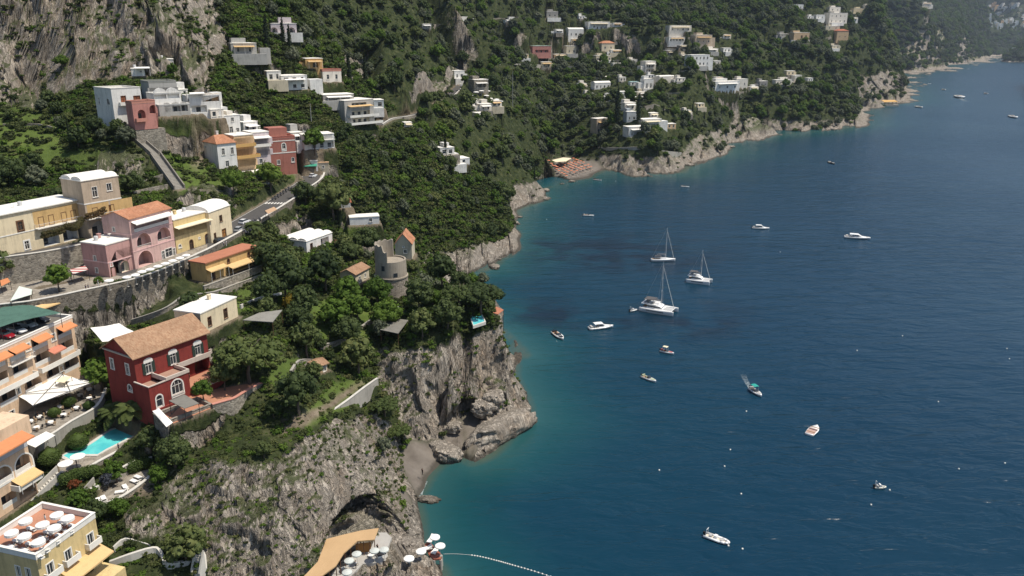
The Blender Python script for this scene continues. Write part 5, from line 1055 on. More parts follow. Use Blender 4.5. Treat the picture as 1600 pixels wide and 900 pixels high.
groundwall("cliff_path_wall", "thin pale wall of the cliff path right of the yellow terrace house", [(178,860), (198,846), (236,856)], .7, 2, .4, LIME)
groundwall("field_wall", "dry stone terrace wall above the beige block", [(150,262), (185,282), (212,288), (255,276)], .8, 3, .5, STONE)
groundwall("field_wall", "dry stone terrace wall above the pink house", [(186,312), (215,302), (262,292)], .8, 3, .5, STONE)
groundwall("field_wall", "grassy terrace wall beneath the left cliff", [(5,196), (60,196), (100,206)], .6, 3, .5, STONE)
groundwall("field_wall", "long grey terrace wall with railing across the middle slope", [(780,101), (815,102), (850,103), (905,106)], 1.2, 4, 1.0, CONC)
groundwall("field_wall", "pale terrace wall near the top edge above the woods", [(716,30), (728,28), (740,31)], 1.2, 4, 1.0, LIME)
groundwall("field_wall", "stone terrace wall on the right slope among white houses", [(950,112), (985,116), (1020,118), (1055,126)], 1.0, 4, .8, CONC)
groundwall("field_wall", "stone wall under the double roofed beige house", [(1040,76), (1070,78), (1112,76)], 1.0, 5, .8, CONC)
groundwall("garden_wall", "stone terrace wall in the gardens left of the cream cottage", [(206,505), (235,497), (262,486), (285,470)], 1.0, 3, .5, STONE, CONC)
groundwall("garden_wall", "stone terrace wall in the gardens behind the cream cottage", [(300,466), (335,462), (372,448), (410,434)], 1.0, 3, .5, STONE, CONC)
groundwall("garden_wall", "pale garden wall right of the cream cottage", [(376,482), (405,470), (440,462)], .9, 3, .4, LIME)
groundwall("garden_wall", "stone wall of the sunny terrace below the round tower", [(500,545), (535,535), (575,508), (598,492)], .9, 3, .5, STONE, CONC)
groundwall("garden_wall", "stone wall around the garden shed on the cliff", [(455,585), (468,568), (492,566)], .8, 3, .4, STONE, CONC)
groundwall("cliff_wall", "low wall topping the cliff under the seaside villa", [(935,232), (965,233), (1000,232), (1040,238), (1064,240)], 1.2, 5, .8, CONC)
for px_, e_, nm in [([(90,606),(140,582),(163,610),(148,638),(70,686),(20,686),(4,650)], 26.5, "restaurant_paving"), ([(88,716),(130,697),(170,670),(212,658),(230,668),(213,688),(180,704),(150,720),(118,740),(94,736)], POOL_E, "pool_paving"), ([(153,778),(195,743),(238,730),(243,738),(195,776),(161,790)], 20.0, "sun_terrace_paving"), ([(265,652),(300,614),(398,598),(405,606),(330,638),(270,662)], 29.3, "villa_terrace_paving")]:
    pts = [P(x, y, e_ + .05) for x, y in px_]; ar = sum(pts[i].x * pts[(i+1) % len(pts)].y - pts[(i+1) % len(pts)].x * pts[i].y for i in range(len(pts))); mb = MB(); mb.add(pts if ar > 0 else pts[::-1], [tuple(range(len(pts)))]); o = mb.build(nm, paint("terracotta_floor", (0.44, 0.21, 0.13), 0.25, 0.9) if nm[0] == 'v' else PAVE); o['kind'] = 'structure'
def stairs(name, label, a, b, wid, mat, wallside=0, wmat=None):
    root = thing(name, label, 'stairs', (a.x, a.y, a.z)); d = Vector((b.x - a.x, b.y - a.y, 0)); L = d.length; d.normalize(); s = Vector((-d.y, d.x, 0)) * wid / 2
    n = max(4, int(abs(b.z - a.z) / .3)); mb = MB(); o = Vector((a.x, a.y, a.z))
    for i in range(n):
        p = d * L * i / n; q = d * L * (i + 1) / n; z1 = (b.z - a.z) * (i + 1) / n; z0 = z1 - 1.6
        v = [p - s, q - s, q + s, p + s]; mb.add([(c.x, c.y, z0) for c in v] + [(c.x, c.y, z1) for c in v], [(3,2,1,0),(4,5,6,7),(0,1,5,4),(1,2,6,5),(2,3,7,6),(3,0,4,7)])
    mb.build('flight', mat, root)
    for sd in ((1, -1) if wallside == 2 else (wallside,)):
        if sd:
            q = MB(); w = [s * sd * 1.0, s * sd * 1.0 + s.normalized() * sd * .35]; e = d * L; dz = Vector((0, 0, b.z - a.z)); up = Vector((0, 0, 1.25)); dn = Vector((0, 0, -3.0))
            v = [w[0] + dn, w[1] + dn, e + w[1] + dz + dn, e + w[0] + dz + dn, w[0] + up, w[1] + up, e + w[1] + dz + up, e + w[0] + dz + up]
            q.add(v, [(3,2,1,0),(4,5,6,7),(0,1,5,4),(1,2,6,5),(2,3,7,6),(3,0,4,7)]); q.build('side_wall', wmat or STONE, root)
    return root
def gp(x, y, up=0.0): p = hit(x, y); return p + Vector((0, 0, up))
STAIR_M = paint("worn_steps", (0.33, 0.31, 0.27), 0.25, 0.95, scale=0.6)
stairs("long_stairs", "upper flight of the long walled stairway down from the grey corner house", b_, c_, 2.6, STAIR_M, 2, paint("stair_wall", (0.22, 0.20, 0.17), 0.3, 0.95))
stairs("long_stairs", "lower flight of the long walled stairway above the pink house", a_, b_, 2.6, STAIR_M, 2, paint("stair_wall", (0.22, 0.20, 0.17), 0.3, 0.95))
stairs("pool_stairs", "pale stairway climbing from the yellow terrace house to the pool", P(34,800,18.2), P(94,741,22.9), 2.2, LIME, 2, LIME)
stairs("garden_stairs", "narrow garden steps left of the sun lounger terrace", P(130,782,19.6), P(152,757,21.4), 1.3, LIME, 1, CONC)
stairs("cliff_ladder", "white railed steps at the bottom edge below the cliff", P(306,905,11.5), P(312,868,15.0), 1.2, LIME, 2, LIME)
rw_ = random.Random(12)
for x, y, w in [(850,96,40),(905,112,40),(960,95,30),(985,110,36),(940,118,30),(1000,145,34),(1030,148,40),(1060,112,34),(1120,112,30),(1000,168,30),(1035,172,36),(1085,120,40),(1140,145,34),(1190,140,30),(900,62,34),(960,66,36),(1020,60,30),(1075,60,34),(1010,92,24),(1230,70,34),(1280,70,36),(1290,60,30),(1215,100,30),(670,40,44),(730,48,44),(770,30,40),(700,20,40),(630,185,20),(540,150,30),(450,95,26)]:
    q = [p for p in (hit(x + w * t, y - 2.2 * t + rw_.uniform(-.6, .6)) for t in (0, .25, .5, .75, 1)) if p]
    if len(q) > 3 and max((a - b).length for a, b in zip(q[:-1], q[1:])) < .12 * q[0].length: wall_strip("terrace_wall", "short stone terrace wall holding a garden strip on the far slope", q, .8, 3, .6, STONE, None, group="terrace walls on the far slopes")
def pole(label, x, y, top):
    p = hit(x, y); h = solve_e(p, top) - p.z; t = thing("utility_pole", label, 'pole', p); q = MB(); q.tube((0, 0, -.5), (0, 0, h), .14, .09, 8); q.build('shaft', paint("pole_grey", (0.42, 0.41, 0.39), .1, .8), t); q = MB(); q.box(-.9, -.06, h - .5, .9, .06, h - .38); q.build('cross_arm', WOOD(), t)
pole("tall pale utility pole in the woods left of the terraced hotel", 487, 196, 162); pole("tall grey pole rising from the dark gully woods", 801, 172, 112); pole("utility pole between the white hotel roofs and road bend", 519, 230, 203); pole("thin street pole on the small square", 155, 453, 437)
pxwall("retaining_wall", "weathered concrete wall under the grey arcade house", [(254,186,73.5), (270,180,73.8), (298,174,74)], .2, 9, .6, CONC); pxwall("retaining_wall", "rubble wall below the white stair house", [(318,214,65.5), (345,214,66), (368,206,66)], .1, 6, .5, STONE)
# ------------------------------------------------------------------ the round tower
def tower():
    c = P(613,468,28.2); c += Vector((c.x, c.y, 0)).normalized() * 4.4; root = thing("round_tower", "round ruined stone watchtower with its left half standing taller", 'tower', (c.x, c.y, 26.5)); TM = stone("tower_stone", (0.22, 0.19, 0.15), (0.36, 0.31, 0.25), 1.9)
    mb = MB(); mb.lathe([(5.4, -3), (5.15, 1.5), (4.6, 7.4), (4.6, 7.41)], 40); mb.build('battered_base', TM, root, True)
    mb = MB(); mb.lathe([(4.6, 7.35), (4.85, 7.4), (4.85, 7.75), (4.5, 7.8)], 40); mb.build('string_course', paint("tower_plaster", (0.33, 0.285, 0.225), 0.35, 0.95), root)
    PLM = MATS["tower_plaster"]; mb = MB(); mb.lathe([(4.5, 7.75), (4.35, 12.4), (3.9, 12.4), (3.9, 12.0), (0, 12.0)], 40); mb.build('drum', PLM, root)
    mb = MB(); a0, a1, n = math.radians(112), math.radians(292), 26; v = []
    base = math.atan2(-c.y, -c.x)         # towards the viewer
    for i in range(n + 1):
        a = a0 + (a1 - a0) * i / n - math.radians(90) ; ca, sa = math.cos(a), math.sin(a); zt = 17.0 + .25 * math.sin(i * 1.7) - (1.6 if i > n - 3 else 0)
        v += [(4.40 * ca, 4.40 * sa, 12.2), (4.34 * ca, 4.34 * sa, zt), (3.7 * ca, 3.7 * sa, zt), (3.7 * ca, 3.7 * sa, 12.005)]
    mb.add(v, [(4*i + k, 4*i + 4 + k, 4*i + 5 + k, 4*i + 1 + k) for i in range(n) for k in range(3)] + [(3, 2, 1, 0), (4*n, 4*n + 1, 4*n + 2, 4*n + 3)])
    o = mb.build('upper_drum', PLM, root); o.rotation_euler = (0, 0, math.radians(64))
    fx, fy = math.cos(base), math.sin(base)
    for ang_, z, w, h in ((.28, 8.2, 1.1, 1.1), (-.5, 10.0, .9, 1.4)):
        a = base + ang_; q = MB(); n = Vector((math.cos(a), math.sin(a), 0)); t = Vector((-n.y, n.x, 0)); p = n * 4.36 + Vector((0, 0, z))
        f = [p + t * x + Vector((0, 0, y)) - n * dd for dd in (-.18, .5) for x, y in ((-w/2, 0), (w/2, 0), (w/2, h), (-w/2, h))]
        q.add(f, [(0,1,2,3),(0,4,5,1),(1,5,6,2),(2,6,7,3),(3,7,4,0)]); q.build('window', GLASS(), root)
tower()
# ------------------------------------------------------------------ pools, canopies
def m_pool():
    b = NB("pool_water"); n = b.noise(0.22, 3, 0.6, b.coord('Object')); w = b.n("ShaderNodeTexVoronoi", i_Scale=0.9, feature='SMOOTH_F1'); b.l(b.coord('Object'), w.inputs['Vector'])
    b.color(b.mix(b.ramp(n, [(0.42, 0.0), (0.62, 0.8)]), (0.13, 0.62, 0.60), (0.07, 0.46, 0.50))); b.rough(0.08, 0.5); b.bump(b.noise(1.6, 3, 0.5, b.coord('Object')), 0.15, 0.1); return b.m
POOLW = m_pool()
def pool(name, label, px, e, rim):
    pts = [P(x, y, e) for x, y in px]; c = sum((Vector((p.x, p.y, 0)) for p in pts), Vector()) / len(pts); root = thing(name, label, 'swimming pool', (c.x, c.y, e))
    loc = [(p.x - c.x, p.y - c.y) for p in pts]; big = [(x + x / math.hypot(x, y) * rim, y + y / math.hypot(x, y) * rim) for x, y in loc]
    if sum(loc[i][0] * loc[(i+1) % len(loc)][1] - loc[(i+1) % len(loc)][0] * loc[i][1] for i in range(len(loc))) < 0: loc.reverse(); big.reverse()
    n = len(loc); mb = MB(); mb.add([(x, y, .22) for x, y in loc] + [(x, y, .22) for x, y in big] + [(x, y, -.6) for x, y in big] + [(x, y, .02) for x, y in loc], [(i, n + i, n + (i+1) % n, (i+1) % n) for i in range(n)] + [(n + i, 2*n + i, 2*n + (i+1) % n, n + (i+1) % n) for i in range(n)] + [(3*n + i, i, (i+1) % n, 3*n + (i+1) % n) for i in range(n)])
    mb.build('coping', LIME, root); mb = MB(); mb.add([(x, y, .12) for x, y in loc], [tuple(range(n))]); mb.build('water', POOLW, root)
pool("swimming_pool", "long curved turquoise swimming pool on the hotel terrace", [(99,713),(112,706),(128,704),(150,690),(172,674),(196,666),(214,664),(222,669),(217,678),(196,688),(166,703),(153,711),(134,711),(112,720)], POOL_E, .7)
e_ = hit(745, 500).z
press_z = e_ + .5
pool("swimming_pool", "small pale green pool on the headland under a pine", [(735,494),(751,489),(757,503),(740,509)], press_z, .6)
def canopy(name, label, px, e, mat, posts=True, th=.06, sag=.0, ground=None, cat='awning', pm=None, frame=False):
    if e is None:      # headroom over the ground beneath
        cx, cy = sum(q[0] for q in px) / len(px), sum(q[1] for q in px) / len(px); e = hit(cx, cy + 6).z + 2.4
    pts = [P(x, y, e) for x, y in px]; c = sum(pts, Vector()) / len(pts); root = thing(name, label, cat, (c.x, c.y, ground if ground is not None else float(height(c.x, c.y)))); g = root.location.z
    L = [p - Vector((c.x, c.y, g)) for p in pts]; mb = MB(); n = len(L)
    area = sum(L[i].x * L[(i+1) % n].y - L[(i+1) % n].x * L[i].y for i in range(n))
    if area < 0: L.reverse()
    if sag:
        cen = sum(L, Vector()) / n + Vector((0, 0, sag)); mids = [(L[i] + L[(i+1) % n]) / 2 * .97 + cen * .03 - Vector((0, 0, abs(sag) * .25)) for i in range(n)]; ringp = [q for i in range(n) for q in (L[i], mids[i])]; m = len(ringp); inner = [(p + cen) / 2 + Vector((0, 0, sag * .25)) for p in ringp]
        mb.add(ringp + inner + [cen], [(i, (i+1) % m, m + (i+1) % m, m + i) for i in range(m)] + [(m + i, m + (i+1) % m, 2*m) for i in range(m)])
        mb.add([p - Vector((0,0,th)) for p in ringp + inner + [cen]], [(m + i, m + (i+1) % m, (i+1) % m, i) for i in range(m)] + [(2*m, m + (i+1) % m, m + i) for i in range(m)])
    else: mb.slab(L, th)
    mb.build('canopy', mat, root, bool(sag))
    if posts:
        for p in L:
            q = MB(); q.tube((p.x * .97, p.y * .97, 0), (p.x * .97, p.y * .97, p.z - th), .06, n=6); q.build('post', pm or DARK(), root)
    if frame:
        q = MB()
        for i in range(n): q.tube(L[i] + Vector((0,0,.06)), L[(i + 2) % n] + Vector((0,0,.06)), .06, n=5)
        q.build('tie_bar', DARK(), root)
    return root
canopy("restaurant_awning", "big white awning over the restaurant terrace with crossed stays", [(25,617),(98,585),(147,597),(110,612),(52,634)], 30.2, awnm('white'), ground=26.5, frame=True, sag=-.15)
canopy("restaurant_awning", "small cream awning against the hotel wall above the big white one", [(86,596),(98,588),(112,588),(100,598)], 31.2, awnm('cream'), ground=26.5)
canopy("sail_awning", "white sail awning stretched behind the red villa", [(141,512),(186,505),(212,519),(186,531),(160,534)], 38.2, awnm('white'), sag=-.4, th=.05)
canopy("pergola", "grey reed pergola on the terrace below the red villa", [(264,626),(288,616),(311,630),(288,638)], 32.2, paint("reed_mat", (0.19, 0.18, 0.155), 0.3, 0.95, 0.6), ground=29.4, cat='pergola', th=.12)
canopy("barrel_awning", "white barrel awning at the corner of the stone wing", [(238,642),(248,637),(270,660),(260,667)], 31.2, awnm('white'), sag=.35, ground=25)
canopy("green_net", "dark green shade net over the hotel car park", [(-30,524),(0,511),(20,504),(55,496),(96,489),(50,477),(10,476),(-30,500)], 44.2, paint("green_net", (0.075, 0.15, 0.115), 0.35, 0.9, 0.8), ground=41, cat='net', th=.04)
canopy("pool_bar_awning", "small white awning on posts between hotel and pool", [(38,692),(72,674),(86,680),(55,699)], 28.6, awnm('white'), ground=26.2)
canopy("reed_pergola", "weathered grey reed roof shelter on the headland below the tower", [(594,515),(612,497),(638,500),(622,521)], None, paint("reed_mat", (0.19, 0.18, 0.155), 0.3, 0.95, 0.6), cat='pergola', th=.15, pm=WOOD())
canopy("felt_roof", "flat grey roof shelter beside the orange shrub", [(379,500),(406,488),(441,484),(426,503)], None, paint("grey_felt", (0.25, 0.24, 0.21), 0.25, 0.95), cat='shelter', th=.15, pm=WOOD())
canopy("cliff_shelter", "dark wooden shelter with clay roof at the headland tip", [(764,487),(776,479),(787,484),(778,491)], hit(775, 492).z + 2.8, RES('X'), cat='shelter', th=.15, pm=WOOD())
canopy("striped_awning", "red and white striped shop awning at the end of the square", [(109,421),(133,415),(138,421),(114,428)], 47.0, None or (lambda: (lambda b: (b.color(b.ramp(b.n("ShaderNodeTexWave", i_Scale=1.1, bands_direction='Y').outputs['Fac'], [(0.45, (0.42, 0.10, 0.09)), (0.55, (0.75, 0.70, 0.64))])), b.m)[1])(NB("striped_cloth")))(), ground=44.1)
canopy("shade_sail", "pale triangular shade screen at the left edge by the square", [(16,470),(30,447),(50,452),(49,460)], 45.5, paint("pale_screen", (0.62, 0.68, 0.60), 0.1, 0.9), ground=44, th=.05)
canopy("orange_awning", "thin orange tarpaulin at the left edge of the square", [(0,438),(12,434),(16,440),(2,447)], 46.2, awnm('orange'), ground=44)
canopy("beach_pavilion", "pale open pavilion on stilts behind the orange umbrellas", [(862,250),(880,246),(893,247),(884,252),(868,253)], 8.2, awnm('cream'), cat='pavilion', th=.35, pm=TRIM())
# kiosk on the hotel roof
house("parking_kiosk", "white kiosk with ochre awning on the hotel car park", (56,497), (96,483), 41.1, 3.0, 'white', top=482, roof='flat', kit=0, found=0, pad=False, front=[LG(.5, .1, 4.5, 1.9, deep=.8, door=0)], extra=[('awn', .02, 1.0, 2.6, 1.5, .5, 'ochre')]); build_house(HOUSES[-1])
house("stone_pillar", "square grey stone turret at the road wall left of the ochre house", (302,446), (320,441), 38.4, 3.2, 'stone', top=408, roof='flat', kit=0, found=3, pad=False, over=.1, roofmat='K', bulge=0.02, cat='turret'); build_house(HOUSES[-1])
# ------------------------------------------------------------------ parasols, loungers, tables
def proto_parasol(name, mat, r=1.35, hgt=2.35, val=.22):
    root = thing(name, 'x', 'parasol'); mb = MB(); mb.lathe([(.05, hgt + .28), (r * .55, hgt + .17), (r, hgt), (r, hgt - val)], 16); mb.lathe([(r - .02, hgt - val), (r - .02, hgt - .02), (.05, hgt + .24)], 16); mb.build('canopy', mat, root)
    q = MB(); q.tube((0, 0, 0), (0, 0, hgt + .34), .035, n=6); q.build('pole', RAIL(), root); q = MB(); q.lathe([(0, .1), (.3, .1), (.32, 0)], 10); q.build('foot', CONC, root); return root
def proto_lounger(name, fm, cm):
    root = thing(name, 'x', 'sun lounger'); q = MB(); q.box(-.95, -.32, .22, .95, .32, .3)
    for x in (-.8, .8):
        for y in (-.27, .27): q.box(x - .03, y - .03, 0, x + .03, y + .03, .22)
    q.build('frame', fm, root); q = MB(); q.box(-.95, -.3, .303, .35, .3, .4); q.add([(.35, -.3, .303), (1.0, -.3, .72), (1.0, .3, .72), (.35, .3, .303), (.35, -.3, .4), (.96, -.3, .82), (.96, .3, .82), (.35, .3, .4)], [(3,2,1,0),(4,5,6,7),(0,1,5,4),(1,2,6,5),(2,3,7,6)]); q.build('cushion', cm, root); return root
def place(proto, used, loc, rz, label, group):
    if proto.name not in used: used[proto.name] = 1; proto.location = loc; proto.rotation_euler = (0, 0, rz); o = proto; o['label'] = label
    else: o = copy_tree(proto, loc, rz, label)
    if group: o['group'] = group
    return o
USED = {}
par_white = proto_parasol("white_parasol", awnm('white'), 1.0); par_big = proto_parasol("roof_parasol", awnm('white'), .98, 2.2, .42); par_orange = proto_parasol("beach_umbrella", paint("umbrella_orange", (0.66, 0.25, 0.14), 0.15, 0.9), 1.15, 2.2, .15)
par_grey = proto_parasol("pale_parasol", paint("cloth_pale_grey", (0.52, 0.54, 0.50), 0.12, 0.9), .9); lounger = proto_lounger("sun_lounger", TRIM(), awnm('white')); lounger_o = proto_lounger("beach_lounger", TRIM(), paint("lounger_salmon", (0.72, 0.55, 0.46), 0.15, 0.9))
N9 = ['first', 'second', 'third', 'fourth', 'fifth', 'sixth', 'seventh', 'eighth', 'ninth', 'tenth']
def at_canopy(px, py, ground, hgt): p = P(px, py, ground + hgt); return Vector((p.x, p.y, ground))
for i, (x, y) in enumerate([(265,728),(412,700),(483,682),(537,655),(603,635),(668,610),(730,588),(790,565),(850,542),(903,520)]):
    e = 44.2 + .06 * i; place(par_white, USED, at_canopy(120 + x / 5.293, 300 + y / 5.293, e, 2.4), 0, "white parasol, %s from the left in the row before the pink house" % N9[i], "cafe parasols along the coast road")
for i, (x, y) in enumerate([(17,830),(39,811),(88,802),(105,807),(65.6,817),(84,822),(37,835),(59,844)]):
    pos = ["at the left edge of the terracotta roof terrace", "in the back row, left of the gap, on the roof terrace", "at the back right of the roof terrace", "rightmost on the terracotta roof terrace", "in the very middle of the roof terrace", "right of the middle one on the roof terrace", "second from the left in the front row on the roof terrace", "at the front, nearest the corner of the roof terrace"][i]
    q = at_canopy(x, y, 26.09, 2.4); place(par_big, USED, q, .3, "white drum-edged parasol " + pos, "parasols on the roof terrace")
    for k, dy in enumerate((-.75, .75)):
        place(lounger, USED, q + Vector((1.0 * math.sin(.3) * 0 + .35, dy - .2, 0)), math.radians(-25), "white sun lounger under a parasol on the terracotta roof terrace", "loungers on the roof terrace")
for (x, y), l in zip([(121,712), (102,723)], ["white parasol over the narrow end of the long pool", "white parasol beside the round topiary at the pool"]): place(proto_parasol("pool_parasol", awnm('white'), 1.3, 2.4, .1) if 'pp' not in USED else USED['pp'], USED, at_canopy(x, y, POOL_E + .1, 2.5), 0, l, "parasols by the pool")
LC = lambda x, y: (480 + x / 6.667, 780 + y / 6.667)
for (x, y), pr_, e, l in [((1330,390), par_white, 3.0, "white parasol at the tip of the red sun deck"), ((1385,480), par_white, 2.6, "white parasol over the loungers on the red sun deck"), ((1185,537), par_white, 3.2, "white parasol on the rocks just left of the red sun deck"), ((1060,612), par_white, 3.4, "white parasol on the rock ledge between lido terrace and sun deck"),
    ((800,520), par_grey, 5.3, "pale parasol at the right end of the lido terrace"), ((700,530), par_grey, 5.3, "pale parasol over the white lounger in the middle of the lido terrace"), ((515,565), par_grey, 5.3, "pale parasol by the wooden canopy on the lido terrace"), ((435,635), par_grey, 5.3, "pale parasol over dark cushions on the lido terrace"), ((415,755), par_grey, 5.3, "pale parasol at the bottom edge of the lido terrace")]:
    place(pr_, USED, at_canopy(*LC(x, y), e, 2.4), 0, l, "parasols at the lido")
for i, (x, y) in enumerate([(735,152),(744,147),(752,145),(742,158),(748,163),(760,152),(766,156),(776,158),(782,161),(757,165),(762,146)]):
    p = hit(x, y + 4); place(par_white, USED, p, 0, "white parasol crowding the terraces of the stone restaurant", "parasols of the stone restaurant").scale = (1.9, 1.9, 1.3)
for (x, y), rz, l in [((760,375), -.5, "white sun lounger fourth along the curved balustrade"), ((782,352), -.5, "white sun lounger fifth along the curved balustrade"), ((706,408), -.9, "white sun lounger third along the curved balustrade"), ((684,432), .3, "white sun lounger lying lengthwise by the balustrade"), ((556,484), -.9, "white sun lounger at the left end of the curved balustrade"), ((585,472), -.9, "white sun lounger second along the curved balustrade")]:
    p = P(x / 3.6, 650 + y / 3.6, 20.05); place(lounger, USED, p, rz, l, "loungers on the small sun terrace").scale = (1.15, 1.3, 1)
for (x, y), e, rz, l in [((1290,430), 3.0, 1.2, "white sun lounger at the tip of the red sun deck"), ((1335,545), 2.6, 1.2, "white sun lounger in the middle of the red sun deck"), ((1240,525), 3.2, .4, "white sun lounger on rocks by the red sun deck"), ((1005,660), 3.4, .9, "white sun lounger on the rock ledge by the lido"), ((690,580), 5.3, .9, "white sun lounger in the middle of the lido terrace")]:
    place(lounger, USED, P(*LC(x, y), e), rz, l, "loungers at the lido").scale = (1.2, 1.5, 1)
# dining tables under the big white awning, pots on the terraces
def table_proto():
    t = thing("dining_table", 'x', 'table'); q = MB(); q.lathe([(0, .76), (.55, .76), (.56, .70), (.58, .45)], 12); q.build('tablecloth', awnm('white'), t); q = MB(); q.tube((0, 0, 0), (0, 0, .72), .06, n=6); q.build('leg', DARK(), t)
    for k in range(4):
        a = k * math.pi / 2 + .4; c, s_ = math.cos(a), math.sin(a); q = MB(); x, y = c * .85, s_ * .85; q.box(x - .2, y - .2, .42, x + .2, y + .2, .47); q.box(x + c * .16 - .2 * abs(s_) - .03, y + s_ * .16 - .2 * abs(c) - .03, .47, x + c * .16 + .2 * abs(s_) + .03, y + s_ * .16 + .2 * abs(c) + .03, .92)
        for dx in (-.17, .17):
            for dy in (-.17, .17): q.box(x + dx - .02, y + dy - .02, 0, x + dx + .02, y + dy + .02, .42)
        q.build('chair', DARK() if k % 2 else TEAKC, t)
    return t
TEAKC = paint("cane", (0.40, 0.29, 0.18), .15, .8); tab_ = table_proto()
for i, (x, y) in enumerate([(48,662),(62,655),(78,648),(95,639),(112,630),(126,621),(140,612),(58,672),(80,664),(100,652),(120,641),(140,626),(36,668)]): place(tab_, USED, P(x, y, 26.56), i * .7, "white clothed dining table with chairs on the awning terrace", "dining tables on the restaurant terrace")
# the beach club: rows of orange umbrellas
b0, b1, b2, b3 = P(853,262,4), P(884,274,3.4), P(928,261,3.4), P(896,251,4)
rr = random.Random(3)
for i in range(8):
    for j in range(8):
        u, v = (i + .5) / 8, (j + .5) / 8; p = (b0 * (1 - u) + b1 * u) * (1 - v) + (b3 * (1 - u) + b2 * u) * v; p.x += rr.uniform(-.4, .4); p.y += rr.uniform(-.6, .6); p.z = max(float(height(p.x, p.y)), .6)
        if rr.random() < .86: place(par_orange, USED, p, 0, "orange beach umbrella in the rows on the grey beach", "orange umbrellas on the beach")
        q = p + Vector((1.5, -1.6, 0)); q.z = max(float(height(q.x, q.y)), .6); place(lounger_o, USED, q, -.9 + rr.uniform(-.1, .1), "salmon sun lounger in the rows on the grey beach", "loungers on the beach")
# ------------------------------------------------------------------ the lido under the cave
def lido():
    fl = [P(x, y, 5.25) for x, y in LIDO]; mb = MB(); mb.slab(list(reversed(fl)) if False else fl, 3.0); o = mb.build("lido_terrace", paint("lido_concrete", (0.40, 0.38, 0.345), 0.15, 0.9)); tag(o, "pale concrete lido terrace beside the wooden canopy", 'terrace')
    cp = [LC(*q) for q in [(745,300),(700,420),(520,435),(380,560),(300,690),(150,800),(0,830),(-60,830),(110,650),(200,415),(350,375),(560,325)]]
    WD = NB("canopy_wood"); w = WD.n("ShaderNodeTexWave", i_Scale=1.3, i_Distortion=1.5); WD.l(WD.coord('Object', None, (0, 0, .5)), w.inputs['Vector']); WD.color(WD.mix(WD.noise(.3, 4, .6, WD.coord('Object')), WD.ramp(w.outputs['Fac'], [(0, (0.37, 0.235, 0.115)), (1, (0.47, 0.31, 0.16))]), (0.54, 0.36, 0.19))); WD.rough(.8)
    root = canopy("wooden_canopy", "long ochre wooden canopy winding out of the sea cave", cp, 8.6, WD.m, posts=False, th=.25, ground=5.25, cat='canopy'); g = root.location
    for x, y in [(700,425),(645,430),(585,434),(525,440),(450,500),(390,560),(340,630),(300,695),(230,745)]:
        p = P(*LC(x, y), 8.4); q = MB(); q.tube((p.x - g.x, p.y - g.y, 0), (p.x - g.x, p.y - g.y, 3.2), .09, n=6); q.build('post', WOOD(), root)
    q = MB(); a, b = P(*LC(500,450), 8.3), P(*LC(660,432), 8.3); n = Vector((-(b - a).y, (b - a).x, 0)).normalized() * .8; s = [a + n, b + n]; q.add([(p.x - g.x, p.y - g.y, z) for z in (0.1, 2.2) for p in s], [(0, 1, 3, 2)]); q.build('slatted_screen', RES('O'), root)
    dk = [LC(*q) for q in [(1222,470),(1265,430),(1320,490),(1400,575),(1395,620),(1320,625),(1268,580)]]; pts = [P(x, y, 2.6) for x, y in dk]; c = sum(pts, Vector()) / len(pts)
    root = thing("sun_deck", "red-brown sun deck built out from the rocks over the water", 'deck', (c.x, c.y, 0)); mb = MB(); mb.slab([p - Vector((c.x, c.y, 0)) for p in (pts if sum(pts[i].x * pts[(i+1) % 7].y - pts[(i+1) % 7].x * pts[i].y for i in range(7)) > 0 else pts[::-1])], .3); mb.build('platform', paint("deck_red", (0.30, 0.105, 0.065), .2, .85), root)
    for p in pts[2:6]: q = MB(); q.tube((p.x - c.x, p.y - c.y, -3), ((p.x - c.x) * .95, (p.y - c.y) * .95, 2.3), .3, n=8); q.build('pillar', CONC, root)
    # table sets with dark cushions
    for (x, y), l in [((470,600), "dark cushioned seat group beside the pale parasol"), ((385,700), "dark cushioned seat group near the bottom edge"), ((775,590), "dark cushioned seat group right of the white lounger")]:
        p = P(*LC(x, y), 5.26); t = thing("seat_group", l, 'outdoor sofa', p, .5); q = MB(); q.box(-.9, -.5, 0, .9, .5, .35); q.build('base', TRIM(), t); q = MB(); q.box(-.85, -.45, .353, .85, .4, .5); q.box(-.85, .25, .5, .85, .45, .9); q.build('cushion', DARK(), t)
lido()
def swimline():
    pts = spline([P(693,866,0), P(715,866,0), P(745,869,0), P(775,876,0), P(800,883,0), P(835,893,0), P(875,906,0)], 8); root = thing("swim_line", "white float line marking off the lido water", 'buoy line', pts[0]); mb = MB()
    for a, b in zip(pts[:-1], pts[1:]): mb.tube(a - pts[0] + Vector((0,0,.06)), b - pts[0] + Vector((0,0,.06)), .035, n=4)
    mb.build('rope', RAIL(), root); s = MB(); s.lathe([(0, -.12), (.14, -.06), (.17, .05), (.12, .16), (0, .2)], 8); f = s.build('float', TRIM(), root)
    L = [p for p in pts[14:]]; tot = 30; first = True
    for k in range(tot):
        t = k / tot * (len(L) - 1); i = int(t); p = L[i] + (L[i + 1] - L[i]) * (t - i) - pts[0]; 
        if first: f.location = p; first = False
        else: g = f.copy(); COL.objects.link(g); g.parent = root; g.location = p
swimline()
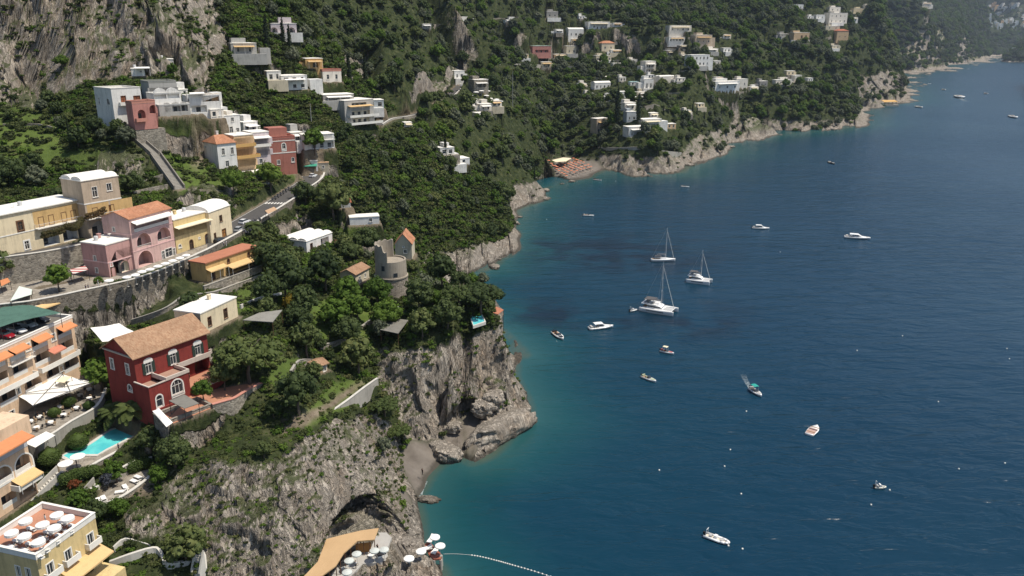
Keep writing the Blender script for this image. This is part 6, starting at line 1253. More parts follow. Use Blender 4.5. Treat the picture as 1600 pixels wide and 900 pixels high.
# ------------------------------------------------------------------ cars, scooters, people
def loft(mb, secs, close=True):
    """secs: list of rings (same count)"""
    n = len(secs[0]); vs = [v for s in secs for v in s]
    mb.add(vs, [(i*n + k, i*n + (k+1) % n, (i+1)*n + (k+1) % n, (i+1)*n + k) for i in range(len(secs) - 1) for k in range(n)] + ([tuple(range(n - 1, -1, -1)), tuple(range((len(secs) - 1)*n, len(secs)*n))] if close else []))
def car(name, label, p, q, z, col, roofcol=None, group='parked cars'):
    a = Vector((p.x, p.y, 0)); b = Vector((q.x, q.y, 0)); c = (a + b) / 2; L = 4.2; root = thing(name, label, 'car', (c.x, c.y, z), math.atan2(b.y - a.y, b.x - a.x), group); CP_ = paint("car_" + col[0], col[1], .04, .3, spec=.6)
    prof = [(-2.1, .35, .62, .80), (-2.0, .22, .85, .86), (-1.3, .2, .93, .88), (-.2, .2, .93, .88), (.9, .2, .90, .88), (1.6, .22, .78, .84), (2.05, .3, .62, .74), (2.12, .38, .52, .66)]; mb = MB()
    loft(mb, [[(x, -w, z0), (x, w, z0), (x, w, z1 - .14), (x, w * .9, z1), (x, -w * .9, z1), (x, -w, z1 - .14)] for x, z0, z1, w in prof]); mb.build('body', CP_, root, False)
    mb = MB(); loft(mb, [[(x, -w, .9), (x, w, .9), (x, w * .86, h), (x, -w * .86, h)] for x, w, h in ((-1.95, .76, .93), (-1.55, .78, 1.36), (-.4, .78, 1.40), (.25, .76, 1.34), (1.0, .74, .93))]); mb.build('window_band', GLASS(), root)
    mb = MB(); mb.add([(x, y, h) for x, h, w in ((-1.5, 1.40, .62), (-.4, 1.44, .66), (.2, 1.385, .62)) for y in (-w, w)], [(0, 2, 3, 1), (2, 4, 5, 3)]); mb.build('roof', paint("car_" + roofcol[0], roofcol[1], .04, .3, spec=.6) if roofcol else CP_, root)
    for x in (-1.3, 1.3):
        for y in (-.8, .8):
            q_ = MB(); q_.tube((x, y - .1, .31), (x, y + .1, .31), .31, n=14); q_.build('wheel', DARK(), root)
    for y in (-.58, .58):
        q_ = MB(); q_.box(2.05, y - .14, .5, 2.14, y + .14, .62); q_.build('headlight', TRIM(), root)
    return root
WHT, BLK, RED, SLV = ("white", (0.72, 0.72, 0.71)), ("black", (0.015, 0.015, 0.017)), ("red", (0.26, 0.012, 0.02)), ("silver", (0.42, 0.43, 0.44))
RZ = lambda i: ROAD_LOW[i].z + .12
car("road_car", "white car driving round the road bend below the green awning", P(483,279,47.2), P(496,274,47.3), 47.25, WHT, group=None)
car("parked_car", "black car parked in front of the yellow terrace house", P(335,381,45.1), P(356,374,45.3), 45.1, BLK)
car("parked_car", "silver car with dark windows parked by the garage door", P(368,364,45.4), P(381,357,45.5), 45.35, SLV)
car("parked_car", "white car parked farther up beside the scooters", P(377,351,45.6), P(388,346,45.8), 45.6, WHT)
for i, (x, y, cc, rc, l) in enumerate([(9, 527, RED, None, "red car on the hotel roof car park"), (27, 519, WHT, BLK, "white car with a black roof on the hotel car park"), (44, 510, SLV, None, "silver white car on the hotel car park, right of the black-roofed one"), (64, 502, BLK, None, "dark car half under the green net on the hotel car park")]):
    p = P(x, y, 41.15); d = Vector((.93, -.36, 0)); car("parked_car", l, p - d * 2, p + d * 2, 41.10, cc, rc, "cars on the hotel roof")
car("road_car", "tiny pale car on the far road by the rock", PZ(719,136,568), PZ(722,133,582), ROAD_FAR[-8].z + .2, WHT, group=None)
def scooter_proto():
    t = thing("scooter", 'x', 'scooter'); q = MB(); loft(q, [[(x, -w, z0), (x, w, z0), (x, w, z1), (x, -w, z1)] for x, w, z0, z1 in ((-.85, .1, .5, .7), (-.6, .2, .35, .8), (-.1, .2, .3, .75), (.0, .16, .28, .36), (.4, .16, .3, .4), (.5, .2, .4, .95), (.6, .08, .6, 1.0))]); q.build('body', BLKP, t)
    q = MB(); q.box(-.75, -.15, .82, .05, .15, .92); q.build('seat', DARK(), t); q = MB(); q.tube((.52, -.34, 1.05), (.52, .34, 1.05), .03, n=5); q.tube((.55, 0, .9), (.52, 0, 1.05), .03, n=5); q.build('handlebar', DARK(), t)
    for x in (-.6, .62): q = MB(); q.tube((x, -.06, .24), (x, .06, .24), .24, n=10); q.build('wheel', DARK(), t)
    return t
BLKP = paint("scooter_paint", (0.10, 0.10, 0.11), .1, .4, spec=.5); sc_ = scooter_proto()
for i in range(11):
    t = i / 10; x, y = 386 + 20 * t - 6 * (i % 2), 366 - 20 * t; e = 45.5 + .6 * t; place(sc_, USED, P(x, y, e) + Vector((0, 0, .12)), 2.5 + .2 * math.sin(i * 3), "dark scooter parked in the row along the road rail", "scooters in a row by the road")
for i in range(7): x, y = 437 + 25 * i / 6, 316 - 17 * i / 6; place(sc_, USED, P(x - 9, y - 3, 46.45 + i * .06) + Vector((0, 0, .12)), .6, "dark scooter parked under the trees on the inner side of the road bend", "scooters on the inner side of the bend")
canopy("bus_shelter", "small tan shelter roof at the road edge by the zebra crossing", [(414,329),(428,323),(433,327),(419,334)], 48.9, RES('X2'), ground=46.1, cat='shelter', th=.1)
def person(label, loc, rz, top, legs, stride=.12, hair=(0.03, 0.02, 0.015)):
    J = {'pelvis': (0, 0, .93, .15), 'belly': (0, 0, 1.10, .145), 'chest': (.01, 0, 1.32, .17), 'neck': (.02, 0, 1.50, .065), 'head': (.035, 0, 1.64, .105), 'crown': (.02, 0, 1.74, .07)}
    E = [('pelvis','belly'),('belly','chest'),('chest','neck'),('neck','head'),('head','crown')]
    for s, sd in ((1, 'l'), (-1, 'r')):
        J.update({'sh'+sd: (.0, s*.19, 1.42, .07), 'el'+sd: (-.02 + .05*s, s*.25, 1.15, .05), 'wr'+sd: (.08 + .08*s, s*.25, .92, .036), 'ha'+sd: (.11 + .09*s, s*.24, .82, .042), 'hp'+sd: (0, s*.1, .88, .1), 'kn'+sd: (.04 + stride*s*.6, s*.1, .50, .07), 'an'+sd: (stride*s, s*.1, .09, .05), 'to'+sd: (stride*s + .17, s*.11, .05, .045)})
        E += [('chest','sh'+sd),('sh'+sd,'el'+sd),('el'+sd,'wr'+sd),('wr'+sd,'ha'+sd),('pelvis','hp'+sd),('hp'+sd,'kn'+sd),('kn'+sd,'an'+sd),('an'+sd,'to'+sd)]
    k = list(J); me = bpy.data.meshes.new('person'); me.from_pydata([J[n][:3] for n in k], [(k.index(a), k.index(b)) for a, b in E], []); o = bpy.data.objects.new('person', me); COL.objects.link(o)
    m = o.modifiers.new('skin', 'SKIN'); sv = me.skin_vertices[0].data
    for i, n in enumerate(k): sv[i].radius = (J[n][3], J[n][3]); sv[i].use_root = (n == 'pelvis')
    o.modifiers.new('sub', 'SUBSURF').levels = 1; dg = bpy.context.evaluated_depsgraph_get(); me2 = bpy.data.meshes.new_from_object(o.evaluated_get(dg)); o.modifiers.clear(); o.data = me2; me2.materials.clear()
    for m_ in (paint("skin", (0.42, 0.24, 0.16), .05, .6), paint("top_%s" % top[0], top[1], .1, .9), paint("legs_%s" % legs[0], legs[1], .1, .9), paint("hair", hair, .1, .7)): me2.materials.append(m_)
    for f in me2.polygons:
        c = f.center; f.material_index = 3 if c.z > 1.66 or (c.z > 1.58 and c.x < .0) else 0 if c.z > 1.47 else 1 if c.z > .98 and (abs(c.y) < .23 or c.z > 1.2) else 0 if abs(c.y) > .2 and c.z < 1.2 and c.z > .75 else 2 if c.z > .12 else 3; f.use_smooth = True
    o.location = loc; o.rotation_euler = (0, 0, rz); tag(o, label, 'person'); return o
W_, N_, B_ = ("white", (0.7, 0.69, 0.67)), ("navy", (0.03, 0.04, 0.08)), ("black", (0.02, 0.02, 0.02))
for x, y, e, l, a, b in [(60,655,26.56,"person in black standing among the tables, left on the awning terrace",B_,B_), (105,636,26.56,"person in white among the dining tables on the right of the awning terrace",W_,B_), (72,818,26.1,"person in white between parasols on the roof terrace",W_,W_), (186,705,23.1,"person standing at the front edge of the long pool",N_,B_), (120,728,23.1,"person in white walking by the pool parasols",W_,N_), (590,862,5.3,"person in dark clothes at the middle of the lido terrace",B_,N_), (556,888,5.3,"person in white near the bottom of the lido terrace",W_,B_), (296,592,31.2,"person in black on the terracotta terrace of the red villa",B_,B_), (110,436,44.15,"person in white crossing the small square",W_,N_), (660,742,2.0,"person in dark clothes alone on the cove beach",B_,B_), (135, 456, 44.15, "person in dark clothes standing left of another at the wall of the square", N_, B_), (139, 455, 44.15, "person in grey shirt standing right of another at the wall of the square", ("grey", (0.2, 0.2, 0.22)), N_), (350, 386, 45.2, "person in white shirt walking behind the black car", W_, N_), (354, 385, 45.2, "person all in white walking behind the black car", W_, W_), (478, 303, 46.9, "person in black standing on the road before the bend", B_, B_), (497, 292, 47.1, "person in dark top at the outer wall of the road bend", N_, B_), (155, 451, 44.2, "person in white top at the left end of the parasol row", W_, B_)]:
    person(l, P(x, y, e), 1.0, a, b)
# cafe hedge and tables

# ------------------------------------------------------------------ rocks in the sea, the far platform, the far town
def boulder(label, loc, size, rot, seed, amp=.35, name="sea_rock", group=None, tilt=(0, 0)):
    bm = bmesh.new(); bmesh.ops.create_icosphere(bm, subdivisions=5 if max(size) > 2.2 else 4, radius=1.0); V = np.array([v.co for v in bm.verts]); s3 = np.array(size); W = V * s3; m = max(size)
    cb = (_hash(np.floor(W[:, 0] / (m * .45) + seed).astype(np.int64), np.floor(W[:, 1] / (m * .4) + W[:, 2] / m).astype(np.int64), np.floor(W[:, 2] / (m * .3) + W[:, 0] / m * .8).astype(np.int64), seed) - .5); n = cb * .55 + fbm(W[:, 0] / (m * .55) + seed * 7, W[:, 1] / (m * .55), W[:, 2] / (m * .35), 4, seed) - .5; r = fbm(W[:, 0] / (m * .22), W[:, 1] / (m * .22) + seed, W[:, 2] / (m * .1), 4, seed + 3, .55, True) - .55
    W = W * (1 + amp * 1.5 * n + amp * .55 * r)[:, None]; W[:, 2] = np.where(W[:, 2] > s3[2] * .62, s3[2] * .62 + (W[:, 2] - s3[2] * .62) * .35, W[:, 2])
    for v, c in zip(bm.verts, W): v.co = c
    me = bpy.data.meshes.new(name); bm.to_mesh(me); bm.free(); me.materials.append(m_rock()); me.polygons.foreach_set('use_smooth', [True] * len(me.polygons)); MATS['rock'] = me.materials[0]
    o = bpy.data.objects.new(name, me); COL.objects.link(o); o.location = loc; o.rotation_euler = (tilt[0], tilt[1], rot); return tag(o, label, 'rock', group)
boulder("long slanting rock rib running from the cove beach out to the headland tip", P(782, 672, 1.2), (12.5, 4.6, 4.6), math.radians(52), 5, .34, "rock_rib", tilt=(-.30, .06))
boulder("pale rounded block lying on top of the inner end of the rock rib", P(756, 636, 6.5), (3.6, 2.8, 2.6), .6, 8, .35, "sea_rock"); boulder("pale square block beside the cave mouth above the rock rib", P(772, 622, 8), (3.2, 2.6, 2.4), 1.2, 12, .35)
boulder("big grey boulder at the water's edge of the cove beach", P(697, 709, .9), (4.3, 3.0, 2.6), -.5, 9, .34); boulder("smaller boulder leaning on the big one on the cove beach", P(684, 697, 1.8), (2.2, 1.5, 1.7), .4, 10, .35); boulder("rounded boulder in the mouth of the cove cave", P(706, 667, 3.6), (2.9, 1.8, 1.5), .3, 11, .32)
boulder("pointed rock at the foot of the cliff left on the cove beach", P(668, 668, 4.2), (3.4, 2.4, 4.0), .9, 14, .4); boulder("low flat rock in the water between beach and lido", P(670, 781, .1), (2.6, 1.5, .8), -.1, 13, .3)
for k, (x, y, sz) in enumerate([(900,640,1.5),(960,705,1.8),(870,420,1.9),(1150,690,1.7),(1010,560,1.4),(930,520,1.5),(1210,690,1.3),(820,690,1.6),(700,720,1.8),(1100,720,1.6),(1000,480,1.6),(1130,480,1.5)]): boulder("angular grey rock by the lido, %s" % ["behind the rock ledge", "under the rock ledge", "below the cave's right lip", "at the waterline under the sun deck", "left of the rock parasol", "right of the lido terrace", "lowest under the sun deck", "under the lido terrace edge", "at the bottom edge under the terrace", "near the bottom at the waterline", "above the rock parasol", "behind the sun deck"][k], P(*LC(x, y), 2.6), (sz * 1.3, sz, sz * .8), k * 1.3, 40 + k, .4, "shore_rock")
rb_ = random.Random(8); CW = [p for p in coast_w if proj(p.x, p.y, 0)[0] > 690 and p.length > 330]
for k in range(46):
    p = rb_.choice(CW[: int(len(CW) * .72)]); d = p.length; sz = d * rb_.uniform(.0025, .0075); boulder("grey rock at the foot of the far cliffs, half in the water", p + Vector((rb_.uniform(-.6, 1.2) * sz, rb_.uniform(-1, 1) * sz, 0)), (sz * rb_.uniform(.8, 1.6), sz, sz * rb_.uniform(.5, 1.0)), rb_.uniform(0, 3), 20 + k, .4, "sea_rock", "rocks at the foot of the far cliffs") if sz < 4.2 else None
def platform():
    c = P(1388, 164.5, 1.2); t = thing("bathing_platform", "far bathing platform with an orange roof at the headland's foot", 'platform', (c.x, c.y, 0), math.radians(8)); q = MB(); q.box(-36, -4, -3, 14, 7, 2.2); q.build('deck', CONC, t)
    q = MB(); q.add([(-8, -2, 6.0), (12, -3, 6.4), (12, 6, 8.2), (-8, 6, 8.0), (-8, -2, 5.6), (12, -3, 6.0), (12, 6, 7.8), (-8, 6, 7.6)], [(0,1,2,3),(7,6,5,4),(0,4,5,1),(1,5,6,2),(2,6,7,3),(3,7,4,0)]); q.build('roof', RES('Y'), t)
    for x in (-7, -1, 5, 11): q = MB(); q.tube((x, -1.5, 2.2), (x, -1.5, 6.0), .3, n=5); q.build('post', WOOD(), t)
platform()
tm_ = [wallm('white'), wallm('cream'), wallm('sand'), wallm('peach')]
for i, (x, y, w, hpx) in enumerate(TOWN):
    p = hit(x, y)
    if p is None or p.z < 1: continue
    dz = proj(p.x, p.y, p.z)[2]; w_m, h_m = 1.25 * w * dz / F, 1.2 * hpx * dz / F; q = MB(); q.box(-w_m/2, 0, -h_m, w_m/2, w_m * .8, h_m); q.box(-w_m * .1, w_m * .1, h_m, w_m/2 - .3, w_m * .7, h_m * 1.35); q.box(-w_m/2 - .4, -.4, h_m * .96, w_m/2 + .4, -.01, h_m * 1.02)
    o = q.build("town_house", tm_[i % 4 if r_.random() < .5 else 0]); o.location = p; o.rotation_euler = (0, 0, r_.uniform(-.2, .5)); tag(o, "tiny pale house of the hazy far town climbing the mountain", 'house', "houses of the far town")
# ------------------------------------------------------------------ boats
HULLW = paint("gelcoat", (0.80, 0.79, 0.76), .05, .3, spec=.5); DECKC = paint("deck_cream", (0.66, 0.60, 0.49), .12, .7); TEAK = paint("teak", (0.33, 0.20, 0.11), .15, .8); SEAT = paint("seat_grey", (0.40, 0.39, 0.37), .1, .8); ENG = paint("engine_black", (0.02, 0.02, 0.022), .1, .4)
def hull_mesh(L, W, free, sheer=.25, fine=.35, n=14, stern=.85, draft=.3, y0=0.0):
    """lofted hull: flared bow, flat transom"""
    secs = []
    for i in range(n + 1):
        t = i / n; x = -L/2 + L * t; w = W/2 * (stern + (1 - stern) * min(1, t / .35)) if t < 1 - fine - .1 else W/2 * max(0.02, (1 - ((t - (.9 - fine)) / (.1 + fine)) ** 2.1)); z = free * (1 + sheer * t * t); k = .55 + .35 * (1 - t)
        secs.append([(x, y0 - w * k * .3, -draft * (1 - t ** 3)), (x, y0 - w * k, .05), (x, y0 - w, z * .75), (x, y0 - w * .97, z), (x, y0 + w * .97, z), (x, y0 + w, z * .75), (x, y0 + w * k, .05), (x, y0 + w * k * .3, -draft * (1 - t ** 3))])
    mb = MB(); loft(mb, secs); return mb
def inset(L, W, x0, x1, z, wk=.72, th=.05, y0=0.0):
    mb = MB(); w = W/2 * wk; r = .25 * w; pts = [(x0, y0 - w), (x1 - r * 3, y0 - w), (x1, y0 - w * .45), (x1, y0 + w * .45), (x1 - r * 3, y0 + w), (x0, y0 + w)]; mb.prism(pts, z, z + th); return mb
def boat_root(name, label, s, b, cat='boat', group=None):
    p, q = P(*s, 0), P(*b, 0); c = (p + q) / 2; return thing(name, label, cat, (c.x, c.y, 0), math.atan2(q.y - p.y, q.x - p.x), group), (q - p).length
def outboard(root, x, z=.55):
    q = MB(); q.box(x - .35, -.2, z, x + .1, .2, z + .55); q.box(x - .2, -.08, z - .8, x, .08, z); q.build('outboard', ENG, root)
def motorboat(name, label, s, b, top=None, cush=None, W=None, hardtop=False, cabin=False, engine=True, Lmin=0):
    root, L = boat_root(name, label, s, b); L = max(L, Lmin); W = W or max(1.7, L * .33); fr = .32 + .045 * L
    hull_mesh(L, W, fr).build('hull', HULLW, root, True); f = fr * 1.03
    inset(L, W, -L*.46, L*.05, f, .74, .012).build('cockpit_floor', TEAK if L < 9 else DECKC, root); inset(L, W, L*.12, L*.40, f + .06, .5, .10).build('sun_pad', cush or SEAT, root)
    q = MB(); q.box(-L*.44, -W*.33, f + .013, -L*.36, W*.33, f + .5); q.build('seat', cush or SEAT, root); q = MB(); q.box(-L*.2, -W*.3, f + .013, -L*.12, -W*.05, f + .5); q.build('seat', cush or SEAT, root)
    q = MB(); x = L*.08; q.add([(x - .5, -W*.36, f + .02), (x, -W*.32, f + .02), (x, W*.32, f + .02), (x - .5, W*.36, f + .02), (x - .75, -W*.33, f + .6), (x - .35, -W*.28, f + .65), (x - .35, W*.28, f + .65), (x - .75, W*.33, f + .6)], [(1,2,6,5),(0,1,5,4),(2,3,7,6),(4,5,6,7)]); q.build('windscreen', GLASS(), root)
    if cabin:
        q = MB(); loft(q, [[(x_, -w, f), (x_, w, f), (x_, w * .86, h), (x_, -w * .86, h)] for x_, w, h in ((-L*.12, W*.38, f + 1.15), (L*.05, W*.38, f + 1.15), (L*.17, W*.33, f + .35), (L*.34, W*.16, f + .16))]); q.build('cabin', HULLW, root)
        q = MB(); q.box(-L*.115, -W*.375, f + .5, L*.06, W*.375, f + .92); q.build('cabin_window', GLASS(), root)
    if top:
        h = f + (1.55 if not hardtop else 1.35); q = MB(); x0, x1, w = -L*.30, L*.04, W*.40
        q.add([(x_, y, h + .16 * math.cos(y / w * 1.4) - .05 * abs(k - 1)) for k, x_ in enumerate((x0, (x0 + x1)/2, x1)) for y in (-w, -w*.5, 0, w*.5, w)] , [(5*k + j, 5*k + j + 1, 5*k + j + 6, 5*k + j + 5) for k in range(2) for j in range(4)])
        to = q.build('hardtop' if hardtop else 'bimini', top, root)
        q = MB()
        for x_ in (x0 + .1, x1 - .1):
            for y in (-w, w): q.tube((x_, y, h), (x_ * .9 - .1, y * .92, f), .035, n=5)
        q.build('bimini_frame', RAIL(), to)
    if engine and L < 11: outboard(root, -L*.5, f - .1)
    return root
def rib(name, label, s, b, col=None):
    root, L = boat_root(name, label, s, b); W = L * .38; r = W * .13; m = col or paint("rib_grey", (0.62, 0.64, 0.62), .06, .6)
    pts = [(-L/2, -W/2 + r), (L*.18, -W/2 + r), (L*.36, -W*.28), (L*.47, -W*.1), (L*.49, 0), (L*.47, W*.1), (L*.36, W*.28), (L*.18, W/2 - r), (-L/2, W/2 - r)]; q = MB()
    for i, (p, k) in enumerate(zip(pts[:-1], pts[1:])): q.tube((p[0], p[1], .32 + .25 * max(0, p[0] / L)), (k[0], k[1], .32 + .25 * max(0, k[0] / L)), r, n=10)
    q.build('tube', m, root, True); q = MB(); q.prism([(-L*.46, -W*.36), (L*.15, -W*.36), (L*.38, -.1), (L*.38, .1), (L*.15, W*.36), (-L*.46, W*.36)], .05, .3); q.build('floor', DECKC, root)
    q = MB(); q.box(-L*.1, -.4, .3, L*.02, .4, 1.1); q.build('console', HULLW, root); q = MB(); q.box(-L*.3, -.5, .3, -L*.2, .5, .85); q.build('seat', SEAT, root); q = MB(); q.box(L*.12, -.4, .3, L*.28, .4, .6); q.build('seat', SEAT, root)
    q = MB()
    for y in (-W*.3, W*.3): q.tube((-L*.42, y, .5), (-L*.40, y * .9, 1.9), .05, n=5)
    q.tube((-L*.40, -W*.27, 1.9), (-L*.40, W*.27, 1.9), .06, n=5); q.build('arch_bar', HULLW, root); outboard(root, -L*.5, .45); return root
def mast(root, x, z, h, boom, L, W, two=False):
    q = MB(); q.tube((x, 0, z), (x, 0, z + h), .13, .08, 8); q.tube((x, -.9, z + h * .62), (x, .9, z + h * .62), .045, n=5); q.tube((x, -.7, z + h * .34), (x, .7, z + h * .34), .045, n=5); m = q.build('mast', paint("alloy", (0.62, 0.61, 0.58), .05, .4), root)
    q = MB(); q.tube((x - .1, 0, z + 1.6), (x - boom, 0, z + 1.7), .14, n=8); q.build('boom', MATS['alloy'], root); q = MB(); q.tube((x - .3, 0, z + 1.86), (x - boom + .3, 0, z + 1.94), .2, .16, 8); q.build('furled_sail', paint("sail_cover", (0.20, 0.19, 0.19), .1, .9), root)
    q = MB()
    for a, b in (((x, 0, z + h * .93), (L * .44, 0, z * .8)), ((x, 0, z + h * .95), (x - .4, -W * .42, z * .7)), ((x, 0, z + h * .95), (x - .4, W * .42, z * .7)), ((x, 0, z + h), (-L * .48, 0, z * .8))): q.tube(a, b, .035, n=4)
    q.build('rigging', MATS['alloy'], root); q = MB(); q.tube((x + .25, 0, z + h * .86), (L * .43, 0, z * .8 + .4), .07, .09, 6); q.build('furled_jib', TRIM(), root)
def catamaran(label, s, b, mh):
    root, L = boat_root("catamaran", label, s, b, 'catamaran'); W = L * .54; hw = W * .21
    for sd in (-1, 1):
        h = hull_mesh(L, hw, 1.55, .12, .5, stern=.7, draft=.4, y0=sd * (W/2 - hw/2)).build('hull', HULLW, root, True); q = MB(); q.box(-L*.28, sd * W/2 - .012 if sd > 0 else -W/2 - .012, .82, L*.22, sd * W/2 + .012 if sd > 0 else -W/2 + .012, 1.1); q.build('hull_window', GLASS(), h)
    q = MB(); q.box(-L*.42, -W/2 + hw * .6, .75, L*.16, W/2 - hw * .6, 1.62); q.build('bridge_deck', HULLW, root)
    q = MB(); q.box(L*.16, -W/2 + hw * .95, 1.38, L*.40, W/2 - hw * .95, 1.43); q.build('trampoline', paint("net_grey", (0.45, 0.45, 0.44), .1, .9), root); q = MB(); q.tube((L*.41, -W*.4, 1.45), (L*.41, W*.4, 1.45), .12, n=6); q.build('cross_beam', HULLW, root)
    q = MB(); loft(q, [[(x, -w, 1.6), (x, w, 1.6), (x, w * .9, h), (x, -w * .9, h)] for x, w, h in ((-L*.30, W*.34, 2.75), (-L*.05, W*.35, 2.85), (L*.08, W*.32, 2.5), (L*.17, W*.27, 1.7))]); q.build('saloon', HULLW, root)
    q = MB(); loft(q, [[(x, -w, 2.0), (x, w, 2.0), (x, w * .955, h), (x, -w * .955, h)] for x, w, h in ((-L*.302, W*.331, 2.5), (-L*.05, W*.342, 2.5), (L*.075, W*.318, 2.42), (L*.135, W*.292, 2.05))]); q.build('saloon_window', GLASS(), root)
    q = MB(); q.box(-L*.46, -W*.36, 2.95, -L*.02, W*.36, 3.08); q.build('flybridge', HULLW, root); q = MB(); q.box(-L*.40, -W*.22, 3.085, -L*.28, W*.22, 3.5); q.build('seat', SEAT, root); q = MB(); q.box(-L*.2, -W*.26, 3.085, -L*.12, -W*.02, 3.5); q.build('seat', SEAT, root)
    q = MB(); q.box(-L*.40, -W*.28, 4.55, -L*.10, W*.28, 4.63); to = q.build('bimini', paint("bimini_dark", (0.10, 0.095, 0.095), .1, .9), root); q = MB()
    for x in (-L*.39, -L*.11):
        for y in (-W*.27, W*.27): q.tube((x, y, 3.08), (x, y, 4.55), .05, n=5)
    q.build('bimini_frame', RAIL(), to); q = MB(); q.box(-L*.44, -W*.25, 1.625, -L*.31, W*.25, 1.66); q.build('cockpit_floor', TEAK, root); mast(root, L*.06, 2.5, mh, L*.42, L, W); return root
def sailboat(label, s, b, mh):
    root, L = boat_root("sailing_yacht", label, s, b, 'sailing boat'); W = L * .28; hull_mesh(L, W, 1.15, .2, .5, stern=.75).build('hull', HULLW, root, True)
    q = MB(); loft(q, [[(x, -w, 1.15), (x, w, 1.15), (x, w * .85, h), (x, -w * .85, h)] for x, w, h in ((-L*.12, W*.3, 1.6), (L*.1, W*.28, 1.62), (L*.3, W*.12, 1.4))]); q.build('coachroof', HULLW, root); inset(L, W, -L*.45, -L*.12, 1.2, .62, .02).build('cockpit_floor', TEAK, root)
    q = MB(); q.box(-L*.34, -W*.34, 2.5, -L*.08, W*.34, 2.56); to = q.build('bimini', paint("bimini_dark", (0.10, 0.095, 0.095), .1, .9), root); q = MB()
    for x in (-L*.33, -L*.09):
        for y in (-W*.33, W*.33): q.tube((x, y, 1.2), (x, y, 2.5), .04, n=5)
    q.build('bimini_frame', RAIL(), to); mast(root, L*.1, 1.5, mh, L*.36, L, W); return root
def mast_h(s, b, frac, z0, ytop):
    p, q = P(*s, 0), P(*b, 0); c = (p + q) / 2 + (q - p) * frac; return solve_e(c, ytop) - z0
s_, b_ = (1003,482), (1056,491); catamaran("large white catamaran with dark bimini, nearest of the three masted boats", s_, b_, mast_h(s_, b_, .06, 2.5, 409))
s_, b_ = (1074,439), (1111,444); catamaran("smaller white catamaran at anchor on the right of the three masted boats", s_, b_, mast_h(s_, b_, .06, 2.5, 391))
s_, b_ = (1017,408), (1055,408); sailboat("white single-hulled sailing yacht with bare mast, farthest of the masted boats", s_, b_, mast_h(s_, b_, .1, 1.5, 356))
motorboat("cabin_cruiser", "white cabin cruiser with hardtop lying left of the big catamaran", (920,515), (958,511), HULLW, None, hardtop=True, cabin=True, engine=False)
motorboat("motorboat", "small white motorboat with dark seats, nearest the headland cliff", (865,520), (880,532), None, ENG)
motorboat("motorboat", "white motorboat with cream bimini and red bow cushions", (1032,549), (1053,554), awnm('cream'), paint("cushion_red", (0.40, 0.12, 0.12), .1, .9))
motorboat("motorboat", "white motorboat with green-grey cushions between the red-cushioned boat and open water", (1003,589), (1025,598), None, paint("cushion_sage", (0.36, 0.40, 0.27), .1, .9))
gb_ = motorboat("motorboat", "white motorboat with a teal bimini pulling a short wake", (1172,608), (1190,621), paint("bimini_teal", (0.03, 0.32, 0.26), .1, .9))
rib("inflatable_boat", "large white inflatable boat with arch bar near the bottom edge", (1101,837), (1139,851), HULLW)
rib("dinghy", "small cream rubber dinghy alone on the right", (1366,763), (1384,763), paint("dinghy_cream", (0.74, 0.73, 0.62), .05, .6))
rib("dinghy", "white tender floating behind the large catamaran", (984,487), (995,485), HULLW)
def rowboat():
    root, L = boat_root("rowing_boat", "white open rowing boat with pinkish inside, alone right of the teal bimini boat", (1264,681), (1277,667)); W = L * .42; hull_mesh(L, W, .55, .25, .45).build('hull', HULLW, root, True); inset(L, W, -L*.44, L*.36, .58, .8, .02).build('bilge', paint("boat_inner", (0.45, 0.30, 0.25), .12, .8), root)
    for x in (-.28, -.02, .2): q = MB(); q.box(L*x - .16, -W*.4, .605, L*x + .16, W*.4, .68); q.build('thwart', DARK() if x == -.02 else TEAK, root)
rowboat()
motorboat("motorboat", "white motorboat with low cabin in mid water right of the sailing yacht", (1175,357), (1202,358), HULLW, None, hardtop=True, cabin=True)
motorboat("motor_yacht", "long white motor yacht with dark hull shadow, largest at the right", (1319,371), (1360,374), HULLW, None, hardtop=True, cabin=True, engine=False, W=4.2)
motorboat("motorboat", "white open boat between the orange beach and the sailing yacht", (911,337), (928,338), None)
motorboat("kayak_boat", "slim white boat off the low cliff right of the beach", (1064,292), (1077,293), None, W=1.8)
motorboat("motorboat", "white boat moored just off the grey beach", (928,281), (940,283), None, ENG)
motorboat("fishing_boat", "tiny dark boat with people off the wooded headland", (1295,254), (1304,257), None)
for o_ in bpy.data.objects:
    if o_.name.startswith('fishing_boat'):
        for ch in KIDS[o_.name]:
            if ch.name.startswith('hull'): ch.data.materials[0] = ENG
for s_, b_, l in [((1432,167), (1441,169), "white boat off the far orange platform"), ((1579,182), (1588,185), "white boat at the far right edge of the sea"), ((1496,151), (1503,154), "tiny white boat trailing a white wake far off"), ((1473,140), (1477,141), "tiny white boat left of the far boat with the wake"), ((1450,131), (1455,131), "tiny white boat nearest the far rocks"),
    ((1539,146), (1543,147), "tiny dull boat in the far haze right of the wake"), ((1538,90), (1545,90), "tiny white boat under the far town, left of two"), ((1570,89), (1577,89), "tiny white boat under the far town, right of two"), ((1407,142), (1413,141), "tiny white boat tucked against the far headland")]:
    motorboat("motorboat", l, s_, b_, None, engine=False)
